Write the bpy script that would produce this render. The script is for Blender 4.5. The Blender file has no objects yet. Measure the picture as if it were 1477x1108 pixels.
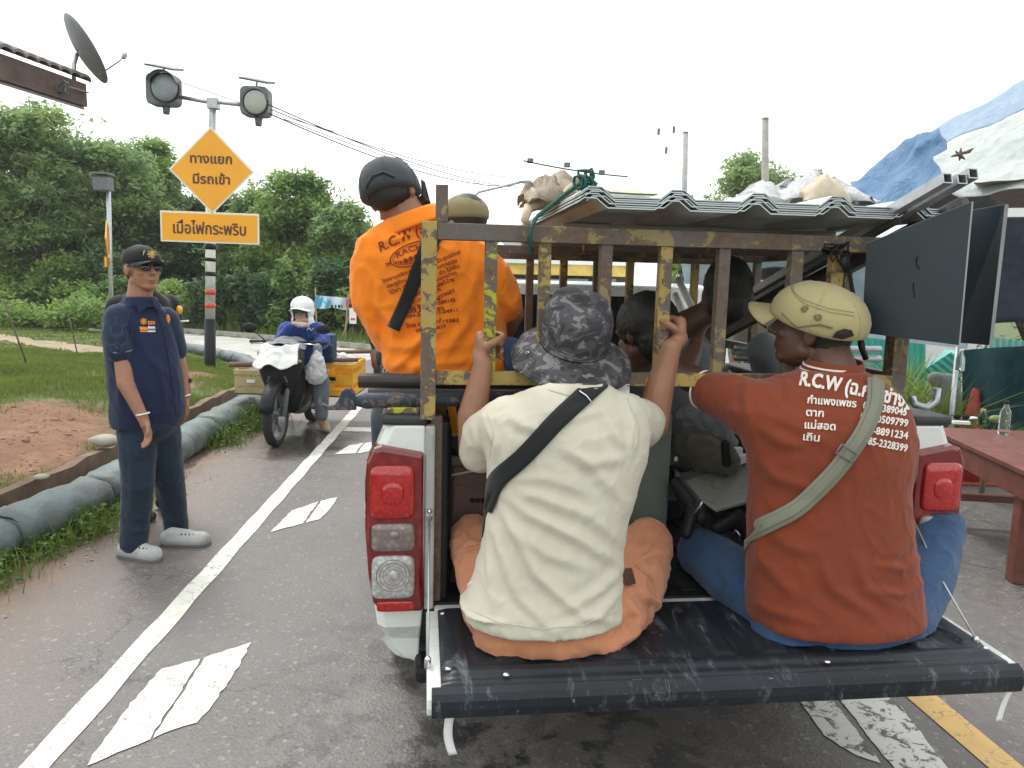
import bpy, math, random
import numpy as np
from mathutils import Vector, Matrix, Quaternion, noise
from mathutils.bvhtree import BVHTree
random.seed(7); rng = np.random.default_rng(7)
S = bpy.context.scene; C = S.collection
PI = math.pi
# ---------------------------------------------------------------- camera
H = 1.60; F = 1067.0; CX, CY = 738.5, 554.0
PITCH, ROLL = math.radians(7.9), math.radians(1.4)
fv = np.array([0, math.cos(PITCH), -math.sin(PITCH)])
_r0 = np.array([1., 0, 0]); _u0 = np.cross(_r0, fv)
rv = math.cos(ROLL)*_r0 + math.sin(ROLL)*_u0
uv = -math.sin(ROLL)*_r0 + math.cos(ROLL)*_u0
cd = bpy.data.cameras.new('camera'); cam = bpy.data.objects.new('camera', cd); C.objects.link(cam)
cam.matrix_world = Matrix(((rv[0], uv[0], -fv[0], 0), (rv[1], uv[1], -fv[1], 0), (rv[2], uv[2], -fv[2], H), (0, 0, 0, 1)))
cd.sensor_fit = 'HORIZONTAL'; cd.sensor_width = 36.0; cd.lens = 36.0*F/1477.0
cd.clip_start = 0.05; cd.clip_end = 2000
S.camera = cam
# ---------------------------------------------------------------- sky and light (bright overcast)
W_ = bpy.data.worlds.new('World'); S.world = W_; W_.use_nodes = True
nt = W_.node_tree; nt.nodes.clear()
sky = nt.nodes.new('ShaderNodeTexSky'); sky.sky_type = 'NISHITA'; sky.sun_disc = False
sky.sun_elevation = math.radians(58); sky.sun_rotation = math.radians(-35); sky.dust_density = 4; sky.air_density = 1.2
b1 = nt.nodes.new('ShaderNodeBackground'); b1.inputs[1].default_value = 0.06
b2 = nt.nodes.new('ShaderNodeBackground'); b2.inputs[0].default_value = (0.97, 1.0, 0.985, 1); b2.inputs[1].default_value = 0.98
ad = nt.nodes.new('ShaderNodeAddShader'); wo = nt.nodes.new('ShaderNodeOutputWorld')
hs = nt.nodes.new('ShaderNodeHueSaturation'); hs.inputs['Saturation'].default_value = 0.25
nt.links.new(sky.outputs[0], hs.inputs['Color']); nt.links.new(hs.outputs[0], b1.inputs[0])
nt.links.new(b1.outputs[0], ad.inputs[0]); nt.links.new(b2.outputs[0], ad.inputs[1]); nt.links.new(ad.outputs[0], wo.inputs[0])
sd = bpy.data.lights.new('sun', 'SUN'); sd.energy = 1.5; sd.angle = math.radians(12); sd.color = (1, 0.97, 0.92)
sun = bpy.data.objects.new('sun', sd); C.objects.link(sun)
_e, _a = math.radians(58), math.radians(-35)
sdir = Vector((math.sin(_a)*math.cos(_e), math.cos(_a)*math.cos(_e), math.sin(_e)))
sun.rotation_euler = sdir.to_track_quat('Z', 'Y').to_euler(); sun.location = sdir*60
S.view_settings.view_transform = 'Standard'; S.view_settings.look = 'None'
S.view_settings.gamma = 1; S.view_settings.use_curve_mapping = False
S.view_settings.exposure = 0.40
S.cycles.max_bounces = 6; S.cycles.volume_bounces = 0; S.cycles.transparent_max_bounces = 8
# ---------------------------------------------------------------- measuring helpers: a sight line met with a plane of the place
O3 = np.array([0, 0, H])
def ray(px, py): return fv + rv*(px-CX)/F - uv*(py-CY)/F
def W(px, py, Y):
    d = ray(px, py); return O3 + d*(Y/d[1])
def G(px, py, z=0.0):
    d = ray(px, py); return O3 + d*((z-H)/d[2])
def proj(p):
    q = np.asarray(p) - O3; w = q@fv
    return CX + F*(q@rv)/w, CY - F*(q@uv)/w
TA = math.radians(7); ca, sa = math.cos(TA), math.sin(TA); OX, OY = 0.508, 2.283   # pickup: rear centre on the ground, heading
def T(x, y, z): return np.array([OX+x*ca-y*sa, OY+x*sa+y*ca, z])
def K(px, py, yl):
    d = ray(px, py); n = np.array([-sa, ca, 0]); p0 = T(0, yl, 0)
    return O3 + d*(((p0-O3)@n)/(d@n))
TX = np.array([ca, sa, 0]); TY = np.array([-sa, ca, 0]); TZ = np.array([0, 0, 1.])
# ---------------------------------------------------------------- mesh helpers
def nrm(v): v = np.asarray(v, float); return v/(np.linalg.norm(v)+1e-12)
class MB:
    def __init__(s): s.V = []; s.F = []
    def add(s, V, Fc):
        o = len(s.V); s.V.extend([tuple(v) for v in V]); s.F.extend([tuple(i+o for i in f) for f in Fc]); return s
    def box(s, c, d, R=None):
        c = np.asarray(c, float); R = np.eye(3) if R is None else R
        V = [c + R@(np.array([x, y, z])*np.asarray(d)/2) for x in (-1, 1) for y in (-1, 1) for z in (-1, 1)]
        return s.add(V, [(0, 1, 3, 2), (4, 6, 7, 5), (0, 4, 5, 1), (2, 3, 7, 6), (0, 2, 6, 4), (1, 5, 7, 3)])
    def bar(s, a, b, w, h, up=(0, 0, 1)):
        a = np.asarray(a, float); b = np.asarray(b, float); d = nrm(b-a); x = nrm(np.cross(d, up)); z = np.cross(x, d)
        V = [p + x*i*w/2 + z*j*h/2 for p in (a, b) for i, j in ((-1, -1), (1, -1), (1, 1), (-1, 1))]
        return s.add(V, [(3, 2, 1, 0), (4, 5, 6, 7), (0, 1, 5, 4), (1, 2, 6, 5), (2, 3, 7, 6), (3, 0, 4, 7)])
    def ell(s, c, r, R=None, n=14):
        c = np.asarray(c, float); R = np.eye(3) if R is None else R; m = n//2; V = [c + R@np.array([0, 0, r[2]])]; Fc = []
        for i in range(1, m):
            t = PI*i/m
            for j in range(n):
                a = 2*PI*j/n; V.append(c + R@np.array([r[0]*math.sin(t)*math.cos(a), r[1]*math.sin(t)*math.sin(a), r[2]*math.cos(t)]))
        V.append(c - R@np.array([0, 0, r[2]])); L = len(V)-1
        for j in range(n): Fc.append((0, 1+j, 1+(j+1) % n)); Fc.append((L, L-n+(j+1) % n, L-n+j))
        for i in range(m-2):
            for j in range(n):
                a = 1+i*n+j; b = 1+i*n+(j+1) % n; Fc.append((a, a+n, b+n, b))
        return s.add(V, Fc)
    def loft(s, rings, caps=True, closed=True):
        n = len(rings[0]); V = [p for r in rings for p in r]; Fc = []
        for i in range(len(rings)-1):
            for j in range(n if closed else n-1):
                a = i*n+j; b = i*n+(j+1) % n; Fc.append((a, b, b+n, a+n))
        if caps: Fc.append(tuple(range(n-1, -1, -1))); Fc.append(tuple(range((len(rings)-1)*n, len(rings)*n)))
        return s.add(V, Fc)
    def cap(s, a, b, ra, rb=None, n=12):
        rb = ra if rb is None else rb; a = np.asarray(a, float); b = np.asarray(b, float); d = nrm(b-a)
        x = nrm(np.cross(d, (0, 0, 1) if abs(d[2]) < .9 else (1, 0, 0))); y = np.cross(d, x)
        R = []
        for t in (80, 50, 20): R.append((a - d*ra*math.sin(math.radians(t)), ra*math.cos(math.radians(t))))
        R += [(a, ra), (b, rb)]
        for t in (20, 50, 80): R.append((b + d*rb*math.sin(math.radians(t)), rb*math.cos(math.radians(t))))
        return s.loft([[c + (x*math.cos(2*PI*j/n) + y*math.sin(2*PI*j/n))*r for j in range(n)] for c, r in R])
    def tube(s, P, r, n=8, caps=True, flat=None):
        P = [np.asarray(p, float) for p in P]; rr = r if hasattr(r, '__len__') else [r]*len(P); rings = []; x = None
        for i, p in enumerate(P):
            d = nrm(P[min(i+1, len(P)-1)] - P[max(i-1, 0)])
            x = nrm(np.cross(d, (0, 0, 1) if abs(d[2]) < .9 else (1, 0, 0))) if x is None else nrm(x - d*(x@d))
            y = np.cross(d, x)
            rings.append([p + (x*math.cos(2*PI*j/n) + y*math.sin(2*PI*j/n)*(flat or 1))*rr[i] for j in range(n)])
        return s.loft(rings, caps)
    def chain(s, P, r, n=12):
        for i in range(len(P)-1): s.cap(P[i], P[i+1], r[i], r[i+1], n)
        return s
    def eloft(s, secs, n=28, p=2.3):
        rings = []
        for c, u, v in secs:
            c, u, v = map(lambda q: np.asarray(q, float), (c, u, v)); R = []
            for j in range(n):
                a = 2*PI*j/n; cs, sn = math.cos(a), math.sin(a)
                R.append(c + u*math.copysign(abs(cs)**(2/p), cs) + v*math.copysign(abs(sn)**(2/p), sn))
            rings.append(R)
        return s.loft(rings)
    def prism(s, poly, vec):
        n = len(poly); vec = np.asarray(vec, float); V = [np.asarray(p, float) for p in poly] + [np.asarray(p, float)+vec for p in poly]
        return s.add(V, [tuple(range(n-1, -1, -1)), tuple(range(n, 2*n))] + [(i, (i+1) % n, n+(i+1) % n, n+i) for i in range(n)])
    def grid(s, fn, nu, nv):
        V = [fn(i/nu, j/nv) for j in range(nv+1) for i in range(nu+1)]
        return s.add(V, [(j*(nu+1)+i, j*(nu+1)+i+1, (j+1)*(nu+1)+i+1, (j+1)*(nu+1)+i) for j in range(nv) for i in range(nu)])
    def disc(s, c, nv, r, t, n=24):
        nv = nrm(nv); return s.tubeflat(c, nv, r, t, n)
    def tubeflat(s, c, nv, r, t, n=24):
        x = nrm(np.cross(nv, (0, 0, 1) if abs(nv[2]) < .9 else (1, 0, 0))); y = np.cross(nv, x); c = np.asarray(c, float)
        return s.loft([[c + nv*k + (x*math.cos(2*PI*j/n) + y*math.sin(2*PI*j/n))*r for j in range(n)] for k in (-t/2, t/2)])
MWI = {}
def _local(parent, V):
    if parent is None: return V
    M = MWI.get(parent.name)
    if M is None: return V
    R, t = M; return (np.asarray(V) - t) @ R
def link(name, me, mat, parent=None, smooth=True, bevel=0, solid=0, kind=None):
    o = bpy.data.objects.new(name, me); C.objects.link(o)
    if mat is not None: me.materials.append(mat)
    if parent is not None:
        o.parent = parent
        if parent.name in MWI: MWI[o.name] = MWI[parent.name]
    if smooth and len(me.polygons):
        me.polygons.foreach_set('use_smooth', [True]*len(me.polygons))
    if bevel:
        b = o.modifiers.new('b', 'BEVEL'); b.width = bevel; b.segments = 2; b.limit_method = 'ANGLE'; b.angle_limit = math.radians(40)
    if solid:
        b = o.modifiers.new('s', 'SOLIDIFY'); b.thickness = solid; b.offset = 0
    if kind: o['kind'] = kind
    return o
def obj(name, mb, mat, parent=None, smooth=False, **k):
    me = bpy.data.meshes.new(name); V = _local(parent, np.array(mb.V, float))
    me.from_pydata([tuple(v) for v in V], [], mb.F); me.validate(); me.update()
    import bmesh
    bm = bmesh.new(); bm.from_mesh(me); bmesh.ops.recalc_face_normals(bm, faces=bm.faces); bm.to_mesh(me); bm.free()
    return link(name, me, mat, parent, smooth, **k)
def tag(o, label, cat, group=None):
    o['label'] = label; o['category'] = cat
    if group: o['group'] = group
    return o
def thing(name, label, cat, loc=(0, 0, 0), rotz=0, group=None):
    o = bpy.data.objects.new(name, None); C.objects.link(o); o.location = loc; o.rotation_euler = (0, 0, rotz); o.empty_display_size = .1
    c, s = math.cos(rotz), math.sin(rotz); MWI[o.name] = (np.array([[c, -s, 0], [s, c, 0], [0, 0, 1]]), np.asarray(loc, float))
    return tag(o, label, cat, group)
def struct(name, mb, mat, **k): return obj(name, mb, mat, kind='structure', **k)
def fastmesh(name, V, Q):
    me = bpy.data.meshes.new(name); V = np.asarray(V, np.float32); Q = np.asarray(Q, np.int32); k = Q.shape[1]
    me.vertices.add(len(V)); me.vertices.foreach_set('co', V.ravel()); me.loops.add(Q.size); me.loops.foreach_set('vertex_index', Q.ravel())
    me.polygons.add(len(Q)); me.polygons.foreach_set('loop_start', np.arange(0, Q.size, k, dtype=np.int32)); me.update(calc_edges=True); return me
_tc = [0]
def blob(mb, vox=.008, smooth=6, disp=None, thick=None):
    """union of overlapping closed shapes into one continuous skin -> (verts, faces)"""
    me = bpy.data.meshes.new('tmp'); me.from_pydata(mb.V, [], mb.F); me.update()
    o = bpy.data.objects.new('tmp', me); C.objects.link(o)
    m = o.modifiers.new('r', 'REMESH'); m.mode = 'VOXEL'; m.voxel_size = vox; m.adaptivity = 0
    if smooth:
        m = o.modifiers.new('s', 'SMOOTH'); m.factor = .5; m.iterations = smooth
    dg = bpy.context.evaluated_depsgraph_get(); dg.update(); e = bpy.data.meshes.new_from_object(o.evaluated_get(dg))
    bpy.data.objects.remove(o); bpy.data.meshes.remove(me)
    n = len(e.vertices); V = np.empty(n*3); e.vertices.foreach_get('co', V); V = V.reshape(-1, 3)
    N = np.empty(n*3); e.vertices.foreach_get('normal', N); N = N.reshape(-1, 3)
    Fc = [tuple(p.vertices) for p in e.polygons]; bpy.data.meshes.remove(e)
    if disp is not None: V = V + N*disp(V, N)[:, None]
    return V, Fc
def skinobj(name, VF, mat, parent):
    mb = MB(); mb.V = [tuple(v) for v in VF[0]]; mb.F = VF[1]
    me = bpy.data.meshes.new(name); me.from_pydata([tuple(v) for v in _local(parent, np.array(mb.V))], [], mb.F); me.update()
    return link(name, me, mat, parent, True)
def bvh(*VFs):
    V = []; Fc = []
    for v, f in VFs:
        o = len(V); V.extend([tuple(p) for p in v]); Fc.extend([tuple(i+o for i in q) for q in f])
    return BVHTree.FromPolygons(V, Fc)
def projv(V):
    q = V - O3; w = q@fv; return np.stack([CX + F*(q@rv)/w, CY - F*(q@uv)/w], 1)
def segd(P, a, b):
    a = np.asarray(a, float); b = np.asarray(b, float); ab = b-a; t = np.clip(((P-a)@ab)/(ab@ab+1e-9), 0, 1)
    d = P - (a + t[:, None]*ab); s = np.sign(ab[0]*d[:, 1]-ab[1]*d[:, 0]); return np.hypot(d[:, 0], d[:, 1]), t, s
def folds(lst, base=0.002, sc=9, stretch=(1, 1, .5), crk=.0035):
    """cloth folds: creases laid along lines over the back of a garment, fading at their ends, plus fine rumpling"""
    def f(V, N):
        P = projv(V); D = np.zeros(len(V)); facing = np.clip(-(N@fv)*2, 0, 1)
        for pts, amp, w in lst:
            w = w*.8; amp = amp*1.6; best = np.full(len(V), 1e9); sg = np.zeros(len(V)); par = np.zeros(len(V)); m = len(pts)-1
            for i in range(m):
                d, t, s_ = segd(P, pts[i], pts[i+1]); k = d < best; best[k] = d[k]; sg[k] = s_[k]; par[k] = (i+t[k])/m
            fade = np.clip(np.sin(np.clip(par, 0.02, .98)*PI), 0, 1)**.6
            x = best*sg/w
            D += amp*facing*fade*(np.exp(-x*x*1.6) - .55*np.exp(-((x-1.5)**2)*1.3))
        st = Vector(stretch)
        nz = np.array([noise.noise(Vector((v[0]*st[0]*sc, v[1]*st[1]*sc, v[2]*st[2]*sc))) + .5*noise.noise(Vector((v[0]*sc*2.3+5, v[1]*sc*2.3, v[2]*sc*2.3))) for v in V])
        rg_ = np.array([(1-abs(noise.noise(Vector((v[0]*13+v[2]*5, v[1]*13, v[2]*7-v[0]*4)))))**6 + .6*(1-abs(noise.noise(Vector((v[0]*24-v[2]*9+3, v[1]*24, v[2]*15+v[0]*7)))))**7 for v in V])
        return D + nz*base + rg_*crk
    return f
def drape(px, py, tree, off=.002, tries=((0, 0),)):
    d = Vector(ray(px, py)).normalized(); h = tree.ray_cast(Vector(O3), d)
    k_ = 0
    while h[0] is None and k_ < 12:
        k_ += 1; h = tree.ray_cast(Vector(O3), Vector(ray(px, py+4*k_)).normalized())
    if h[0] is None:
        q = tree.find_nearest(Vector(O3) + d*2.1); return np.array(q[0]) + np.array(q[1])*off
    n = h[1]
    if n.dot(d) > 0: n = -n
    return np.array(h[0]) + np.array(n)*off*.4 - np.array(d)*off*.8
def textmesh(body):
    c = bpy.data.curves.new('t', 'FONT'); c.body = body; c.resolution_u = 2; o = bpy.data.objects.new('t', c); C.objects.link(o)
    dg = bpy.context.evaluated_depsgraph_get(); dg.update(); m = bpy.data.meshes.new_from_object(o.evaluated_get(dg))
    V = [tuple(v.co)[:2] for v in m.vertices]; Fc = [tuple(p.vertices) for p in m.polygons]
    bpy.data.objects.remove(o); bpy.data.curves.remove(c); bpy.data.meshes.remove(m); return np.array(V), Fc
def print_on(name, body, p0, p1, h, tree, mat, parent, bow=0, bold=0, off=.003):
    """lettering laid on a curved surface; p0-p1 is the baseline, h the letter height, bow lifts its middle"""
    V, Fc = textmesh(body); x0, x1 = V[:, 0].min(), V[:, 0].max(); p0 = np.array(p0, float); p1 = np.array(p1, float); d = p1-p0; L = np.hypot(*d); d /= L; up = np.array([d[1], -d[0]])
    mb = MB(); out = []
    passes = [(0, 0)] if not bold else [(0, 0), (bold, 0), (0, bold), (bold, bold)]
    for bx, by in passes:
        o = len(out)
        for x, y in V:
            t = (x-x0)/(x1-x0); q = p0 + d*(t*L+bx) + up*(y/.70*h + by + bow*4*t*(1-t))
            out.append(drape(q[0], q[1], tree, off))
        mb.F += [tuple(i+o for i in f) for f in Fc]
    mb.V = [tuple(v) for v in out]
    return obj(name, mb, mat, parent)
def flat_text(name, body, origin, xd, zd, width, h, mat, parent, bold=0.0, depth=.0015):
    V, Fc = textmesh(body); x0, x1 = V[:, 0].min(), V[:, 0].max(); origin = np.asarray(origin, float); xd = nrm(xd); zd = nrm(zd); n = nrm(np.cross(xd, zd)); mb = MB()
    for k, (bx, by) in enumerate([(0, 0)] if not bold else [(0, 0), (bold, 0), (-bold, 0), (0, bold), (0, -bold)]):
        o = len(mb.V)
        mb.V += [tuple(origin + xd*((x-(x0+x1)/2)/(x1-x0)*width+bx) + zd*(y/.7*h+by) + n*(depth+k*.0002)) for x, y in V]; mb.F += [tuple(i+o for i in f) for f in Fc]
    return obj(name, mb, mat, parent)
def strap(name, pts, w, tree, mat, parent, off=.006, th=.004, n=40, m=5):
    """a webbing band lying on the body along a line; w = its width along the line, in sight units"""
    pts = [np.array(p, float) for p in pts]; seg = [0]
    for a, b in zip(pts, pts[1:]): seg.append(seg[-1]+np.hypot(*(b-a)))
    def at(s):
        for i in range(len(pts)-1):
            if s <= seg[i+1]+1e-6:
                t = (s-seg[i])/(seg[i+1]-seg[i]); return pts[i]*(1-t)+pts[i+1]*t
        return pts[-1]
    L = seg[-1]; rows = []
    # smooth centreline
    cen = [at(L*i/n) for i in range(n+1)]
    for _ in range(6): cen = [cen[0]] + [(cen[i-1]+2*cen[i]+cen[i+1])/4 for i in range(1, n)] + [cen[-1]]
    for i in range(n+1):
        d = cen[min(i+1, n)]-cen[max(i-1, 0)]; d /= np.hypot(*d); pr = np.array([-d[1], d[0]])
        ww = w if not hasattr(w, '__len__') else w[0]+(w[1]-w[0])*i/n
        rows.append([drape(*(cen[i]+pr*ww*(j/(m-1)-.5)), tree, off) for j in range(m)])
    R = np.array(rows)
    for _ in range(5): R[1:-1] = (R[:-2]+2*R[1:-1]+R[2:])/4
    fl = R.reshape(-1, 3); mb = MB(); mb.V = [tuple(v) for v in fl]
    mb.F = [(i*m+j, i*m+j+1, (i+1)*m+j+1, (i+1)*m+j) for i in range(n) for j in range(m-1)]
    return obj(name, mb, mat, parent, smooth=True, solid=th)
# ---------------------------------------------------------------- materials
def newmat(name):
    m = bpy.data.materials.new(name); m.use_nodes = True; return m, m.node_tree, m.node_tree.nodes['Principled BSDF']
def _n(nt, t, **kw):
    n = nt.nodes.new(t)
    for k, v in kw.items():
        if k in n.inputs: n.inputs[k].default_value = v
        else: setattr(n, k, v)
    return n
def col(c): return (c[0], c[1], c[2], 1)
def ramp(nt, src, stops, interp='LINEAR'):
    r = nt.nodes.new('ShaderNodeValToRGB'); r.color_ramp.interpolation = interp; e = r.color_ramp.elements
    while len(e) < len(stops): e.new(.5)
    for i, (p, c) in enumerate(stops): e[i].position = p; e[i].color = col(c) if hasattr(c, '__len__') else (c, c, c, 1)
    nt.links.new(src, r.inputs[0]); return r.outputs[0]
def coords(nt, world=False):
    return nt.nodes.new('ShaderNodeNewGeometry').outputs['Position'] if world else nt.nodes.new('ShaderNodeTexCoord').outputs['Object']
def noi(nt, src, scale, detail=4, rough=.55, dist=0, vec=None):
    n = _n(nt, 'ShaderNodeTexNoise', Scale=scale, Detail=detail, Roughness=rough, Distortion=dist)
    if vec is not None:
        mp = _n(nt, 'ShaderNodeMapping'); mp.inputs['Scale'].default_value = vec; nt.links.new(src, mp.inputs[0]); src = mp.outputs[0]
    nt.links.new(src, n.inputs['Vector']); return n.outputs['Fac']
def mixc(nt, f, a, b):
    m = nt.nodes.new('ShaderNodeMix'); m.data_type = 'RGBA'
    for s, v in ((0, f), (6, a), (7, b)):
        if hasattr(v, 'links') or isinstance(v, bpy.types.NodeSocket): nt.links.new(v, m.inputs[s])
        elif hasattr(v, '__len__'): m.inputs[s].default_value = col(v)
        else: m.inputs[s].default_value = v
    return m.outputs[2]
def math_(nt, op, a, b=0.0, clamp=False):
    m = nt.nodes.new('ShaderNodeMath'); m.operation = op; m.use_clamp = clamp
    for i, v in enumerate((a, b)):
        if isinstance(v, bpy.types.NodeSocket): nt.links.new(v, m.inputs[i])
        else: m.inputs[i].default_value = v
    return m.outputs[0]
def bump(nt, bs, h, strength=.3, dist=.01, prev=None):
    b = _n(nt, 'ShaderNodeBump', Strength=strength, Distance=dist); nt.links.new(h, b.inputs['Height'])
    if prev is not None: nt.links.new(prev, b.inputs['Normal'])
    nt.links.new(b.outputs[0], bs.inputs['Normal']); return b.outputs[0]
def plain(name, c, rough=.6, metal=0, var=.18, vs=6, bs=0, bstr=.25, dirt=0, dirtc=(.12, .09, .06), sheen=0, spec=.5, ds=5, coat=0):
    m, nt, b = newmat(name); co = coords(nt)
    f = noi(nt, co, vs, 5); c0 = [x*(1-var) for x in c]; c1 = [min(1, x*(1+var)) for x in c]
    o = mixc(nt, ramp(nt, f, [(.3, 0.), (.7, 1.)]), c0, c1)
    if dirt:
        d = noi(nt, co, ds, 8, .7, .4); o = mixc(nt, ramp(nt, d, [(.62-dirt*.3, 0.), (.8-dirt*.2, .9)]), o, dirtc)
    nt.links.new(o, b.inputs['Base Color']); b.inputs['Roughness'].default_value = rough; b.inputs['Metallic'].default_value = metal
    b.inputs['Specular IOR Level'].default_value = spec; b.inputs['Coat Weight'].default_value = coat
    rr = noi(nt, co, vs*2.3, 4); nt.links.new(ramp(nt, rr, [(.3, max(0, rough-.1)), (.7, min(1, rough+.1))]), b.inputs['Roughness'])
    if sheen: b.inputs['Sheen Weight'].default_value = sheen
    if bs: bump(nt, b, noi(nt, co, bs, 3), bstr, .003)
    return m
def cloth(name, c, weave=520, var=.1, rough=.88, dirt=0, dirtc=(.1, .08, .06), bstr=.35):
    m, nt, b = newmat(name); co = coords(nt); f = noi(nt, co, 5, 6, .6)
    o = mixc(nt, ramp(nt, f, [(.3, 0.), (.7, 1.)]), [x*(1-var) for x in c], [min(1, x*(1+var)) for x in c])
    w = noi(nt, co, weave, 2, .6); o = mixc(nt, ramp(nt, w, [(.3, .0), (.7, .22)]), o, [x*.75 for x in c])
    if dirt: o = mixc(nt, ramp(nt, noi(nt, co, 7, 8, .7, .5), [(.62-dirt*.25, 0.), (.82-dirt*.2, .7)]), o, dirtc)
    nt.links.new(o, b.inputs['Base Color']); b.inputs['Roughness'].default_value = rough; b.inputs['Specular IOR Level'].default_value = .2; b.inputs['Sheen Weight'].default_value = .15
    n1 = bump(nt, b, noi(nt, co, 22, 5, .6), bstr, .006); bump(nt, b, w, .25, .001, n1); return m
def skin(name, c):
    m, nt, b = newmat(name); co = coords(nt)
    o = mixc(nt, ramp(nt, noi(nt, co, 14, 6, .6), [(.3, 0.), (.7, 1.)]), [x*.82 for x in c], [c[0]*1.15, c[1]*1.08, c[2]*1.05])
    nt.links.new(o, b.inputs['Base Color']); b.inputs['Roughness'].default_value = .5; b.inputs['Subsurface Weight'].default_value = .08
    b.inputs['Subsurface Radius'].default_value = (.01, .004, .002); bump(nt, b, noi(nt, co, 160, 4), .18, .002); return m
M = {}
def rustpaint(name, paint, rust=(.075, .05, .035), cover=.5, sc=22):
    m, nt, b = newmat(name); co = coords(nt, True)
    f = noi(nt, co, sc, 9, .72, .6); g = noi(nt, co, 3.5, 3, .5)
    s = math_(nt, 'ADD', f, math_(nt, 'MULTIPLY', math_(nt, 'SUBTRACT', g, .5), .5))
    k = ramp(nt, s, [(cover-.012, 0.), (cover+.012, 1.)])
    pc = mixc(nt, noi(nt, co, 9, 5), [x*.7 for x in paint], [x*1.15 for x in paint])
    rc = mixc(nt, ramp(nt, noi(nt, co, 60, 5, .7), [(.35, 0.), (.65, 1.)]), rust, (.17, .10, .06))
    # grime and grey scuffs
    rc = mixc(nt, ramp(nt, noi(nt, co, 6, 6, .65), [(.42, 0.), (.60, .8)]), rc, (.115, .11, .10))
    nt.links.new(mixc(nt, k, rc, pc), b.inputs['Base Color']); b.inputs['Roughness'].default_value = .62
    bump(nt, b, math_(nt, 'ADD', k, math_(nt, 'MULTIPLY', noi(nt, co, 130, 4), .5)), .5, .0015); return m
M['cage'] = rustpaint('yellow_paint_on_rust', (.40, .29, .08), cover=.505)
M['cage_old'] = rustpaint('worn_paint_on_rust', (.28, .22, .09), cover=.565, sc=16)
M['cage_lime'] = rustpaint('lime_paint', (.40, .40, .03), cover=.49)
M['cream'] = cloth('cream_jersey', (.56, .53, .43), var=.04, bstr=.3)
M['rust_shirt'] = cloth('rust_jersey', (.205, .044, .019), var=.07, bstr=.25)
M['orange'] = cloth('orange_shirt', (.95, .25, .018), var=.05, bstr=.2)
M['peach'] = cloth('peach_trousers', (.50, .215, .115), var=.12, dirt=.35, dirtc=(.27, .13, .07), bstr=.45)
M['jeans'] = cloth('blue_jeans', (.035, .075, .155), var=.25, weave=380)
M['darkjeans'] = cloth('dark_jeans', (.017, .030, .050), var=.35, weave=380)
M['navy'] = cloth('navy_vest', (.014, .022, .06), var=.1)
M['navy_sleeve'] = cloth('navy_sleeve', (.018, .030, .06), var=.1)
M['blue_jacket'] = cloth('blue_jacket', (.03, .06, .26), var=.15)
M['greycloth'] = cloth('grey_cloth', (.20, .21, .225), var=.1)
M['blackcloth'] = cloth('black_cloth', (.018, .018, .02), var=.15)
M['charcoal'] = cloth('charcoal_cap', (.052, .060, .068), var=.1)
M['khaki'] = cloth('khaki_cotton', (.43, .37, .19), var=.08)
M['khaki2'] = cloth('olive_cap_cloth', (.22, .19, .10), var=.1)
M['whitecloth'] = cloth('white_cotton', (.78, .78, .75), var=.05)
M['webbing'] = cloth('black_webbing', (.016, .017, .018), weave=900, bstr=.1)
M['sage_web'] = cloth('sage_webbing', (.21, .215, .16), weave=700, bstr=.1)
M['skin_tan'] = skin('tan_skin', (.33, .165, .098))
M['skin_brown'] = skin('brown_skin', (.30, .15, .088))
M['skin_dark'] = skin('dark_skin', (.115, .058, .038))
M['hair'] = plain('black_hair', (.012, .011, .010), .55, bs=220, bstr=.8, var=.3)
M['black'] = plain('black_plastic', (.010, .010, .011), .5, spec=.3, bs=60, bstr=.1)
M['blackrub'] = plain('black_rubber', (.02, .02, .02), .75, bs=90, bstr=.2, dirt=.2, dirtc=(.09, .075, .06))
M['white_car'] = plain('white_car_paint', (.72, .75, .72), .28, var=.03, dirt=.18, dirtc=(.42, .36, .26), coat=.6, ds=3)
M['grey_jamb'] = plain('grey_painted_steel', (.42, .43, .41), .45, var=.1, dirt=.3, dirtc=(.14, .12, .10))
M['chrome'] = plain('bright_metal', (.65, .65, .66), .25, 1, var=.1)
M['steel'] = plain('galvanised_steel', (.46, .48, .50), .42, .8, var=.15, vs=30, dirt=.12)
M['darksteel'] = plain('dark_steel_pipe', (.055, .048, .046), .5, .3, var=.35, vs=9, dirt=.3, dirtc=(.12, .085, .06), bs=50)
M['rubberblack_cap'] = plain('black_textured_cap', (.03, .03, .032), .5, bs=170, bstr=.9)
M['white_paint'] = plain('white_paint', (.75, .75, .72), .5, var=.05)
M['wood'] = plain('red_brown_wood', (.15, .042, .028), .5, var=.25, vs=9, dirt=.2, dirtc=(.10, .05, .035), bs=40)
M['concrete'] = plain('concrete', (.34, .33, .30), .85, var=.2, vs=4, dirt=.3, dirtc=(.16, .13, .10), bs=60)
M['bark'] = plain('bark', (.11, .085, .06), .9, var=.35, vs=12, bs=30, bstr=.8)
M['tan_crate'] = plain('tan_plastic', (.42, .33, .17), .5, dirt=.2)
M['yellow_crate'] = plain('yellow_plastic', (.80, .40, .02), .42, dirt=.15, dirtc=(.3, .15, .03))
M['brown_crate'] = plain('brown_plastic', (.13, .075, .065), .45, dirt=.2)
M['greenbox'] = plain('sage_sheet_metal', (.17, .20, .17), .4, var=.06, dirt=.1)
M['greyplate'] = plain('grey_plate', (.27, .27, .235), .32, var=.05, dirt=.1, spec=.6)
M['sign_yellow'] = plain('sign_amber', (.92, .40, .015), .38, var=.06, vs=2)
M['sign_white'] = plain('sign_border_white', (.8, .78, .66), .45, var=.05)
M['sign_ink'] = plain('sign_ink', (.11, .045, .02), .5, var=.1)
M['print_white'] = plain('white_print', (.75, .68, .62), .7, var=.12, vs=60)
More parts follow.
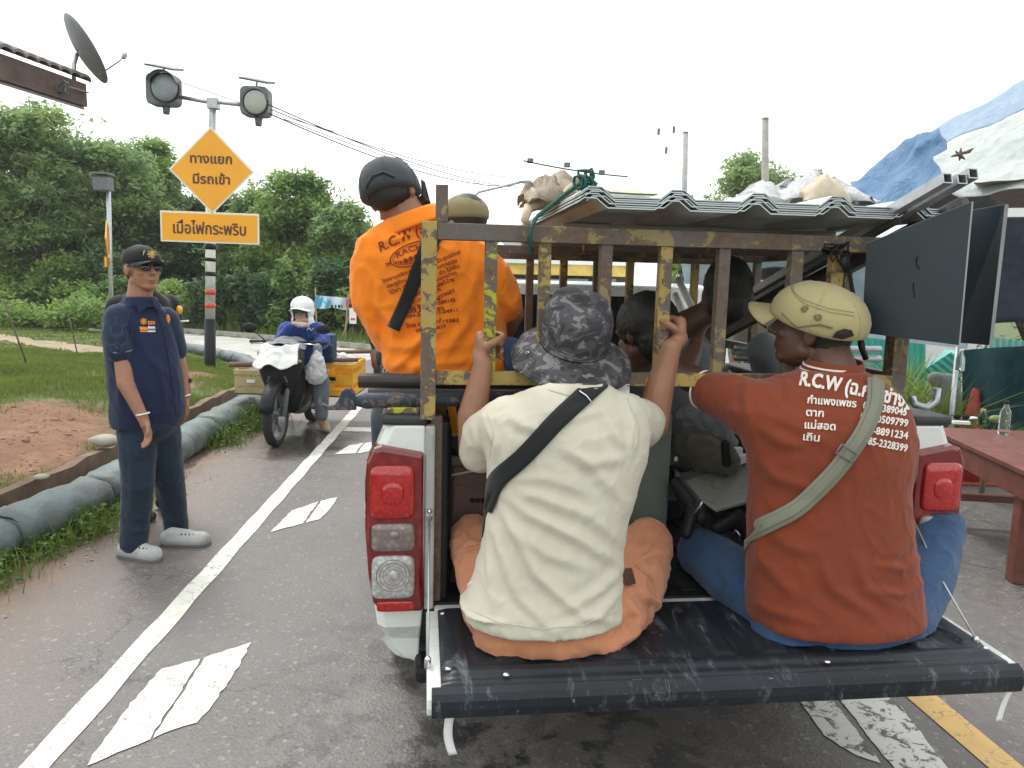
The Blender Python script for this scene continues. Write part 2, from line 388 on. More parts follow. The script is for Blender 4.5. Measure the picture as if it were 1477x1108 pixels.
M['print_red'] = plain('maroon_print', (.22, .03, .012), .7, var=.15, vs=60)
M['white'] = plain('white_plain', (.78, .79, .78), .5, var=.04)
M['redband'] = plain('red_reflector', (.65, .06, .025), .4)
M['lens'] = plain('lamp_lens', (.40, .41, .36), .25, var=.1, vs=40)
M['greylamp'] = plain('grey_lamp_housing', (.14, .15, .16), .55)
M['teal'] = plain('teal_sheet', (.06, .40, .33), .45, var=.12, dirt=.12, dirtc=(.05, .14, .11))
M['teal2'] = plain('pale_teal_sheet', (.22, .52, .47), .45, var=.12)
M['board'] = plain('dark_slate_board', (.011, .024, .034), .40, var=.12, vs=3, spec=.6)
M['boardedge'] = plain('board_edge', (.25, .27, .27), .5)
M['net'] = plain('teal_shade_net', (.012, .06, .075), .8, var=.3, vs=5, bs=200, bstr=.8)
M['redcone'] = plain('red_plastic', (.32, .03, .02), .5)
M['bluepaint'] = rustpaint('blue_paint_worn', (.022, .034, .06), rust=(.09, .085, .08), cover=.47, sc=30)
M['green_rope'] = plain('green_rope', (.02, .10, .08), .8, bs=300, bstr=1)
M['stone'] = plain('pale_stone', (.34, .31, .26), .9, bs=20, bstr=.6)
M['burlap'] = plain('beige_sacking', (.52, .44, .33), .85, var=.2, vs=12, bs=120, bstr=.6)
M['brown_leather'] = plain('brown_leather', (.07, .025, .015), .5)
M['olive'] = cloth('olive_sack', (.11, .10, .075), var=.3)
M['shoe'] = plain('grey_rubber_clog', (.42, .43, .42), .6, dirt=.25, dirtc=(.22, .19, .15), bs=80)
M['beigeshoe'] = plain('beige_shoe', (.45, .33, .22), .7)
def tarp(name, c, c2=None, tr=.35, rough=.45):
    m, nt, b = newmat(name); co = coords(nt, True); f = noi(nt, co, 2.5, 6, .65, .5)
    o = mixc(nt, ramp(nt, f, [(.35, 0.), (.65, 1.)]), c, c2 or [x*.8 for x in c]); nt.links.new(o, b.inputs['Base Color']); b.inputs['Roughness'].default_value = rough
    bump(nt, b, noi(nt, co, 9, 6, .65, 1.6), .9, .035)
    t = nt.nodes.new('ShaderNodeBsdfTranslucent'); nt.links.new(o, t.inputs[0]); mx = nt.nodes.new('ShaderNodeMixShader'); mx.inputs[0].default_value = tr
    out = nt.nodes['Material Output']; nt.links.new(b.outputs[0], mx.inputs[1]); nt.links.new(t.outputs[0], mx.inputs[2]); nt.links.new(mx.outputs[0], out.inputs[0]); return m
M['blue_tarp'] = tarp('blue_tarpaulin', (.10, .25, .46), (.16, .33, .55))
M['paleblue_tarp'] = tarp('pale_blue_tarpaulin', (.42, .56, .72), (.5, .63, .78), .45)
M['white_tarp'] = tarp('white_tarpaulin', (.76, .80, .78), (.66, .72, .72), .4)
M['dull_tarp'] = tarp('dull_tarpaulin', (.42, .50, .55), (.34, .42, .48), .3)
M['clear'] = tarp('milky_plastic', (.86, .86, .86), (.74, .75, .75), .35, .25)
M['wrap'] = tarp('beige_plastic_wrap', (.62, .54, .42), (.45, .36, .27), .4, .4)
def sandbag_mat():
    m, nt, b = newmat('grey_woven_sandbag'); co = coords(nt, True)
    o = mixc(nt, ramp(nt, noi(nt, co, 3, 6, .6), [(.3, 0.), (.7, 1.)]), (.085, .12, .125), (.14, .18, .185))
    o = mixc(nt, ramp(nt, noi(nt, co, 5, 8, .7), [(.50, 0.), (.68, .8)]), o, (.17, .125, .085)); nt.links.new(o, b.inputs['Base Color']); b.inputs['Roughness'].default_value = .5
    n1 = bump(nt, b, noi(nt, co, 14, 6, .6, .8), .5, .02); bump(nt, b, noi(nt, co, 160, 2), .3, .003, n1); return m
M['sandbag'] = sandbag_mat()
def camo():
    m, nt, b = newmat('dark_camouflage_cotton'); co = coords(nt)
    a = noi(nt, co, 17, 3, .55, .9, (1, 1, 1.4)); c = noi(nt, co, 31, 2, .5, .7); d = noi(nt, co, 260, 2)
    o = mixc(nt, ramp(nt, a, [(.46, 0.), (.475, 1.)]), (.032, .031, .036), (.068, .065, .072))
    o = mixc(nt, ramp(nt, a, [(.585, 0.), (.597, 1.)]), o, (.18, .18, .18))
    o = mixc(nt, ramp(nt, c, [(.66, 0.), (.672, .8)]), o, (.21, .205, .21))
    o = mixc(nt, ramp(nt, c, [(.33, .8), (.345, 0.)]), o, (.02, .02, .024)); nt.links.new(o, b.inputs['Base Color']); b.inputs['Roughness'].default_value = .85
    n1 = bump(nt, b, noi(nt, co, 30, 4), .4, .004); bump(nt, b, d, .3, .001, n1); return m
M['camo'] = camo()
def lens_mat(name, c, em=0, ribs=90):
    m, nt, b = newmat(name); b.inputs['Base Color'].default_value = col(c); b.inputs['Roughness'].default_value = .12; b.inputs['Coat Weight'].default_value = .8
    b.inputs['Transmission Weight'].default_value = .25; co = coords(nt); v = _n(nt, 'ShaderNodeTexVoronoi', Scale=ribs); nt.links.new(co, v.inputs['Vector'])
    o = mixc(nt, ramp(nt, v.outputs['Distance'], [(0., 0.), (.6, 1.)]), c, [x*.55 for x in c]); nt.links.new(o, b.inputs['Base Color']); bump(nt, b, v.outputs['Distance'], .35, .002); return m
M['lamp_red'] = lens_mat('red_lamp_lens', (.80, .012, .008)); M['lamp_dark'] = lens_mat('deep_red_lens', (.34, .008, .010), ribs=30)
M['lamp_clear'] = lens_mat('clear_lamp_lens', (.80, .79, .77), ribs=70); M['lamp_amber'] = lens_mat('smoky_lamp_lens', (.42, .33, .31), ribs=60)
def glass(name, c=(.9, .95, .95), rough=.05):
    m, nt, b = newmat(name); b.inputs['Base Color'].default_value = col(c); b.inputs['Transmission Weight'].default_value = .95; b.inputs['Roughness'].default_value = rough; b.inputs['IOR'].default_value = 1.33; return m
M['bottle'] = glass('clear_bottle'); M['greenglass'] = glass('green_bottle', (.12, .28, .10)); M['darkglass'] = plain('dark_glass', (.01, .012, .014), .08, spec=.8)
def leafmat(name, c, tr=.35, var=.5):
    m, nt, b = newmat(name); g = nt.nodes.new('ShaderNodeNewGeometry'); r = g.outputs['Random Per Island']
    o = mixc(nt, r, [x*(1-var) for x in c], [c[0]*(1+var), c[1]*(1+var*.8), c[2]*(1+var*.5)])
    f = noi(nt, g.outputs['Position'], .7, 3); o = mixc(nt, ramp(nt, f, [(.35, 0.), (.65, 1.)]), o, [c[0]*1.5, c[1]*1.25, c[2]*.9])
    nt.links.new(o, b.inputs['Base Color']); b.inputs['Roughness'].default_value = .55; b.inputs['Specular IOR Level'].default_value = .3
    t = nt.nodes.new('ShaderNodeBsdfTranslucent'); nt.links.new(o, t.inputs[0]); mx = nt.nodes.new('ShaderNodeMixShader'); mx.inputs[0].default_value = tr
    nt.links.new(b.outputs[0], mx.inputs[1]); nt.links.new(t.outputs[0], mx.inputs[2]); nt.links.new(mx.outputs[0], nt.nodes['Material Output'].inputs[0]); return m
M['leaf'] = leafmat('acacia_leaves', (.21, .34, .17), .55); M['leaf2'] = leafmat('shrub_leaves', (.19, .32, .11), .5); M['leaf3'] = leafmat('dark_leaves', (.075, .15, .075), .45); M['grass'] = leafmat('grass_blades', (.13, .20, .045), .3, .4); M['weed'] = leafmat('weed_leaves', (.08, .18, .04), .3, .4)
# ================================================================ THE SETTING
EDGE = [(-2.62, -14), (-2.72, 0), (-2.80, 2.5), (-2.87, 4.0), (-2.80, 4.8), (-2.83, 5.3), (-2.92, 6.54), (-2.99, 7.62), (-3.14, 9.41), (-3.9, 11.6), (-4.89, 13.3), (-6.0, 14.5), (-7.2, 15.6), (-10, 18.5), (-14, 22.2), (-19, 25.8), (-30, 33)]
FAR = [(-3.0, 16.3), (-6.4, 18.6), (-8.9, 20.0), (-11.5, 21.6), (-18.7, 27.8), (-30, 36.5)]
BANK = EDGE + [(-300, 200), (-300, -14)]; VERGE = FAR + [(-300, 230), (-300, 600), (-4, 600)]
def inpoly(X, Y, P):
    r = np.zeros(X.shape, bool); n = len(P)
    for i in range(n):
        (x1, y1), (x2, y2) = P[i], P[(i+1) % n]
        if y1 == y2: continue
        c = ((y1 > Y) != (y2 > Y)) & (X < (x2-x1)*(Y-y1)/(y2-y1)+x1); r ^= c
    return r
def linedist(X, Y, L):
    P = np.stack([X.ravel(), Y.ravel()], 1); b = np.full(len(P), 1e9)
    for a, c in zip(L, L[1:]): b = np.minimum(b, segd(P, a, c)[0])
    return b.reshape(X.shape)
def sm(x, a, b): t = np.clip((x-a)/(b-a), 0, 1); return t*t*(3-2*t)
def wob(X, Y): return .03*np.sin(X*2.3+Y*1.7)+.025*np.sin(X*5.1-Y*3.3+1)+.02*np.sin(X*.9+Y*.6)
def terr(X, Y):
    X = np.asarray(X, float); Y = np.asarray(Y, float); ib = inpoly(X, Y, BANK); iv = inpoly(X, Y, VERGE); d = linedist(X, Y, EDGE); d2 = linedist(X, Y, FAR)
    base = 1-.72*sm(Y, 8, 12.5); hb = base*(.22*sm(d, .27, .33) + .16*sm(d, .3, 1.8) + .16*sm(d, 1.2, 4.0)) + wob(X, Y)*sm(d, .3, 1) - .22*sm(d, 5, 14)*0
    hv = .06*sm(d2, 0, .1) + .05*np.minimum(d2, 8) + wob(X, Y)*sm(d2, .3, 2)
    return np.where(ib, hb, np.where(iv, hv, -.012))
def ground_mat():
    m, nt, b = newmat('soil_and_turf'); p = coords(nt, True)
    a = noi(nt, p, .55, 6, .65); c = noi(nt, p, 6, 8, .7); e = noi(nt, p, 40, 4, .7)
    soil = mixc(nt, ramp(nt, c, [(.3, 0.), (.7, 1.)]), (.17, .085, .05), (.30, .165, .10))
    turf = mixc(nt, ramp(nt, c, [(.3, 0.), (.7, 1.)]), (.05, .085, .02), (.12, .145, .045))
    sp = nt.nodes.new('ShaderNodeSeparateXYZ'); nt.links.new(p, sp.inputs[0])
    def spot(x, y, r):
        dx = math_(nt, 'SUBTRACT', sp.outputs[0], x); dy = math_(nt, 'SUBTRACT', sp.outputs[1], y)
        d = math_(nt, 'SQRT', math_(nt, 'ADD', math_(nt, 'MULTIPLY', dx, dx), math_(nt, 'MULTIPLY', math_(nt, 'MULTIPLY', dy, dy), .35)))
        return math_(nt, 'SUBTRACT', 1.0, math_(nt, 'DIVIDE', d, r), clamp=True)
    s = math_(nt, 'ADD', math_(nt, 'ADD', spot(-4.0, 5.4, 1.15), spot(-4.4, 9.3, .9)), math_(nt, 'MULTIPLY', math_(nt, 'SUBTRACT', c, .5), .9))
    k = ramp(nt, s, [(.12, 0.), (.4, 1.)]); k2 = ramp(nt, a, [(.62, 0.), (.72, .7)])
    o = mixc(nt, math_(nt, 'MAXIMUM', k, k2), turf, soil); o = mixc(nt, ramp(nt, e, [(.62, 0.), (.72, .6)]), o, (.36, .28, .2)); nt.links.new(o, b.inputs['Base Color']); b.inputs['Roughness'].default_value = .95
    n1 = bump(nt, b, c, .8, .04); bump(nt, b, e, .6, .01, n1); return m
def asphalt_mat():
    m, nt, b = newmat('worn_asphalt'); p = coords(nt, True)
    fine = noi(nt, p, 130, 3, .7); mid = noi(nt, p, 14, 6, .7); big = noi(nt, p, .8, 5, .6, .6)
    v = _n(nt, 'ShaderNodeTexVoronoi', Scale=70); nt.links.new(p, v.inputs['Vector'])
    o = mixc(nt, ramp(nt, fine, [(.35, 0.), (.68, 1.)]), (.092, .084, .079), (.212, .195, .184))
    o = mixc(nt, ramp(nt, v.outputs['Color'], [(.82, 0.), (.90, .8)]), o, (.31, .295, .28))       # exposed pale stones
    o = mixc(nt, ramp(nt, mid, [(.42, .35), (.62, 0.)]), o, (.06, .055, .056)); o = mixc(nt, ramp(nt, big, [(.4, 0.), (.75, .45)]), o, (.2, .185, .18))
    sp = nt.nodes.new('ShaderNodeSeparateXYZ'); nt.links.new(p, sp.inputs[0]); x, y = sp.outputs[0], sp.outputs[1]
    # red dirt washed over the left edge of the carriageway
    d = math_(nt, 'ADD', math_(nt, 'ADD', x, 2.60), math_(nt, 'MULTIPLY', math_(nt, 'SUBTRACT', y, 3.6), .055))
    dd = math_(nt, 'ADD', d, math_(nt, 'MULTIPLY', math_(nt, 'SUBTRACT', noi(nt, p, 2.2, 6, .65), .5), 1.1))
    o = mixc(nt, ramp(nt, dd, [(.0, .9), (.3, .35), (.9, 0.)]), o, (.25, .165, .115))
    # damp, oil-dark blotches and pale scuffs under and beside the truck
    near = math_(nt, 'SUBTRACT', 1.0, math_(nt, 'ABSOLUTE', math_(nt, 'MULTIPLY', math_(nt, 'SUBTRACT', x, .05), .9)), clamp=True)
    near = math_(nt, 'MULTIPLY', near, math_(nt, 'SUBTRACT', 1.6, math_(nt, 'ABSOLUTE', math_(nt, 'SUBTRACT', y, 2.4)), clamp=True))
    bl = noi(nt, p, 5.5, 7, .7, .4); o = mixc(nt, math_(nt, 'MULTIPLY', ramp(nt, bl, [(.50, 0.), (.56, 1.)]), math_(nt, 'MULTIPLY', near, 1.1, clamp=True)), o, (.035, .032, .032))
    gx = ramp(nt, x, [(0.0, 0.), (.9, .0)])
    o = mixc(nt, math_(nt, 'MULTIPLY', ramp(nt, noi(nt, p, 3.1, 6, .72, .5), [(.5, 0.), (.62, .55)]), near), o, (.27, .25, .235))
    # cracks
    cr = _n(nt, 'ShaderNodeTexVoronoi', Scale=.55); cr.feature = 'DISTANCE_TO_EDGE'; wv = nt.nodes.new('ShaderNodeVectorMath'); wv.operation = 'ADD'
    nz = _n(nt, 'ShaderNodeTexNoise', Scale=2.6, Detail=6, Roughness=.7); nt.links.new(p, nz.inputs['Vector']); sc = nt.nodes.new('ShaderNodeVectorMath'); sc.operation = 'SCALE'; sc.inputs['Scale'].default_value = .7
    nt.links.new(nz.outputs['Color'], sc.inputs[0]); nt.links.new(p, wv.inputs[0]); nt.links.new(sc.outputs[0], wv.inputs[1]); nt.links.new(wv.outputs[0], cr.inputs['Vector'])
    ck = ramp(nt, cr.outputs['Distance'], [(0.0015, .75), (.005, 0.)]); ck = math_(nt, 'MULTIPLY', ck, ramp(nt, noi(nt, p, 1.1, 3), [(.45, 0.), (.55, 1.)])); o = mixc(nt, ck, o, (.025, .022, .022))
    nt.links.new(o, b.inputs['Base Color'])
    # wet film in low spots by the motorcycle
    px_ = math_(nt, 'SUBTRACT', x, -1.95); py_ = math_(nt, 'MULTIPLY', math_(nt, 'SUBTRACT', y, 7.1), .6)
    pd = math_(nt, 'SQRT', math_(nt, 'ADD', math_(nt, 'MULTIPLY', px_, px_), math_(nt, 'MULTIPLY', py_, py_)))
    wet = ramp(nt, math_(nt, 'ADD', pd, math_(nt, 'MULTIPLY', noi(nt, p, 3.2, 5), .9)), [(.62, 1.), (.95, 0.)])
    o2 = mixc(nt, math_(nt, 'MULTIPLY', wet, .75), o, (.05, .042, .036)); nt.links.new(o2, b.inputs['Base Color'])
    rr = ramp(nt, mid, [(.3, .40), (.7, .62)]); r2 = nt.nodes.new('ShaderNodeMix'); nt.links.new(wet, r2.inputs[0]); nt.links.new(rr, r2.inputs[2]); r2.inputs[3].default_value = .07; nt.links.new(r2.outputs[0], b.inputs['Roughness'])
    bs_ = nt.nodes.new('ShaderNodeMix'); nt.links.new(wet, bs_.inputs[0]); bs_.inputs[2].default_value = .5; bs_.inputs[3].default_value = .03
    bb = _n(nt, 'ShaderNodeBump', Distance=.004); nt.links.new(bs_.outputs[0], bb.inputs['Strength']); nt.links.new(math_(nt, 'ADD', fine, v.outputs['Distance']), bb.inputs['Height']); nt.links.new(bb.outputs[0], b.inputs['Normal'])
    return m
def marking(name, c):
    m, nt, b = newmat(name); p = coords(nt, True)
    w = noi(nt, p, 38, 7, .75); g = noi(nt, p, 1.6, 4); o = mixc(nt, ramp(nt, noi(nt, p, 6, 5, .65), [(.35, 0.), (.7, 1.)]), [x*.85 for x in c], c)
    v = _n(nt, 'ShaderNodeTexVoronoi', Scale=3.2); v.feature = 'DISTANCE_TO_EDGE'; nz = _n(nt, 'ShaderNodeTexNoise', Scale=4, Detail=5); nt.links.new(p, nz.inputs['Vector'])
    ad_ = nt.nodes.new('ShaderNodeVectorMath'); ad_.operation = 'ADD'; nt.links.new(p, ad_.inputs[0]); nt.links.new(nz.outputs['Color'], ad_.inputs[1]); nt.links.new(ad_.outputs[0], v.inputs['Vector'])
    o = mixc(nt, ramp(nt, v.outputs['Distance'], [(.004, .8), (.014, 0.)]), o, (.16, .14, .12))
    s = math_(nt, 'ADD', w, math_(nt, 'MULTIPLY', math_(nt, 'SUBTRACT', g, .5), .35)); o = mixc(nt, ramp(nt, s, [(.60, 0.), (.66, .85)]), o, (.17, .155, .15))
    nt.links.new(o, b.inputs['Base Color']); b.inputs['Roughness'].default_value = .6; bump(nt, b, w, .3, .002); return m
def badly_worn(name, c):
    m, nt, b = newmat(name); p = coords(nt, True); o = mixc(nt, ramp(nt, noi(nt, p, 16, 8, .75, .8), [(.53, 0.), (.56, 1.)]), c, (.11, .10, .10))
    nt.links.new(o, b.inputs['Base Color']); b.inputs['Roughness'].default_value = .65; return m
M['ground'] = ground_mat(); M['asphalt'] = asphalt_mat(); M['mark'] = marking('white_road_paint', (.74, .73, .66)); M['mark_y'] = marking('yellow_road_paint', (.62, .40, .15)); M['mark_w'] = badly_worn('flaking_road_paint', (.58, .57, .53))
# one ground sheet to the horizon
xs = np.concatenate([[-900, -400, -200, -100, -60, -40], np.arange(-30, -14, 1.), np.arange(-14, -1.9, .12), [-1, 0, 2, 5, 9, 14, 20, 40, 100, 400, 900]])
ys = np.concatenate([[-300, -100, -40, -14], np.arange(-4, 2, 1.), np.arange(2, 14, .12), np.arange(14, 24, .3), np.arange(24, 44, 1.), [50, 60, 80, 120, 200, 400, 900]])
XX, YY = np.meshgrid(xs, ys); ZZ = terr(XX, YY); n1_, n2_ = len(xs), len(ys)
idx = np.arange(n1_*n2_).reshape(n2_, n1_); Q = np.stack([idx[:-1, :-1], idx[:-1, 1:], idx[1:, 1:], idx[1:, :-1]], -1).reshape(-1, 4)
link('ground', fastmesh('ground', np.stack([XX, YY, ZZ], -1).reshape(-1, 3), Q), M['ground'], kind='structure')
mb = MB(); pe = [(x+.22, y) for x, y in EDGE[:9]] + [(x+.12, y-.12) for x, y in EDGE[9:]]
poly = [(x, y, .0) for x, y in pe] + [(x, y, .0) for x, y in reversed(FAR)] + [(-3.0, 70, 0), (16, 70, 0), (16, -14, 0)]
pe = [(-2.75+.0, -14)]
poly = [(x-.12, y, .0) for x, y in EDGE] + [(x, y, .0) for x, y in reversed(FAR)] + [(-3.0, 70, 0), (16, 70, 0), (16, -14, 0)]
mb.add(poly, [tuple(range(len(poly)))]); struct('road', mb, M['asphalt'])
# pale concrete side road, edged by a low kerb on its far side
mb = MB(); A_ = EDGE[9:]; B_ = FAR
def samp(L, n):
    L = [np.array(p, float) for p in L]; s = [0]
    for a, b in zip(L, L[1:]): s.append(s[-1]+np.linalg.norm(b-a))
    out = []
    for i in range(n+1):
        t = s[-1]*i/n; k = min(np.searchsorted(s, t, 'right')-1, len(L)-2); out.append(L[k]+(L[k+1]-L[k])*(t-s[k])/(s[k+1]-s[k]))
    return out
a_ = samp(A_, 24); b_ = samp([(-2.4, 15.6)]+B_, 24)
mb.loft([[(p[0]+.1, p[1], .004), (q[0], q[1], .004)] for p, q in zip(a_, b_)], caps=False, closed=False)
M['sideroad'] = plain('pale_concrete_paving', (.42, .41, .38), .8, var=.18, vs=1.2, dirt=.3, dirtc=(.25, .22, .18), ds=1.5)
struct('side_road', mb, M['sideroad'])
mb = MB(); f_ = samp([(-2.4, 15.6)]+FAR, 40)
mb.loft([[(p[0]-.12, p[1]+.14, .13), (p[0], p[1], .13), (p[0]+.02, p[1]-.02, 0), ] for p in f_], caps=False, closed=False); struct('side_road_kerb', mb, M['concrete'])
# trodden dirt path across the verge
mb = MB(); pp = [(-16, 17.6), (-12, 16.2), (-9.6, 14.9), (-7.6, 13.9), (-6.4, 13.2)]; sp_ = samp(pp, 30)
rows = []
for i, p in enumerate(sp_):
    w = .55+.12*math.sin(i*1.3); qs = [(p[0], p[1]+w*k) for k in (-1, -.4, .2, 1)]; z = terr(*np.array(qs).T); rows.append([(q[0], q[1], zz+.012) for q, zz in zip(qs, z)])
mb.loft(rows, caps=False, closed=False); M['pathdirt'] = plain('trodden_dirt', (.30, .235, .16), .95, var=.2, vs=3, dirt=.2); struct('dirt_path', mb, M['pathdirt'], smooth=True)
# road markings, each a thin sheet of paint
def paint(name, pts, mat, z=.004):
    out = []
    for i in range(len(pts)):
        a, b_ = G(*pts[i], z), G(*pts[(i+1) % len(pts)], z); n_ = max(2, int(np.linalg.norm(b_-a)/.03))
        for k in range(n_): q = a+(b_-a)*k/n_; j = noise.noise_vector(Vector(q)*28); out.append((q[0]+j[0]*.011, q[1]+j[1]*.011, z))
    mb = MB(); mb.add(out, [tuple(range(len(out)))]); return struct(name, mb, mat)
mb = MB(); L0, L1 = G(50, 1108), G(515, 590); dr = nrm(L1-L0); L0 = L0 - dr*3; L1 = L1+dr*.9; sd_ = np.array([dr[1], -dr[0], 0])
mb.loft([[L0+(L1-L0)*i/60 - sd_*(.052+.004*math.sin(i*2.1)), L0+(L1-L0)*i/60 + sd_*(.052+.005*math.sin(i*1.7+1))] for i in range(61)], caps=False, closed=False)
for i, v in enumerate(mb.V): mb.V[i] = (v[0], v[1], .004)
struct('edge_line', mb, M['mark'])
paint('lane_diamond', [(122, 1106), (172, 1035), (232, 965), (290, 950), (216, 1066)], M['mark'])
paint('lane_diamond', [(220, 1064), (296, 948), (362, 926), (344, 962), (302, 1024), (282, 1042)], M['mark'])
paint('lane_diamond', [(391, 767), (420, 737), (460, 723), (436, 755)], M['mark'])
paint('lane_diamond', [(441, 754), (464, 722), (487, 717), (470, 742), (460, 749)], M['mark'])
paint('lane_diamond', [(483, 655), (504, 642), (524, 639), (512, 654)], M['mark'])
paint('lane_diamond', [(515, 654), (526, 639), (540, 637), (532, 651)], M['mark'])
paint('cross_line', [(494, 622), (500, 616), (552, 617), (552, 623)], M['mark']); paint('cross_line', [(545, 599), (552, 590), (610, 593), (606, 601)], M['mark'])
paint('worn_arrow', [(1138, 992), (1182, 985), (1270, 1100), (1235, 1090), (1190, 1062), (1168, 1030)], M['mark_w'])
paint('worn_arrow', [(1192, 985), (1248, 980), (1300, 1020), (1385, 1130), (1330, 1130), (1290, 1108)], M['mark_w'])
mb = MB(); a0, a1 = G(1283, 985), G(1425, 1108); b0, b1 = G(1327, 985), G(1476, 1108)
mb.add([tuple(q) for q in ((a0+(a0-a1)*6)*[1, 1, 0]+[0, 0, .004], (b0+(b0-b1)*6)*[1, 1, 0]+[0, 0, .004], (b1+(b1-b0)*2)*[1, 1, 0]+[0, 0, .004], (a1+(a1-a0)*2)*[1, 1, 0]+[0, 0, .004])], [(0, 1, 2, 3)]); struct('yellow_line', mb, M['mark_y'])
# drain wall behind the sandbags
mb = MB(); wl = samp([(x-.30, y) for x, y in EDGE[1:10]], 60)
rings = []
for i, p in enumerate(wl):
    z = .235*(1-.72*float(sm(p[1], 8, 12.5)))+.012*math.sin(i*1.9)+.008; w = .035+.006*math.sin(i*2.7)
    rings.append([(p[0]+w, p[1], -.05), (p[0]+w, p[1], z), (p[0]-w, p[1], z+.004), (p[0]-w, p[1], -.05)])
mb.loft(rings); M['drain'] = plain('stained_concrete', (.19, .125, .085), .9, var=.3, vs=6, dirt=.4, dirtc=(.09, .055, .035), bs=50, bstr=.7)
tag(obj('drain_wall', mb, M['drain'], smooth=False), 'low brown stained concrete drain wall running behind the sandbags', 'wall')
# ---- sandbags: one continuous line of lashed bags, each bag a thing
bagline = samp([(x+.02, y) for x, y in EDGE[1:13]], 400); blen = 15.2
cum = [0]
for a, b in zip(bagline, bagline[1:]): cum.append(cum[-1]+np.linalg.norm(b-a))
def bagpos(s): k = min(np.searchsorted(cum, s, 'right')-1, len(bagline)-2); t = (s-cum[k])/(cum[k+1]-cum[k]); return bagline[k]*(1-t)+bagline[k+1]*t
s0 = 2.4; i = 0; bagl = []
where = ['nearest the camera at the left edge of the photo', 'just in front of the red soil bank', 'behind the grey shoes of the man in the navy vest', 'right behind the legs of the man in the navy vest', 'behind the weeds before the scooter wheel']
while s0 < cum[-1]-.6:
    L = .72+.16*random.random() if s0 < 8.5 else .55; rings = []; nn = 16; rad = (.135+.012*random.random()) if s0 < 9 else .10
    for k in range(nn+1):
        t = k/nn; c = bagpos(s0+L*t); c2 = bagpos(min(s0+L*t+.02, cum[-1]-.01)); d = nrm(np.append(c2-c, 0)) if np.linalg.norm(c2-c) > 1e-6 else d; side = np.array([-d[1], d[0], 0])
        e = min(t, 1-t); r = rad*(.90+.10*min(1, e/.09)**.6) if e > 0 else rad*.80; r *= 1+.035*math.sin(k*1.9+i*2.3)+.03*math.sin(k*.7+i); R = []
        for j in range(20):
            a = 2*PI*j/20; wx = 1.22*math.cos(a)*r; wz = math.sin(a)*r*.95; nz = 1+.12*noise.noise(Vector((k*.5+i*9, j*.7, i)))+.03*math.sin(a*5+k*.9)
            z = max(wz*nz + rad*.86, -.01); R.append(np.array([c[0], c[1], 0]) + side*(wx*nz + .015*math.sin(i*1.7)) + np.array([0, 0, z]))
        rings.append(R)
    mb = MB(); mb.loft(rings); o = obj('sandbag', mb, M['sandbag'], smooth=True)
    if i < 5: lab = 'blue grey woven sandbag ' + where[i]
    elif i < 10: lab = 'blue grey sandbag, ' + ['first','second','third','fourth','fifth'][i-5] + ' one after the weeds by the scooter'
    else: lab = 'small blue grey sandbag in the far line curving left behind the scooter'
    tag(o, lab, 'sandbag', 'sandbags laid along the drain'); mb = MB(); cc = bagpos(s0+L); d = nrm(np.append(bagpos(s0+L)-bagpos(s0+L-.05), 0)); side = np.array([-d[1], d[0], 0])
    mb.tube([np.array([cc[0], cc[1], rad*.86]) + side*1.2*math.cos(a)*rad*.82 + np.array([0, 0, math.sin(a)*rad*.8]) for a in np.linspace(0, 2*PI, 17)], .006, 5); obj('lashing', mb, M['black'], o)
    s0 += L; i += 1
# ---- grass, weeds
def blades(name, P, h, w, mat, lean=.35, **k):
    n = len(P); a = rng.uniform(0, 2*PI, n); hh = h*rng.uniform(.5, 1.3, n); ww = w*rng.uniform(.6, 1.2, n); dx = np.cos(a)*ww; dy = np.sin(a)*ww
    la = rng.uniform(0, 2*PI, n); ll = rng.uniform(0, lean, n)*hh; lx = np.cos(la)*ll; ly = np.sin(la)*ll
    b0 = P + np.stack([dx, dy, 0*dx], 1); b1 = P - np.stack([dx, dy, 0*dx], 1); m0 = P + np.stack([dx*.7+lx*.4, dy*.7+ly*.4, hh*.6], 1); m1 = P + np.stack([-dx*.7+lx*.4, -dy*.7+ly*.4, hh*.6], 1); tp = P + np.stack([lx*1.3, ly*1.3, hh], 1)
    V = np.stack([b0, b1, m1, m0, tp], 1).reshape(-1, 3); i0 = np.arange(n)*5; T_ = np.concatenate([np.stack([i0, i0+1, i0+2], 1), np.stack([i0, i0+2, i0+3], 1), np.stack([i0+3, i0+2, i0+4], 1)])
    return link(name, fastmesh(name, V, T_), mat, **k)
def scat(n, x0, x1, y0, y1, P, keep=None):
    X = rng.uniform(x0, x1, n); Y = rng.uniform(y0, y1, n); k = inpoly(X, Y, P)
    if keep is not None: k &= keep(X, Y)
    X, Y = X[k], Y[k]; return np.stack([X, Y, terr(X, Y)-.005], 1)
def npn(X, Y, s): return np.sin(X*s+1.3*np.sin(Y*s*.7))*np.cos(Y*s*1.1+1.7*np.sin(X*s*.6+2))
def keepbank(X, Y):
    d = linedist(X, Y, EDGE); bare = 1.25*np.exp(-(((X+4.0)/1.0)**2+((Y-5.6)/1.7)**2)) + 1.2*np.exp(-(((X+4.4)/.55)**2+((Y-9.3)/1.1)**2))
    dens = .72+.35*npn(X, Y, 2.1)+.2*npn(X, Y, 6.3)-bare + .25*sm(d, .6, 2.5); path = np.abs(Y-(13.9+(-7.6-X)*.44)) < .6
    return (rng.uniform(0, 1, len(X)) < dens) & (d > .36) & ~((X < -6.3) & path)
P = scat(320000, -9.5, -2.9, 3.2, 13.5, BANK, keepbank); o = blades('bank_grass', P, .055, .004, M['grass'], .9, kind='stuff'); tag(o, 'short patchy grass on the red soil bank left of the road', 'grass')
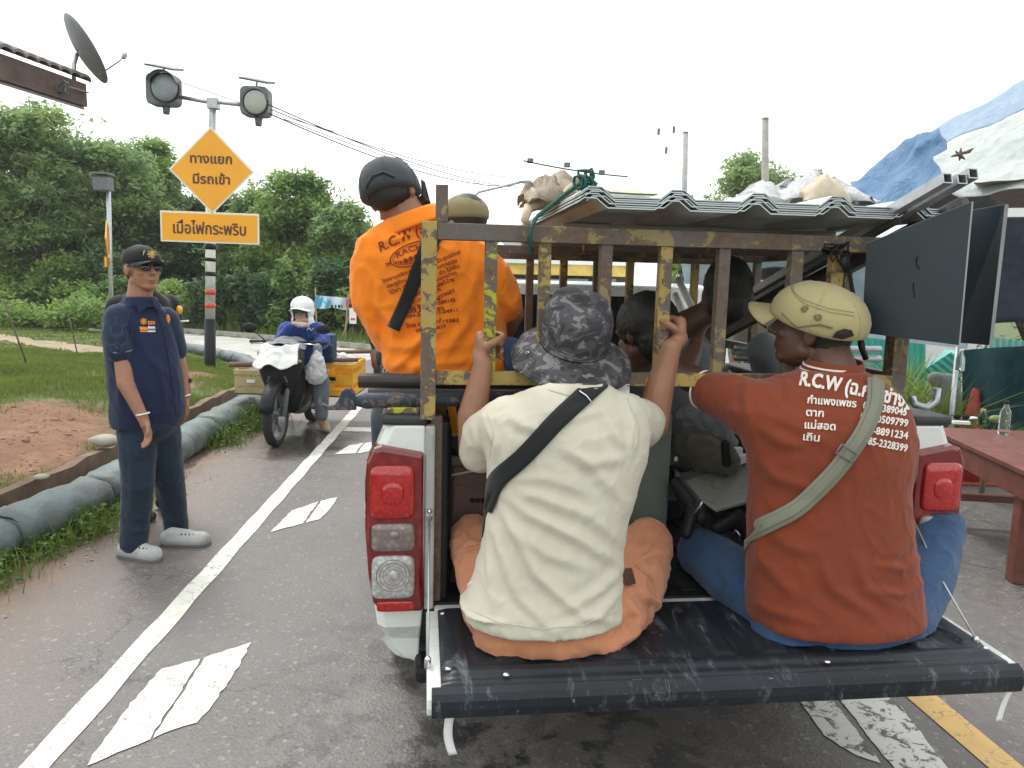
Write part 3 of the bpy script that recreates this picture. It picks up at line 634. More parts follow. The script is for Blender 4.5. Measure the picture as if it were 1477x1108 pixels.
P = scat(50000, -26, -4, 12, 27, BANK, lambda X, Y: ~(np.abs(Y-(13.9+(-7.6-X)*.44)) < .6)); o = blades('bank_grass', P, .07, .012, M['grass'], .6, kind='stuff'); tag(o, 'grass strip between the dirt path and the pale side road', 'grass')
P = scat(70000, -22, -3.05, 16.4, 30, VERGE, lambda X, Y: rng.uniform(0, 1, len(X)) < .45+.3*npn(X, Y, 1.3)+.25*npn(X, Y, .5)); o = blades('verge_grass', P, .26, .011, M['grass'], .6, kind='stuff'); tag(o, 'tall bright grass on the verge beyond the side road below the trees', 'grass')
def leaves(C_, R, n, size, seed, up=.4, asp=.45):
    r = np.random.default_rng(seed); d = r.normal(size=(n, 3)); d /= np.linalg.norm(d, axis=1)[:, None]; P = C_ + d*R*r.uniform(.1, 1.25, (n, 1))**.8
    nn = r.normal(size=(n, 3)); nn[:, 2] = np.abs(nn[:, 2])+up; nn /= np.linalg.norm(nn, axis=1)[:, None]; a = np.cross(nn, r.normal(size=(n, 3))); a /= np.linalg.norm(a, axis=1)[:, None]; b = np.cross(nn, a)
    s = size*r.uniform(.6, 1.35, (n, 1)); return np.stack([P+a*s, P+b*s*asp, P-a*s, P-b*s*asp], 1).reshape(-1, 3)
def quads(V): return np.arange(len(V)).reshape(-1, 4)
# weeds at the foot of the sandbags
wl_ = [(-2.62, 4.0, .10, 220), (-2.56, 4.35, .13, 380), (-2.60, 4.75, .09, 200), (-2.61, 5.1, .07, 120), (-2.66, 5.6, .06, 80), (-2.75, 6.9, .16, 500), (-2.78, 7.5, .2, 800), (-2.86, 8.1, .17, 600), (-2.64, 3.6, .12, 300), (-2.95, 8.7, .14, 350)]
for wi, (x, y, r, n) in enumerate(wl_):
    V = leaves(np.array([x, y, r*.5]), np.array([r*1.25, r*1.7, r*.75]), n, .018, 50+wi, .6, .55); V[:, 2] = np.maximum(V[:, 2], .003); mb = 0
    root = thing('weed_clump', ['green weeds at the foot of the nearest sandbag', 'leafy pale weeds spreading over the road edge by the second sandbag', 'low weeds beside pale stones at the road edge', 'small sprig of weed beside the sandbag left of the shoes', 'tiny weed behind the heel of the man in the navy vest', 'dark weeds against the sandbag right of the vested man', 'bushy green weeds piled against the sandbag before the scooter', 'tall grassy weeds beside the front wheel of the scooter', 'weeds at the lower left corner of the photo', 'grass tuft behind the front wheel of the scooter'][wi], 'weeds', (x, y, 0), 0, 'weeds at the sandbags')
    me = fastmesh('leaves', V - [x, y, 0], quads(V)); link('leaves', me, M['weed'], root, smooth=False, kind='stuff')
    P = np.stack([rng.normal(x, r*.9, n//2), rng.normal(y, r*1.3, n//2), np.zeros(n//2)], 1); P[:, 0] = np.maximum(P[:, 0], x-r*.6); blades('stems', P - [x, y, 0], r*1.3, .003, M['grass'], .7, parent=root, kind='stuff')
P = np.stack([rng.uniform(-2.75, -2.3, 900), rng.uniform(3, 9, 900), np.zeros(900)], 1); P = P[npn(P[:, 0]*3, P[:, 1], 2.7)+rng.normal(0, .3, 900) > .35]; P[:, 2] = .004
V = leaves(np.zeros(3), np.ones(3)*0, len(P), .011, 5, 1.5, .8).reshape(-1, 4, 3) + P[:, None, :]; o = link('road_grit', fastmesh('road_grit', V.reshape(-1, 3), quads(V.reshape(-1, 3))), M['stone'], kind='stuff', smooth=False); tag(o, 'loose grit and gravel washed on to the left road edge', 'gravel')
for k, (px, py, z, s, lab) in enumerate([(150, 640, .28, .12, 'flat pale stone on the bank left of the vested man'), (60, 690, .26, .05, 'small stone in the red soil bank'), (372, 582, .1, .09, 'pale stone between the sandbags and the scooter wheel'), (162, 768, .0, .03, 'small pale pebble on the road edge by the grey shoe'), (122, 784, 0, .025, 'tiny stone in the dirt of the road edge')]):
    g = G(px, py, z); mb = MB(); mb.ell(g + [0, 0, s*.2], (s, s*.7, s*.4), n=10); mb.V = [tuple(np.array(v)*(1+0) + .15*s*np.array(noise.noise_vector(Vector(v)*9/s*.12))) for v in mb.V]; tag(obj('stone', mb, M['stone'], smooth=True), lab, 'stone')
n_ = 1300; X = np.concatenate([rng.normal(-4.1, .8, n_), rng.normal(-4.4, .5, 400), rng.uniform(-3.45, -3.15, 500)]); Y = np.concatenate([rng.normal(5.6, 1.3, n_), rng.normal(9.3, .8, 400), rng.uniform(3.5, 9, 500)]); k_ = X < -3.2
P = np.stack([X, Y, terr(X, Y)], 1)[k_]; D_ = rng.normal(size=(len(P), 8, 3)); cube = np.array([(x, y, z) for x in (-1, 1) for y in (-1, 1) for z in (-1, 1)], float); sz = (rng.uniform(.002, .008, (len(P), 1, 1))*(1+2.2*(rng.uniform(size=(len(P), 1, 1)) > .96)))
V = P[:, None, :] + (cube[None]*.8+D_*.22)*sz*[1.1, 1.0, .7]; fq = np.array([(0, 1, 3, 2), (4, 6, 7, 5), (0, 4, 5, 1), (2, 3, 7, 6), (0, 2, 6, 4), (1, 5, 7, 3)]); Q = (np.arange(len(P))[:, None, None]*8+fq[None]).reshape(-1, 4)
M['clod'] = plain('red_soil_clods', (.27, .15, .095), .95, var=.45, vs=25); tag(link('soil_clods', fastmesh('soil_clods', V.reshape(-1, 3), Q), M['clod'], kind='stuff', smooth=True), 'loose red soil clods and small stones scattered over the bare bank', 'gravel')
# ---- trees
def tree(px, Yd, top, half, seed, label, n=7000, mat='leaf', size=.10, low=.1, group='trees beyond the side road', base_y=None, density=1.0, name='acacia_tree'):
    b = W(px, 480, Yd); z0 = float(terr(b[0], b[1])); z0 = max(z0, 0); tp = W(px, top, Yd)[2]; hgt = tp-z0; hw = half/F*Yd; r = np.random.default_rng(seed); base = np.array([b[0], b[1], z0])
    root = thing(name, label, 'tree', base, 0, group); mb = MB(); Vs = []; nb = 9 + int(hgt)
    trunk = [base + np.array([math.sin(k*1.1+seed)*.06*k, math.cos(k*1.7+seed)*.05*k, hgt*.72*k/6]) for k in range(7)]
    mb.tube(trunk, [max(.03, (.02*hgt)*(1-k/7)) for k in range(7)], 9); lm = MB(); ncl = int(34*density)
    for k in range(ncl):
        t = r.uniform(low, 1)**.85; rad = hw*(1-.50*abs(t-.42)**1.2*1.7)*(.98 if t < .75 else .75*(1-(t-.75)*1.9)+.25); rad = max(rad, hw*.2); an = r.uniform(0, 2*PI); rr = rad*math.sqrt(r.uniform(.15, 1)); cz = z0+hgt*(.06+.88*t)
        c = np.array([base[0]+rr*math.cos(an), base[1]+rr*.8*math.sin(an), cz]); cs = np.array([1, 1, .62])*(hw*.36*r.uniform(.6, 1.3)); j = min(5, int(t*5)); st = trunk[j]
        lm.tube([st, (st+c)/2+[0, 0, -.1*hgt*.1], c], [.022*hgt*.35, .014*hgt*.35, .006], 5)
        m = int(n/ncl); V = leaves(c, cs, m, size, seed*97+k, .5, .38)
        # feathery sprays reaching out of the clump and drooping at their ends
        Vs.append(V[:len(V)//2]); ns = 9; per = max(6, int(m*1.1/ns))
        for q in range(ns):
            dirs = r.normal(size=3); dirs /= np.linalg.norm(dirs); dirs[2] = abs(dirs[2])*.8; L_ = cs*r.uniform(1.0, 2.1)
            t_ = r.uniform(.15, 1, (per, 1)); pos = c + dirs*L_*t_ - np.array([0, 0, 1])*.45*cs[2]*t_**2 + r.normal(size=(per, 3))*size*1.3*(1.2-t_*.6)
            V2 = leaves(np.zeros(3), np.zeros(3), per, size*.85, seed*131+k*17+q, .6, .35).reshape(-1, 4, 3) + pos[:, None, :]; Vs.append(V2.reshape(-1, 3))
    obj('trunk', mb, M['bark'], root, smooth=True); obj('limbs', lm, M['bark'], root, smooth=True); V = np.concatenate(Vs) - base
    link('crown', fastmesh('crown', V, quads(V)), M[mat], root, smooth=False)
def bush(px, Yd, top, half, seed, label, n=2600, mat='leaf2', size=.075, name='bush', group='bushes at the foot of the trees'):
    b = W(px, 480, Yd); z0 = max(float(terr(b[0], b[1])), 0); h = W(px, top, Yd)[2]-z0; hw = half/F*Yd; r = np.random.default_rng(seed); base = np.array([b[0], b[1], z0]); root = thing(name, label, 'bush', base, 0, group); Vs = []; lm = MB()
    for k in range(16):
        c = base + np.array([r.uniform(-1, 1)*hw, r.uniform(-.6, .6)*hw, h*r.uniform(.1, .85)]); lm.tube([base, (base+c)/2, c], [.03, .02, .008], 5); Vs.append(leaves(c, np.array([hw*.35, hw*.35, h*.28]), n//16, size, seed*31+k, .5, .5))
    obj('stems', lm, M['bark'], root, smooth=True); V = np.concatenate(Vs)-base; V[:, 2] = np.maximum(V[:, 2], .0); link('foliage', fastmesh('foliage', V, quads(V)), M[mat], root, smooth=False)
TR = [(-75, 23, 170, 100, 'feathery green tree at the left edge of the photo'), (62, 24, 146, 85, 'tallest feathery tree under the corner of the house roof'), (165, 25, 200, 80, 'airy tree rising left of the warning sign'), (222, 27, 196, 62, 'light green tree crown directly left of the amber diamond sign'),
      (300, 26, 282, 72, 'dark tree behind the sign post and the amber plates'), (372, 24, 278, 62, 'tree just right of the amber signs'), (436, 23, 250, 62, 'tree with a raised leafy tip above the rider'), (496, 22, 292, 52, 'tree right behind the small roadside banner'), (545, 24, 330, 62, 'tree behind the shoulder of the man in orange'), (110, 30, 235, 150, 'dark broad tree set back behind the left row'), (330, 31, 315, 150, 'dark broad tree set back behind the sign post'), (480, 29, 345, 110, 'dark tree set back behind the banner')]
for k, (px, Yd, top, half, lab) in enumerate(TR):
    back = k >= 9; tree(px, Yd, top, half, 11+k, lab, n=16000 if not back else 15000, mat='leaf3' if back or k in (4,) else ('leaf' if k % 3 else 'leaf2'), size=.105 if not back else .2, low=.0 if back else .12, density=1.25)
BU = [(-10, 22, 395, 60, 'left'), (60, 23.5, 372, 60, 'below the tallest tree'), (130, 21.5, 405, 52, 'beside the far sign pole'), (195, 22, 395, 50, 'behind the vested man'), (262, 21, 410, 46, 'left of the banded sign post'), (325, 20.5, 400, 46, 'right of the banded sign post'), (385, 20, 395, 42, 'left of the rider'), (440, 19.7, 385, 42, 'above the head of the rider'), (490, 19.5, 388, 40, 'behind the banner'), (540, 19, 395, 40, 'next to the sleeve of the man in orange')]
for k, (px, Yd, top, half, lab) in enumerate(BU): bush(px, Yd, top, half, 301+k, 'dense green bush under the trees, ' + ('at the left edge of the photo' if lab == 'left' else lab), n=5200, mat='leaf3' if k in (3, 5, 6, 8) else 'leaf2', size=.085)
bush(70, 19.5, 415, 85, 77, 'bright leafy creeper mound between the side road and the tallest tree', n=4500, size=.07); 
# right-hand and far trees
tree(1075, 30, 216, 72, 71, 'small open tree seen above the stack of roofing sheets', n=6000, mat='leaf', size=.13, low=.55, group='trees far behind the truck', density=.8)
tree(1161, 34, 236, 16, 72, 'little round treetop beside the far concrete pole', n=900, mat='leaf3', size=.12, low=.6, group='trees far behind the truck', density=.5)
tree(1490, 11.5, 270, 95, 73, 'dark tree behind the tent at the right edge of the photo', n=9000, mat='leaf3', size=.07, low=.0, group='trees far behind the truck')
tree(1000, 22, 330, 40, 74, 'green tree glimpsed through the bars right of the camouflage hat', n=5000, mat='leaf2', size=.1, low=.0, group='trees far behind the truck')
# ---- amber warning sign with two flashing lamps
sb = G(303, 530, .12); YS = sb[1]
def PS(px, py, dy=0): return W(px, py, YS+dy)
root = thing('warning_sign', 'tall banded post with amber diamond and oblong Thai warning plates and two round lamps', 'road sign', sb)
mb = MB(); pt = PS(308, 138); mb.tube([sb-[0, 0, .3], sb, PS(303, 460)], .085, 16); obj('post_foot', mb, M['black'], root, smooth=True)
mb = MB(); mb.tube([PS(303, 460), PS(304, 300)], .075, 16); M['postwhite'] = plain('weathered_white_post', (.62, .62, .58), .6, var=.15, vs=9, dirt=.4, dirtc=(.10, .10, .10), ds=3); obj('post', mb, M['postwhite'], root, smooth=True)
mb = MB(); mb.tube([PS(304.2, 302), PS(307, 142)], [.055, .05], 12); obj('post_top', mb, M['steel'], root, smooth=True)
for y0, y1, mm in ((418, 425, 'redband'), (438, 444, 'redband'), (352, 360, 'black'), (372, 377, 'black'), (392, 398, 'black')):
    mb = MB(); mb.tube([PS(303.3, y1), PS(303.5, y0)], .081, 16); obj('reflective_band', mb, M[mm], root, smooth=True)
ex, ez = nrm(PS(400, 310) - PS(300, 305.4)), nrm(PS(305, 200)-PS(305, 300)); ez = np.array([0.01, 0, 1.]); ex = nrm([1, 0, -.012]); ey = np.array([0, 1., 0])
def plate(name, P, th, mat, parent): mb = MB(); mb.prism(P, ey*th); return obj(name, mb, mat, parent, bevel=.004)
c = PS(305, 246, -.10); hd = .655
pl = plate('diamond_plate', [c+ex*hd, c+ez*hd, c-ex*hd, c-ez*hd], .012, M['sign_white'], root)
c2 = c-ey*.006; hd2 = .615; plate('diamond_face', [c2+ex*hd2, c2+ez*hd2, c2-ex*hd2, c2-ez*hd2], .005, M['sign_yellow'], pl)
flat_text('lettering', 'ทางแยก', c2-ey*.001+ez*.105, ex, ez, .63, .135, M['sign_ink'], pl, .007); flat_text('lettering', 'มีรถเข้า', c2-ey*.001-ez*.20, ex, ez, .56, .135, M['sign_ink'], pl, .007)
c = PS(302.5, 328.5, -.10); hw_, hh_ = .765, .235
pl = plate('oblong_plate', [c+ex*i*hw_+ez*j*hh_ for i, j in ((1, -1), (1, 1), (-1, 1), (-1, -1))], .012, M['sign_white'], root); c2 = c-ey*.006
plate('oblong_face', [c2+ex*i*(hw_-.028)+ez*j*(hh_-.028) for i, j in ((1, -1), (1, 1), (-1, 1), (-1, -1))], .005, M['sign_yellow'], pl)
flat_text('lettering', 'เมื่อไฟกระพริบ', c2-ey*.001-ez*.10, ex, ez, 1.12, .17, M['sign_ink'], pl, .006)
mb = MB(); mb.tube([PS(248, 138), PS(300, 147), PS(312, 147), PS(362, 153)], .032, 8); obj('cross_arm', mb, M['steel'], root, smooth=True)
mb = MB(); mb.box(PS(308, 150), (.16, .14, .16)); obj('arm_clamp', mb, M['steel'], root, bevel=.01)
for (cx_, cy_, lx, ly, lr, hw2, lab) in ((237, 131, 238.5, 127, .20, .23, ''), (370, 148, 369, 148, .172, .215, '')):
    c = PS(cx_, cy_); mb = MB(); rg = []
    for k, s_ in ((-.13, .9), (-.12, 1), (.10, 1), (.16, .75)): rg.append([c + np.array([0, k, 0]) + (ex*math.copysign(abs(math.cos(a))**.35, math.cos(a)) + ez*math.copysign(abs(math.sin(a))**.35, math.sin(a)))*hw2*s_ for a in np.linspace(0, 2*PI, 33)[:-1]])
    mb.loft(rg); hb = obj('lamp_head', mb, M['greylamp'], root, bevel=.008); cl = PS(lx, ly, -.13)
    mb = MB(); mb.tubeflat(cl, np.array([0, -1., 0]), lr+.02, .05, 32); obj('lens_ring', mb, M['black'], hb, smooth=False)
    mb = MB(); mb.ell(cl-[0, .02, 0], (lr, .05, lr), n=28); obj('lens', mb, M['lens'] if cx_ > 300 else plain('grey_lens', (.22, .25, .27), .3), hb, smooth=True)
    mb = MB(); mb.tube([cl-[0, .0, 0]+np.array([math.cos(a)*(lr+.02), -.10, math.sin(a)*(lr+.02)]) for a in np.linspace(.1, PI-.1, 20)], .012, 6)
    if cx_ < 300: mb.loft([[cl+np.array([math.cos(a)*(lr+.03), y_, math.sin(a)*(lr+.03)]) for a in np.linspace(.3, PI-.3, 18)] for y_ in (0, -.16)], caps=False, closed=False)
    obj('visor', mb, M['greylamp'], hb, smooth=True)
    mb = MB(); mb.tube([PS(cx_+3, cy_+22), PS(cx_+3, cy_+34)], [.06, .045], 10); obj('lamp_foot', mb, M['greylamp'], hb, smooth=True)
for cx_, cy_, w_ in ((237, 97, .22), (371, 116, .22)):
    c = PS(cx_, cy_); mb = MB(); R = np.array(Matrix.Rotation(.16, 3, 'Y') @ Matrix.Rotation(.25, 3, 'X')); mb.box(c, (w_*2, .35, .03), R); sp2 = obj('solar_panel', mb, M['greylamp'], root, bevel=.004)
    mb = MB(); mb.tube([c, PS(cx_-2, cy_+16)], .014, 6); obj('bracket', mb, M['white_paint'], sp2)
# ---- second sign farther off, seen edge-on
fb = W(160, 450, 17.0); fb[2] = float(terr(fb[0], fb[1])); root = thing('warning_sign', 'distant grey sign pole with amber plates seen edge-on behind the vested man', 'road sign', fb)
def PF(px, py): return W(px, py, 17.0)
mb = MB(); mb.tube([fb, PF(156, 258)], .05, 10); obj('post', mb, M['steel'], root, smooth=True)
vd2 = nrm(ray(154, 345)*[1, 1, 0]); vd2 = nrm(vd2+np.array([.10, 0, 0])); mb = MB(); q = PF(154, 345); mb.prism([q+[0, 0, .42], q+vd2*.42, q-[0, 0, .42], q-vd2*.42], np.cross(vd2, (0, 0, 1))*.03); obj('diamond_plate', mb, M['sign_yellow'], root)
mb = MB(); mb.bar(PF(154, 378)-vd2*.3, PF(154, 378)+vd2*.3, .03, .22); obj('oblong_plate', mb, M['sign_yellow'], root)
mb = MB(); mb.box(PF(149, 266), (.34, .3, .30)); obj('lamp_head', mb, M['greylamp'], root, bevel=.03); mb = MB(); mb.box(PF(148, 251), (.35, .4, .04)); obj('solar_panel', mb, M['greylamp'], root); mb = MB(); mb.cap(PF(139, 268), PF(145, 268), .11, .1); obj('lens', mb, M['black'], root, smooth=True)
# ---- banner between poles
YB = 17.6
def PB(px, py, d=0): return W(px, py, YB+d)
z0 = float(terr(*PB(455, 480)[:2])); root = thing('roadside_banner', 'small blue and white banner on thin poles behind the rider', 'banner', PB(478, 480)*[1, 1, 0]+[0, 0, z0])
for a, b_ in (((455, 415), (457, 485)), ((502, 424), (498, 488)), ((509, 440), (494, 486))):
    p, q = PB(*a), PB(*b_); mb = MB(); mb.tube([p, q], .018, 6); obj('pole', mb, plain('bamboo', (.34, .27, .16), .7), root)
mb = MB(); mb.grid(lambda u, v: PB(455.5+u*48, 426+u*4+v*(18-u*1.5)+1.2*math.sin(u*9)*v, .05*math.sin(u*14+v*2)), 24, 8)
def banner_mat():
    m, nt, b = newmat('printed_banner'); co = nt.nodes.new('ShaderNodeTexCoord').outputs['Generated']; sp = nt.nodes.new('ShaderNodeSeparateXYZ'); nt.links.new(co, sp.inputs[0])
    f = noi(nt, co, 5, 3, .5); o = mixc(nt, ramp(nt, f, [(.45, 0.), (.55, 1.)]), (.55, .68, .78), (.12, .42, .66)); o = mixc(nt, ramp(nt, sp.outputs[0], [(.35, 0.), (.5, .8)]), o, (.62, .70, .76)); nt.links.new(o, b.inputs['Base Color']); return m
cl_ = obj('cloth', mb, banner_mat(), root, smooth=True); mb = MB(); mb.ell(PB(465, 437, -.02), (.20, .01, .12), n=16); obj('blue_emblem', mb, plain('print_cyan', (.04, .30, .48), .6), cl_)
for kx, ww in ((479, 4), (484, 3), (489, 4), (493, 2)): mb = MB(); mb.box(PB(kx, 442, -.05), (ww*.012, .004, .07)); obj('lettering', mb, M['black'], cl_)
mb = MB(); mb.box(PB(501, 438, -.05), (.06, .004, .18)); obj('red_mark', mb, M['redband'], cl_)
q = PB(509, 456, -.3); root = thing('notice_board', 'little white notice standing beside the roadside banner', 'sign', q*[1, 1, 0]+[0, 0, z0]); mb = MB(); mb.box(q, (.16, .02, .36)); obj('face', mb, M['white'], root); mb = MB(); mb.box(q-[0, .013, .07], (.10, .004, .05)); obj('red_mark', mb, M['redband'], root); mb = MB(); mb.tube([q+[0, .02, -.1], (q[0], q[1]+.02, z0)], .012, 5); obj('stake', mb, M['bark'], root)
# ---- thin stakes on the bank
for k, ((ax, ay), (bx, by), Yk, lab) in enumerate([((5, 432), (38, 498), 8.5, 'leaning thin stake on the left bank'), ((100, 458), (110, 487), 12.0, 'short thin stake beside the dirt path')]):
    q = W(bx, by, Yk); mb = MB(); mb.tube([q-[0, 0, .25], W(ax, ay, Yk)], .009, 6); tag(obj('stake', mb, M['bark'], smooth=True), lab, 'stake')
# ---- corner of the house roof with satellite dish
A0, A1 = W(-170, 40, 4.4), W(121, 138, 6.0); root = thing('house_roof', 'brown eave corner of a tiled house roof at the upper left', 'roof', A0*[1, 1, 0]+[0, 0, A0[2]])
dr_ = nrm(A1-A0); mb = MB(); mb.bar(A0, A1, .05, .17); obj('fascia_board', mb, plain('weathered_fascia', (.10, .065, .055), .8, var=.3, vs=7, dirt=.3), root)
back = nrm(np.cross((0, 0, 1), dr_)); bk = back if back[0] < 0 else -back
mb = MB(); mb.prism([A0-[0, 0, .09], A1-[0, 0, .09], A1+bk*1.9+[0, 0, .62], A0+bk*1.9+[0, 0, .62]], (0, 0, -.02)); obj('soffit', mb, plain('pale_soffit', (.28, .26, .25), .8), root)
nt_ = 15
for k in range(nt_):
    t0, t1 = k/nt_, (k+1)/nt_; p = A0+(A1-A0)*(t0+t1)/2; w = np.linalg.norm(A1-A0)/nt_*.52; mb = MB()
    rg = []
    for q in (0, .3, .6, .9, 1.2, 1.5, 1.9): rg.append([p - bk*.07 + bk*q + dr_*math.cos(a)*w + np.array([0, 0, .11+.36*q + math.sin(a)*.035]) for a in np.linspace(0, PI, 8)] + [p - bk*.07 + bk*q + dr_*math.cos(a)*w*.95 + np.array([0, 0, .095+.36*q+math.sin(a)*.03]) for a in np.linspace(PI, 0, 8)])
    mb.loft(rg); obj('roof_tile', mb, M['rooftile'] if 'rooftile' in M else M.setdefault('rooftile', plain('grey_brown_roof_tile', (.17, .145, .14), .85, var=.3, vs=8, dirt=.3)), root, smooth=False)
mb = MB(); mb.box(W(80, 128, 5.7), (.16, .05, .05)); mb.tube([W(84, 126, 5.65), W(92, 116, 5.6), W(98, 120, 5.6), W(97, 132, 5.65), W(91, 134, 5.65), W(93, 124, 5.6), W(110, 128, 5.8), W(128, 134, 6.0)], .006, 6); obj('wire_bracket', mb, M['greylamp'], root)
q = W(106, 118, 6.0); root = thing('satellite_dish', 'grey satellite dish on a bent stalk above the roof corner', 'satellite dish', q)
mb = MB(); mb.tube([q-[0, 0, .05], W(107, 92, 6.0), W(111, 78, 6.05)], .016, 8); obj('stalk', mb, M['steel'], root, smooth=True)
c = W(119.5, 72.5, 6.05); ax_l = nrm(W(147, 109, 6.05)-W(93, 37, 6.05)); vd_ = nrm(ray(119, 72)); s_e = nrm(np.cross(vd_, ax_l)); s_e = s_e if s_e[0] > 0 else -s_e; v_p = nrm(np.cross(ax_l, s_e)); v_p = v_p if v_p@vd_ > 0 else -v_p; nvv = nrm(s_e*math.cos(.27) + v_p*math.sin(.27)); sx = np.cross(nvv, ax_l); mb = MB(); rr = .265; rg = []
for k in range(0, 9):
    r_ = rr*k/8 if k else .004; rg.append([c + (ax_l*math.cos(a)+sx*math.sin(a))*r_ + nvv*(.055*(k/8)**2-.03) for a in np.linspace(0, 2*PI, 33)[:-1]])
mb.loft(rg, caps=False); obj('reflector', mb, plain('grey_mesh_dish', (.20, .21, .22), .5, bs=80), root, smooth=True, solid=.006); mb = MB(); mb.tube([W(143, 108, 6.05), W(163, 92, 6.05)+nvv*.05, W(171, 84, 6.05)+nvv*.05], .006, 6); mb.cap(W(170, 86, 6.05)+nvv*.05, W(172, 82, 6.05)+nvv*.05, .018); obj('feed_arm', mb, M['steel'], root, smooth=True)
# ---- overhead wires, each its own
def wire(a, b, sag, r=.012, Ya=11, Yb=26, lab=''):
    A_, B2 = W(*a, Ya), W(*b, Yb); mb = MB(); mb.tube([A_*(1-t)+B2*t-[0, 0, sag*4*t*(1-t)] for t in np.linspace(0, 1, 16)], r, 5); tag(obj('overhead_wire', mb, M['black'], smooth=True), lab, 'wire', 'overhead wires')
WR = [((259, 118), (760, 238), .3, .006, 'uppermost of the sagging wires above the man in orange'), ((385, 150), (762, 272), .25, .009, 'thick lower wire starting behind the right lamp'), ((390, 158), (760, 256), .25, .008, 'middle wire running right from the lamp'), ((388, 164), (745, 268), .3, .01, 'wire passing over the black cap'), ((410, 172), (752, 276), .15, .007, 'lowest wire over the black cap'),
      ((560, 72), (850, 164), .15, .006, 'faint high wire across the white sky'), ((555, 84), (905, 176), .15, .005, 'second faint high wire across the white sky'), ((520, 95), (775, 180), .1, .005, 'faint short wire left of the sky centre'), ((480, 158), (700, 208), .1, .005, 'thin broken wire above the orange shirt')]
for a, b, s_, r_, lab in WR: wire(a, b, s_, r_, 11 if a[0] < 450 else 20, 24, lab)
wire((755, 232), (905, 255), .05, .02, 20, 22, 'thick cable with small boxes above the green rope knot')
for k, (px, py, lab) in enumerate([(765, 232, 'first little cable box from the left over the rope knot'), (818, 238, 'middle little cable box over the rope knot'), (868, 249, 'third little cable box hanging right of the rope knot'), (950, 190, 'small dark insulator left of the thin far pole'), (972, 187, 'small dark insulator nearest the thin far pole'), (961, 217, 'lower dark insulator beside the thin far pole')]):
    q = W(px, py, 21); mb = MB(); mb.box(q, (.17, .12, .13) if k < 3 else (.07, .07, .18)); tag(obj('cable_box' if k < 3 else 'insulator', mb, M['greylamp'], bevel=.02), lab, 'cable box' if k < 3 else 'insulator')
for (px0, py0, px1, Yk, r_, lab) in ((1104, 172, 1107, 24, .10, 'round concrete power pole above the roofing sheets'), (989, 192, 986, 26, .09, 'pale thin concrete pole left of the power pole')):
    t_ = W(px0, py0, Yk); b_ = W(px1, 420, Yk); b_[2] = 0; root = thing('power_pole', lab, 'pole', b_, 0); mb = MB(); mb.tube([b_, t_], [r_*1.5, r_], 12); obj('shaft', mb, M['concrete'] if px0 > 1000 else plain('pale_concrete_pole', (.42, .42, .40), .8), root, smooth=True); mb = MB(); mb.tubeflat(t_+[0, 0, .01], np.array([0, 0, 1.]), r_*1.05, .05, 12); obj('pole_cap', mb, M['greylamp'], root)
sl = W(682, 330, 18); root = thing('street_lamp', 'thin grey street lamp with a long curved arm behind the cage', 'street lamp', (sl[0], sl[1], 0)); mb = MB(); mb.tube([(sl[0], sl[1], 0), W(682, 300, 18), W(683, 285, 18), W(690, 277, 18), W(720, 270, 18), W(750, 263, 18)], [.06, .05, .04, .035, .03, .03], 8); obj('pole', mb, M['steel'], root, smooth=True); mb = MB(); mb.ell(W(758, 262, 18), (.16, .09, .05)); obj('lamp', mb, M['steel'], root, smooth=True)
# ================================================================ PICKUP TRUCK WITH A STEEL CAGE
RT = np.stack([TX, TY, TZ], 1)
truck = thing('pickup_truck', 'white pickup truck with its black lined tailgate down and a rusty cage over the bed', 'pickup truck', (OX, OY, 0), TA)
XC = .02
def tb(mb, x0, x1, y0, y1, z0, z1): return mb.box(T((x0+x1)/2, (y0+y1)/2, (z0+z1)/2), (abs(x1-x0), abs(y1-y0), abs(z1-z0)), RT)
def tpoly(mb, pts, axis, d):   # pts in local, extruded along axis by d
    return mb.prism([T(*p) for p in pts], {'x': TX, 'y': TY, 'z': TZ}[axis]*d)
def arc(cy, cz, r, a0, a1, n): return [(cy+r*math.cos(a), cz+r*math.sin(a)) for a in np.linspace(a0, a1, n)]
side = [(0.13, .42), (0.13, 1.16), (1.58, 1.16), (1.58, .40)] + arc(1.02, .40, .43, 0, PI, 16)
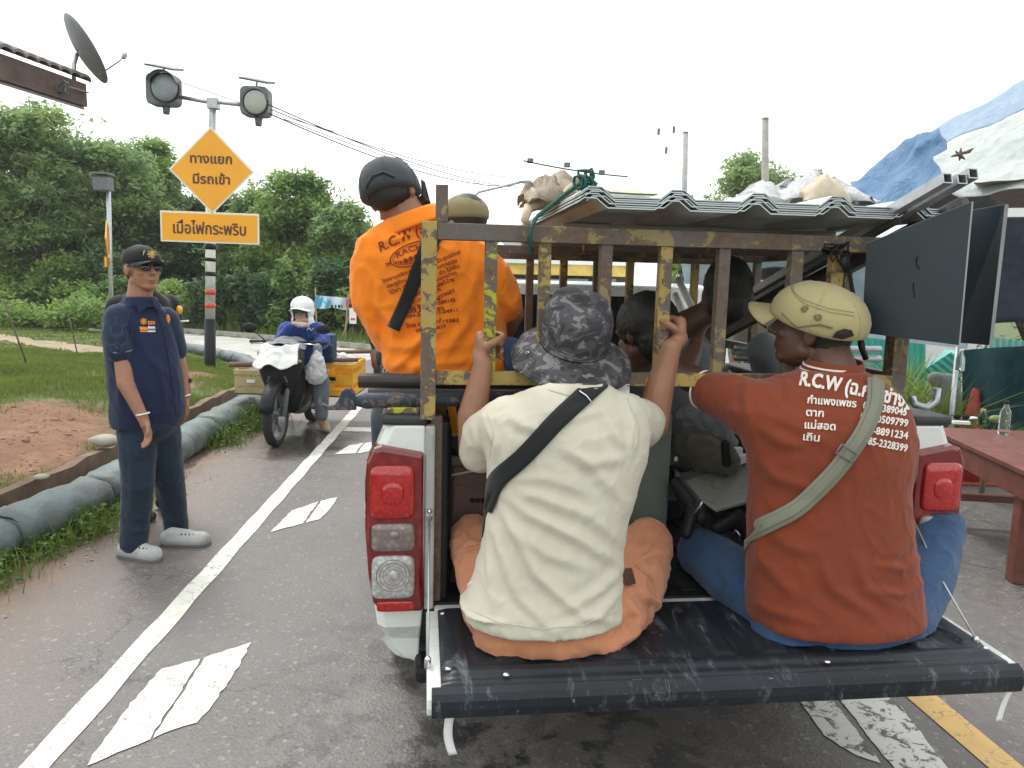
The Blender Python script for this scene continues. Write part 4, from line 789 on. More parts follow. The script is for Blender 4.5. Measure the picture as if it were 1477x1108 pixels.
for sx in (-1, 1):
    x0 = -.90 if sx < 0 else .94; mb = MB(); tpoly(mb, [(x0, y, z) for y, z in side], 'x', .11 if sx < 0 else -.11)
    obj('side_panel', mb, M['white_car'], truck, bevel=.02)
    # rear corner, shaped in plan: bulging out below the lamp and tucking in to the sill
    o_ = (-1 if sx < 0 else 1); cx = XC
    def X(v): return (v if sx < 0 else 2*XC - v)
    prof = [(.385, -.80, -.79), (.392, -.835, -.79), (.405, -.862, -.787), (.43, -.885, -.786), (.47, -.905, -.784), (.53, -.921, -.78), (.60, -.930, -.775), (.80, -.938, -.772), (1.0, -.936, -.772), (1.10, -.92, -.772), (1.165, -.893, -.772)]
    rg = []
    for z, xo, xi in prof:
        rg.append([T(X(xi), -.012+(.04 if z < .5 else 0), z), T(X(xo+.03), -.012+(.05 if z < .5 else 0), z), T(X(xo+.006), .012+(.05 if z < .5 else 0), z), T(X(xo), .05, z), T(X(xo-.0), .16, z), T(X(xi), .16, z)])
    mb = MB(); mb.loft(rg); obj('corner_panel', mb, M['white_car'], truck, smooth=False, bevel=.012)
    # tail lamp
    hp = [(.588, -.905), (.62, -.928), (.70, -.941), (.85, -.951), (1.00, -.951), (1.06, -.945), (1.10, -.925), (1.108, -.90), (1.085, -.775), (.585, -.775)]
    mb = MB(); rgs = []
    for y, k in ((.10, 1.0), (-.012, 1.), (-.028, .975), (-.034, .93)):
        cxm, czm = -.86, .845; rgs.append([T(X(cxm+(x-cxm)*k), y, czm+(z-czm)*(.5+.5*k)) for z, x in hp])
    mb.loft(rgs); tl = obj('tail_lamp', mb, M['lamp_dark'], truck, smooth=False, bevel=.008)
    def lens(name, x0, x1, z0, z1, mat, b=.012, parent=tl, p=.32, y=-.034):
        mb = MB(); c = T(X((x0+x1)/2), y, (z0+z1)/2); rg = []
        for k, s_ in ((.0, 1), (-b*.6, .985), (-b, .90), (-b*1.15, .6), (-b*1.2, .05)): rg.append([c + TY*k + TX*math.copysign(abs(math.cos(a))**p, math.cos(a))*abs(x1-x0)/2*s_ + TZ*math.copysign(abs(math.sin(a))**p, math.sin(a))*(z1-z0)/2*s_ for a in np.linspace(0, 2*PI, 33)[:-1]])
        mb.loft(rg); return obj(name, mb, mat, parent, smooth=True)
    l1 = lens('red_lens', -.935, -.80, .885, 1.05, M['lamp_red']); lens('stop_reflector', -.900, -.832, .93, 1.0, M['lamp_red'], .010, l1, .8, -.042)
    lens('indicator_lens', -.930, -.80, .785, .872, M['lamp_amber']); lens('reversing_lens', -.930, -.80, .635, .772, M['lamp_clear'], .014); lens('red_lens', -.915, -.80, .592, .626, M['lamp_red'], .006)
    for r_, mm in ((.050, 'lamp_amber'), (.040, 'chrome'), (.030, 'chrome'), (.020, 'lamp_dark')):
        mb = MB(); c = T(X(-.865), -.050, .712 if r_ < .06 else .8); mb.tube([c + (TX*math.cos(a)+TZ*math.sin(a))*r_ for a in np.linspace(0, 2*PI, 33)], .0012, 5); obj('reflector_ring', mb, M['lamp_amber'], tl, smooth=True)
    mb = MB(); mb.ell(T(X(-.865), -.048, .712), (.016, .008, .016)); obj('bulb', mb, M['lamp_clear'], tl, smooth=True)
    mb = MB(); mb.ell(T(X(-.86), -.045, .838), (.016, .008, .014)); obj('bulb', mb, M['lamp_amber'], tl, smooth=True)
    # jamb, rail cap, liner wall
    mb = MB(); tb(mb, X(-.772), X(-.742), -.016, .10, .585, 1.165); j = obj('tailgate_jamb', mb, M['grey_jamb'], truck, bevel=.006)
    mb = MB(); tb(mb, X(-.768), X(-.748), -.026, -.014, .86, .91); mb.cap(T(X(-.757), -.035, .885), T(X(-.757), -.02, .885), .009); obj('striker', mb, M['chrome'], j)
    mb = MB(); tb(mb, X(-.764), X(-.750), -.024, -.014, 1.09, 1.14); obj('latch_pin', mb, M['grey_jamb'], j)
    mb = MB(); tb(mb, X(-.905), X(-.765), -.012, 1.55, 1.165, 1.198); obj('rail_cap', mb, M['rubberblack_cap'], truck, bevel=.012)
    mb = MB(); tb(mb, X(-.742), X(-.70), .02, 1.52, .60, 1.17)
    for k in range(9): tb(mb, X(-.70), X(-.688), .08+k*.16, .14+k*.16, .62, 1.14)
    obj('bed_liner_wall', mb, M['black'], truck, bevel=.008)
    mb = MB(); a = T(X(-.757), -.028, .905); b_ = T(X(-.762), -.375, .615); mb.tube([a, a*.5+b_*.5-[0, 0, .02], b_], .0032, 6); obj('tailgate_stay', mb, M['steel'], truck, smooth=True)
    mb = MB(); mb.cap(a, a+TY*.02, .008); mb.cap(b_, b_-TZ*.02, .009); obj('stay_bolt', mb, M['chrome'], truck, smooth=True)
    # wheel
    for wy in (1.02, 4.05):
        wx = X(-.80); mb = MB(); c = T(wx, wy, .36); rg = []
        for dx, rr in ((-.11, .30), (-.12, .34), (-.10, .36), (.10, .36), (.12, .34), (.11, .30)): rg.append([c + TX*dx + (TY*math.cos(a)+TZ*math.sin(a))*rr for a in np.linspace(0, 2*PI, 37)[:-1]])
        rg.append([c + TX*.11 + (TY*math.cos(a)+TZ*math.sin(a))*.21 for a in np.linspace(0, 2*PI, 37)[:-1]]); mb.loft(rg); wh = obj('wheel', mb, M['blackrub'], truck, smooth=False)
        mb = MB(); mb.tubeflat(c+TX*(-.10 if sx < 0 else .10), TX, .22, .05, 30)
        for q in range(6):
            a = q*PI/3; mb.bar(c+TX*(-.128 if sx < 0 else .128), c+TX*(-.128 if sx < 0 else .128)+(TY*math.cos(a)+TZ*math.sin(a))*.2, .05, .02, TX)
        obj('rim', mb, M['steel'], wh)
    # cab side and bonnet
    cs_ = [(1.62, .42), (1.62, 1.12), (1.80, 1.16), (2.0, 1.585), (3.05, 1.585), (3.62, 1.10), (4.75, .98), (4.85, .45)] + arc(4.05, .40, .43, 0, PI, 14) + [(3.5, .40)]
    x0 = -.92 if sx < 0 else .96; mb = MB(); tpoly(mb, [(x0, y, z) for y, z in cs_], 'x', .06 if sx < 0 else -.06); obj('cab_side', mb, M['white_car'], truck, bevel=.02)
    for wn in ([(1.95, 1.17), (2.08, 1.52), (2.55, 1.52), (2.55, 1.15)], [(2.62, 1.15), (2.62, 1.52), (3.0, 1.52), (3.45, 1.13)]):
        mb = MB(); tpoly(mb, [(x0-.006*(-o_ if 0 else 1)*(1 if sx < 0 else -1), y, z) for y, z in wn], 'x', .004*(1 if sx < 0 else -1)); obj('side_window', mb, M['darkglass'], truck)
mb = MB(); tpoly(mb, [(-.86, y, z) for y, z in [(1.62, .45), (1.62, 1.14), (1.80, 1.18), (1.98, 1.59), (2.2, 1.61), (3.0, 1.60), (3.6, 1.12), (4.72, 1.0), (4.85, .5)]], 'x', 1.76); obj('cab_body', mb, M['white_car'], truck, bevel=.02)
mb = MB(); mb.prism([T(-.62, 1.80, 1.20), T(.66, 1.80, 1.20), T(.58, 1.945, 1.53), T(-.54, 1.945, 1.53)], -TY*.012); obj('rear_window', mb, M['darkglass'], truck)
mb = MB(); mb.prism([T(-.70, 3.60, 1.14), T(.74, 3.60, 1.14), T(.62, 3.05, 1.59), T(-.58, 3.05, 1.59)], TY*.012+TZ*.012); obj('windscreen', mb, M['darkglass'], truck)
mb = MB(); tb(mb, -.74, .78, .0, 1.52, .56, .60)
for k in range(14): tb(mb, -.66+k*.105, -.61+k*.105, .03, 1.5, .60, .609)
obj('bed_floor', mb, M['black'], truck, bevel=.003)
mb = MB(); tb(mb, -.74, .78, 1.50, 1.56, .56, 1.165); obj('bed_front_wall', mb, M['black'], truck, bevel=.01)
mb = MB(); tb(mb, -.74, .80, -.035, .03, .545, .592); obj('sill', mb, M['white_car'], truck, bevel=.006)
mb = MB(); tb(mb, -.55, .59, -.02, .10, .40, .52); tb(mb, -.80, .84, -.06, .06, .36, .42); obj('rear_bumper', mb, M['black'], truck, bevel=.02)
for x in (-.4, .44): mb = MB(); tb(mb, x-.05, x+.05, .05, 4.6, .42, .54); obj('chassis_rail', mb, M['black'], truck)
mb = MB(); mb.tube([T(-.78, 1.02, .36), T(.82, 1.02, .36)], .05, 10); obj('axle', mb, M['black'], truck, smooth=True)
# tailgate, folded down level
TG0, TG1 = -.765, .855; YE = -.50
mb = MB(); rg = []
for x in (TG0, TG1):
    rg.append([T(x, y, z) for y, z in [(-.038, .592), (-.43, .592), (-.478, .588), (-.497, .573), (-.503, .553), (-.498, .533), (-.48, .522), (-.43, .520), (-.05, .530)]])
mb.loft(rg); tg = obj('tailgate', mb, M['white_car'], truck, bevel=.004)
def liner_mat():
    m, nt, b = newmat('scuffed_black_liner'); co = coords(nt)
    s1 = noi(nt, co, 9, 9, .78, .6, (2.4, .5, 1)); s2 = noi(nt, co, 40, 6, .8, .3, (.6, 2.6, 1)); big = noi(nt, co, 2.4, 4)
    o = mixc(nt, ramp(nt, big, [(.3, 0.), (.7, 1.)]), (.007, .009, .012), (.020, .026, .033)); o = mixc(nt, ramp(nt, s1, [(.55, 0.), (.66, .7)]), o, (.15, .17, .19)); o = mixc(nt, ramp(nt, s2, [(.64, 0.), (.70, .8)]), o, (.42, .44, .45))
    nt.links.new(o, b.inputs['Base Color']); nt.links.new(ramp(nt, s1, [(.35, .32), (.7, .55)]), b.inputs['Roughness']); b.inputs['Specular IOR Level'].default_value = .3; n1 = bump(nt, b, noi(nt, co, 240, 2), .2, .001); bump(nt, b, s1, .25, .003, n1); return m
M['liner'] = liner_mat()
mb = MB(); rg = []
nx = 150; ny = 60; x0_, x1_ = TG0+.035, TG1-.03
def lin(u, v):
    x = x0_+(x1_-x0_)*u; y = -.045+(-.488+.045)*v; z = .602
    rib = max(0, math.sin((x-x0_)/(x1_-x0_)*PI*2*10.5)); rib = min(1, rib*2.2); e = min(1, max(0, (.80-v)/.05))*min(1, v/.08)
    z += .010*rib*e; r2 = math.exp(-((v-.86)/.045)**4)*min(1, min(u, 1-u)/.02); z += .011*r2
    ed = min(u*(x1_-x0_), (1-u)*(x1_-x0_))/.03; z -= .006*max(0, 1-ed)
    if v > .95: z -= .03*((v-.95)/.05)**2
    return T(x, y, z)
mb.grid(lin, nx, ny); obj('liner', mb, M['liner'], tg, smooth=True)
mb = MB(); rg = [[T(x, y, z) for y, z in [(-.482, .598), (-.500, .588), (-.508, .572), (-.509, .550), (-.504, .528), (-.488, .517), (-.47, .516), (-.47, .59)]] for x in np.linspace(TG0+.012, TG1-.008, 12)]; mb.loft(rg); obj('liner_lip', mb, M['liner'], tg, smooth=False, bevel=.002)
for x, y in ((TG0+.055, -.42), (TG1-.06, -.42), (TG0+.05, -.10), (TG1-.05, -.12), (TG0+.2, -.46), (.3, -.46)): mb = MB(); mb.ell(T(x, y, .612), (.009, .009, .005)); obj('bolt', mb, M['chrome'], tg, smooth=True)
for k, (x, L_) in enumerate(((TG0+.05, .115), (TG1-.02, .10))):
    mb = MB(); dx = -.01 if k == 0 else -.012; mb.grid(lambda u, v: T(x+u*.022+dx*math.sin(v*2.6)+(.012 if k == 0 else -.02)*v*v, -.47+.004*u, .52-L_*v), 2, 14); obj('hanging_strap', mb, M['white'], truck, smooth=True, solid=.003, )
# ------------- cage
def cbar(name, a, b, w, h, mat='cage', up=(0, 0, 1)): mb = MB(); mb.bar(T(*a), T(*b), w, h, up); return obj(name, mb, M[mat], truck, bevel=.002)
ZT, ZB = 1.742, 1.31
o = cbar('corner_post', (-.765, 0, 1.185), (-.765, 0, 1.766), .045, .045, 'cage', TY)
cbar('corner_post', (-.738, .03, .60), (-.738, .03, 1.19), .036, .036, 'cage_old', TY); cbar('corner_post', (.735, .01, .62), (.735, .01, 1.715), .05, .05, 'cage_old', TY)
cbar('post_stub', (-.729, .018, 1.766), (-.729, .018, 1.873), .036, .02, 'cage_old', TY)
cbar('top_rail', (-.742, .003, 1.739), (.80, .003, 1.739), .046, .048, 'cage_old'); cbar('bottom_rail', (-.742, .0, ZB), (.71, .0, ZB), .035, .04, 'cage')
for x, mt, w in ((-.583, 'cage_lime', .036), (-.422, 'cage', .034), (-.237, 'cage_old', .036), (-.052, 'cage', .038), (.131, 'cage_old', .036), (.365, 'cage_old', .04), (.50, 'cage', .04)):
    cbar('upright', (x, .004, ZB+.02), (x, .004, 1.716), w, .034, mt, TY)
cbar('top_rail', (.775, .03, 1.737), (.775, 1.5, 1.737), .04, .04, 'cage_old'); cbar('bottom_rail', (.775, .03, ZB), (.775, 1.5, ZB), .04, .04, 'cage_old'); cbar('bottom_rail', (-.765, .03, ZB-.10), (-.765, 1.5, ZB-.10), .04, .03, 'cage')
cbar('top_rail', (-.765, .95, 1.737), (-.765, 1.5, 1.737), .04, .04, 'cage_old')
for y in (.4, .8, 1.15): cbar('upright', (.775, y, ZB+.02), (.775, y, 1.717), .032, .032, 'cage_old', TY)
for y in (.97, 1.25): cbar('upright', (-.765, y, ZB-.08), (-.765, y, 1.717), .032, .032, 'cage_old', TY)
for y in (.5, 1.0): cbar('roof_bow', (-.2 if y < .9 else -.74, y, 1.735), (.755, y, 1.735), .036, .036, 'cage_old')
cbar('top_rail', (-.79, 1.5, 1.735), (.80, 1.5, 1.735), .045, .05, 'cage_old'); cbar('bottom_rail', (-.78, 1.5, 1.22), (.79, 1.5, 1.22), .04, .04, 'cage_old')
for k in range(10): cbar('upright', (-.765+k*.1711, 1.5, 1.24), (-.765+k*.1711, 1.5, 1.71), .036, .034, 'cage_old' if k % 2 else 'cage', TY)
for x in (-.765, .775): cbar('corner_post', (x, 1.46, .62), (x, 1.46, 1.2), .04, .04, 'cage_old', TY)
mb = MB(); tb(mb, -.885, -.79, .0, .05, 1.199, 1.216); obj('foot_plate', mb, M['cage_lime'], truck, bevel=.003)
# ------------- corrugated roofing sheets stacked on the cage
ordn = ['topmost', 'second', 'third', 'fourth', 'fifth', 'lowest']
def prof(x):
    u = ((x+.30) / .243) % 1.0; u = min(u, 1-u)*.243; return .026*np.clip((.052-u)/(.052-.018), 0, 1)
xs_ = sorted(set([-.335] + [round(-.30+k*.243+d, 4) for k in range(5) for d in (-.052, -.018, .018, .052) if -.335 < -.30+k*.243+d < .772] + [.772]))
M['sheet'] = plain('zinc_roofing', (.50, .55, .55), .38, .45, var=.08, vs=2, dirt=.12)
for k in range(6):
    zb = 1.846 - k*.0062; rg = []; dx = (-1)**k*.003*k; y0 = -.10+.004*math.sin(k*2.1)
    for y in (y0, .8, 1.6, 2.45):
        rg.append([T(x+dx, y, zb+prof(x)) for x in xs_] + [T(x+dx, y, zb-.0036+prof(x)) for x in reversed(xs_)])
    mb = MB(); mb.loft(rg); tag(obj('roofing_sheet', mb, M['sheet']), f'{ordn[k]} corrugated zinc sheet of the stack lying on the cage', 'roofing sheet', 'corrugated sheets stacked on the cage')
for y, nme in ((.42, 'front spacer plank under the roofing sheets, nearest the camera'), (1.48, 'far spacer plank under the roofing sheets')):
    mb = MB(); mb.bar(T(-.30, y, 1.788), T(.72, y, 1.788), .05, .04); tag(obj('spacer_plank', mb, M['greyplate'], bevel=.003), nme, 'plank')
# crumpled coverings
def crumple(name, pts, depth, mat, lab, cat, seed, amp=.03, n=22, group=None):
    """a heap of folded sheeting: lofted strip over the given outline (sight, local depth)"""
    mb = MB(); r = random.Random(seed); top = [K(px, py, y) for px, py, y in pts]; rings = []
    tt = samp([tuple(p) for p in top], n) if False else None
    P = [np.array(p) for p in top]; seg = [0]
    for a, b in zip(P, P[1:]): seg.append(seg[-1]+np.linalg.norm(b-a))
    def at(s):
        for i in range(len(P)-1):
            if s <= seg[i+1]+1e-9: t = (s-seg[i])/(seg[i+1]-seg[i]+1e-9); return P[i]*(1-t)+P[i+1]*t
        return P[-1]
    m = 14; zb = min(p[2] for p in P)-.015
    for j in range(m+1):
        v = j/m; row = []
        for i in range(n+1):
            p = at(seg[-1]*i/n).copy(); k = math.sin(PI*v)**.7; p[2] = zb + (p[2]-zb)*k; p += TY*(depth*(v-.3)); q = noise.noise_vector(Vector(p)*16+Vector((seed, 0, 0))); q2 = noise.noise_vector(Vector(p)*42+Vector((seed, 3, 0)))
            row.append(p + np.array(q)*amp*(.3+k) + np.array(q2)*amp*.4)
        rings.append(row)
    mb.loft(rings, caps=False, closed=False); o = obj(name, mb, mat, smooth=True, solid=.002); return tag(o, lab, cat, group)
crumple('plastic_wrap', [(758, 285, .35), (770, 262, .35), (788, 250, .38), (815, 254, .38), (838, 262, .35)], .35, M['wrap'], 'crumpled beige plastic wrapping left of the rope knot on the cage roof', 'plastic sheeting', 3, .035)
crumple('folded_sacking', [(835, 275, .5), (860, 270, .5), (900, 273, .5), (950, 278, .5), (975, 288, .5)], .5, M['burlap'], 'flat beige sacking lying on the sheets right of the rope knot', 'sacking', 8, .02)
crumple('plastic_wrap', [(1080, 285, .35), (1110, 270, .35), (1150, 258, .4), (1195, 252, .4), (1225, 268, .35), (1238, 288, .3)], .5, M['clear'], 'milky crumpled plastic sheeting on the right half of the roofing sheets', 'plastic sheeting', 12, .045)
crumple('sack', [(1160, 285, .22), (1170, 262, .22), (1190, 251, .22), (1212, 256, .22), (1222, 272, .22)], .16, M['burlap'], 'brown sack wrapped in the milky plastic on the roofing sheets', 'sack', 17, .02)
mb = MB(); mb.tube([K(766, 330, .3), K(757, 318, .2), K(762, 300, .28), K(790, 290, .35), K(812, 283, .35), K(830, 268, .2), K(838, 255, .05)], [.012, .014, .018, .02, .018, .014, .01], 8); tag(obj('folded_sacking', mb, M['burlap'], smooth=True), 'rolled brown sack edge tied along the left side of the roofing stack', 'sacking')
# green rope: knot on the ridge, one run down to the top rail, hanging end on the right
mb = MB(); r_ = random.Random(4); kn = K(842, 262, -.03)
for q in range(7): c = kn + np.array([r_.uniform(-.018, .018), r_.uniform(-.01, .01), r_.uniform(-.015, .02)]); n_ = nrm([r_.uniform(-1, 1), r_.uniform(-1, 1), r_.uniform(-.4, .4)]); x_ = nrm(np.cross(n_, (0, 0, 1))); y_ = np.cross(n_, x_); mb.tube([c + (x_*math.cos(a)+y_*math.sin(a))*r_.uniform(.014, .026) for a in np.linspace(0, 2*PI, 11)], .0045, 6)
rope = obj('rope', mb, M['green_rope'], smooth=True); tag(rope, 'green twisted rope knotted over the ridge of the roofing sheets', 'rope')
mb = MB(); mb.tube([kn, K(815, 280, 0), K(775, 312, -.05), K(766, 330, -.06), K(765, 368, -.04)], .006, 6); mb.tube([kn, K(812, 284, .02), K(771, 316, -.04), K(762, 345, -.05), K(768, 362, .02)], .005, 6); mb.tube([kn, K(880, 278, .1), K(910, 280, .1), K(1000, 283, .1)], .003, 5); obj('rope_run', mb, M['green_rope'], rope, smooth=True)
mb = MB(); a = K(1224, 350, -.03); mb.tube([K(1195, 368, -.03), a, K(1222, 372, -.04), K(1228, 410, -.04), K(1236, 450, -.04), K(1247, 512, -.04)], .006, 6); mb.tube([K(1222, 365, -.04), K(1216, 378, -.05), K(1222, 388, -.05)], .014, 8); mb.tube([K(1240, 470, -.04), K(1242, 500, -.045), K(1249, 518, -.04)], .009, 6)
tag(obj('rope', mb, M['black'], smooth=True), 'dark rope hanging beside the pale khaki cap', 'rope')
mb = MB(); r_ = random.Random(9)
for q in range(5): mb.tube([K(1190+r_.uniform(-8, 30), 366+r_.uniform(-14, 14), -.04+r_.uniform(-.02, .02)) for _ in range(6)], .003, 5)
tag(obj('tie_wire', mb, M['black'], smooth=True), 'tangle of thin black tie wire at the right end of the top rail', 'wire')
# ------------- square tubes and purlins sloping up out of the bed
for (ex_, ey_, sx_, sy_, lab) in ((1367, 257, 1003, 470, 'left one of the three pale square tubes jutting over the boards'), (1388, 258, 1022, 470, 'middle one of the three pale square tubes jutting over the boards'), (1404, 250, 1040, 462, 'right one of the three pale square tubes jutting over the boards')):
    a = K(ex_, ey_, -.30); b_ = K(sx_, sy_, 1.25); d = nrm(b_-a); x = nrm(np.cross(d, (0, 0, 1))); z = np.cross(x, d); mb = MB(); s_ = .0145; si = .0115
    R_ = [[c + x*i*q + z*j*q for i, j in ((-1, -1), (1, -1), (1, 1), (-1, 1))] for c, q in ((a+d*.12, si), (a, si), (a, s_), (b_, s_))]; mb.loft(R_); tag(obj('square_tube', mb, M['steel']), lab, 'metal tube', 'square tubes sloping up out of the truck bed')
for k, (ex_, ey_, sx_, sy_) in enumerate(((1392, 292, 1016, 482), (1372, 304, 1010, 496), (1350, 320, 1004, 505))):
    a = K(ex_, ey_, -.12); b_ = K(sx_, sy_, 1.2); mb = MB(); mb.bar(a, b_, .035, .032); tag(obj('steel_purlin', mb, M['darksteel'], bevel=.003), ['uppermost dark steel purlin slanting behind the khaki cap', 'middle dark steel purlin slanting behind the khaki cap', 'lowest dark steel purlin slanting behind the khaki cap'][k], 'metal bar', 'dark purlins slanting through the cage')
for k, (a, b_) in enumerate((((978, 402, 1.3), (1004, 455, 1.1)), ((974, 425, 1.35), (990, 462, 1.2)))): mb = MB(); mb.tube([K(*a), K(*b_)], .016, 10); tag(obj('grey_pipe', mb, M['white_paint'], smooth=True), ['upper pale pipe leaning left of the dark head inside the cage', 'lower pale pipe leaning left of the dark head inside the cage'][k], 'pipe')
for k, (py) in enumerate((502, 516)): mb = MB(); mb.tube([K(1060, py, .7), K(1130, py+1, .7), K(1270, py+2, .7)], .014, 10); tag(obj('grey_pipe', mb, M['steel'], smooth=True), ['upper level pipe behind the bearded chin of the cap wearer', 'lower level pipe behind the chin of the cap wearer'][k].replace('bearded ', ''), 'pipe')
# ------------- two dark boards tied to the right side
def board(P, lab):
    V = [K(*p) for p in P]; n = nrm(np.cross(V[1]-V[0], V[3]-V[0])); n = n if n[1] > 0 else -n; root = thing('dark_board', lab, 'board', sum(V)/4, 0, 'dark boards tied to the right of the cage'); mb = MB(); mb.prism(V, n*.010); obj('panel', mb, M['board'], root)
    mb = MB()
    for a, b_ in ((V[0], V[1]), (V[1], V[2])): mb.bar(a-n*.0005+n*.005, b_-n*.0005+n*.005, .0012, .0105, np.cross(b_-a, n)*0+n)
    obj('pale_edge', mb, M['boardedge'], root); return root, V, n
b1_, V, n = board([(1250, 351, -.07), (1402, 291, -.30), (1383, 498, -.30), (1243, 480, -.07)], 'larger front dark slate board with two short marks')
for px, py in ((1324, 378), (1319, 418)): mb = MB(); c = K(px, py, .05); mb.box(c+(V[0]+V[2])*0, (.004, .004, .03)); 
def onpl(px, py, off=.002):
    d = ray(px, py); t = ((V[0]-O3)@n)/(d@n); return O3+d*t - n*off
for pts in ([(1323, 370), (1321, 378), (1324, 386), (1326, 389)], [(1318, 407), (1317, 416), (1319, 424), (1318, 430)]): mb = MB(); mb.tube([onpl(*p) for p in pts], .002, 5); obj('slot_mark', mb, M['black'], b1_)
board([(1392, 305, -.04), (1450, 295, -.22), (1427, 498, -.22), (1378, 494, -.04)], 'smaller dark slate board behind the larger one')
# ------------- lateral pipes sticking out at the left
for k, (x0p, x1p, py, y_, r_, mt, lab) in enumerate(((517, 760, 549, .10, .023, 'darksteel', 'thick brown steel pipe under the seat of the man in orange'), (531, 760, 566, .06, .013, 'darksteel', 'thin dark pipe squeezed below the thick brown pipe'))):
    a = K(x0p, py, y_); b_ = K(x1p, py, y_); b_[2] = a[2]; mb = MB(); mb.tube([a, b_], r_, 16); tag(obj('steel_pipe', mb, M[mt], smooth=False, bevel=.002), lab, 'pipe')
root = thing('jack_wrench', 'worn blue steel tool with a U shaped jaw sticking out left of the truck', 'tool', K(560, 580, .05)); yy = .03
def J(px, py): p = K(px, py, yy); return p
mb = MB(); mb.prism([J(*p) for p in ((461, 572), (465, 582), (472, 586), (482, 584), (488, 577), (492, 566), (498, 560), (506, 561), (511, 566), (514, 592), (496, 592), (470, 592), (463, 589), (459, 580))], TY*.022); obj('jaw', mb, M['bluepaint'], root, bevel=.003)
mb = MB(); a = J(512, 580); b_ = J(612, 577); c_ = J(760, 577); mb.tube([a-[0, 0, .0]+TY*.01, J(528, 579)+TY*.01, b_+TY*.01, c_+TY*.01], [.014, .025, .022, .022], 16); obj('handle', mb, M['bluepaint'], root, smooth=True)
# ------------- cargo in the bed
def cube_px(name, x0, x1, y0, y1, yl, dep, mat, lab, cat, bev=.008):
    a = K(x0, y1, yl); b_ = K(x1, y0, yl); w = (b_-a)@TX; h = b_[2]-a[2]; mb = MB(); mb.box((a+b_)/2+TY*dep/2, (w, dep, h), RT); o = obj(name, mb, M[mat], bevel=bev); 
    if cat: tag(o, lab, cat)
    return o
root = thing('storage_bin', 'brown lidded plastic bin inside the bed by the left post', 'plastic bin', T(-.55, .3, .60))
def bedbox(mb, px0, px1, py0, py1, yl, dep): a = K(px0, py1, yl); b_ = K(px1, py0, yl); mb.box((a+b_)/2+TY*dep/2, ((b_-a)@TX, dep, b_[2]-a[2]), RT); return a, b_
mb = MB(); bedbox(mb, 648, 735, 672, 850, .16, .34); obj('tub', mb, M['brown_crate'], root, bevel=.012); mb = MB(); bedbox(mb, 644, 740, 658, 674, .15, .36); obj('lid', mb, M['brown_crate'], root, bevel=.008)
mb = MB(); bedbox(mb, 655, 730, 684, 690, .152, .02); bedbox(mb, 655, 730, 700, 704, .152, .02); obj('rim_rib', mb, M['brown_crate'], root, bevel=.002)
for k in range(4): mb = MB(); mb.cap(K(681+k*8, 722, .15), K(681+k*8, 722, .17), .008); obj('vent_hole', mb, M['black'], root)
mb = MB(); mb.tube([K(646, 684, .14), K(650, 686, .13), K(700, 676, .13), K(722, 678, .13)], .004, 6); tag(obj('cord', mb, M['burlap'], smooth=True), 'thin pale cord lying across the front of the brown bin', 'cord')
mb = MB(); mb.ell(K(655, 644, .2), (.05, .05, .035)); mb.ell(K(668, 648, .2), (.04, .04, .03)); V_, F_ = blob(mb, .008, 2, lambda V, N: np.array([noise.noise(Vector(v)*60)*.012 for v in V])); o = skinobj('plastic_bag', (V_, F_), M['black'], None); tag(o, 'small crumpled black plastic bag on the lid of the brown bin', 'bag')
cube_px('sheet_metal_box', 898, 971, 598, 852, .30, .35, 'greenbox', 'tall sage green metal box standing behind the cream shirt', 'metal box')
mb = MB(); Pp = [K(972, 672, .55), K(1085, 655, .55), K(1080, 722, .15), K(1034, 734, .08), K(975, 694, .25)]; mb.prism(Pp, (0, 0, -.012)); tag(obj('metal_plate', mb, M['greyplate'], bevel=.002), 'pale grey metal plate lying tilted between the two seated men', 'metal plate')
mb = MB(); mb.chain([K(978, 700, .2), K(1000, 730, .15), K(1012, 745, .12)], [.03, .035, .03]); mb.chain([K(1000, 735, .12), K(990, 770, .1)], [.022, .02]); mb.chain([K(1035, 760, .15), K(1060, 745, .15), K(1070, 760, .15)], [.03, .035, .03]); tag(skinobj('power_drill', blob(mb, .006, 3), M['black'], None), 'black power tool half hidden between the orange knee and the blue jeans', 'power tool')
mb = MB(); mb.tube([K(1000, 742, .08), K(1010, 730, .07), K(1014, 722, .07)], .004, 6); tag(obj('metal_clip', mb, M['chrome'], smooth=True), 'bright upright clip on the left of the black tool', 'clip'); mb = MB(); mb.tube([K(1055, 775, .08), K(1062, 765, .06), K(1068, 772, .06), K(1064, 782, .06)], .004, 6); tag(obj('metal_hook', mb, M['chrome'], smooth=True), 'small bright wire hook at the right of the black tool', 'hook')
for (pts, rr, mt, nm, lab, cat, sd_) in (([(985, 640, .45), (1015, 650, .4), (1045, 665, .35)], [.05, .07, .05], 'olive', 'work_sack', 'olive grey crumpled sack under the arm of the man in the rust shirt', 'sack', 3), ([(1000, 600, .5), (1035, 612, .42), (1050, 650, .4)], [.05, .055, .03], 'greycloth', 'bundled_cloth', 'bundled blue grey cloth above the olive sack', 'cloth', 5), ([(985, 690, .5), (1010, 700, .5)], [.06, .05], 'blackcloth', 'black_bag', 'black bag in the shadow behind the metal plate', 'bag', 7), ([(1060, 640, .5), (1075, 690, .5)], [.06, .05], 'blackcloth', 'black_bag', 'black bag behind the elbow of the rust shirt', 'bag', 8)):
    mb = MB(); mb.chain([K(*p) for p in pts], rr); tag(skinobj(nm, blob(mb, .009, 3, lambda V, N: np.array([abs(noise.noise(Vector(v)*22+Vector((sd_, 0, 0))))*.03 for v in V])), M[mt], None), lab, cat)
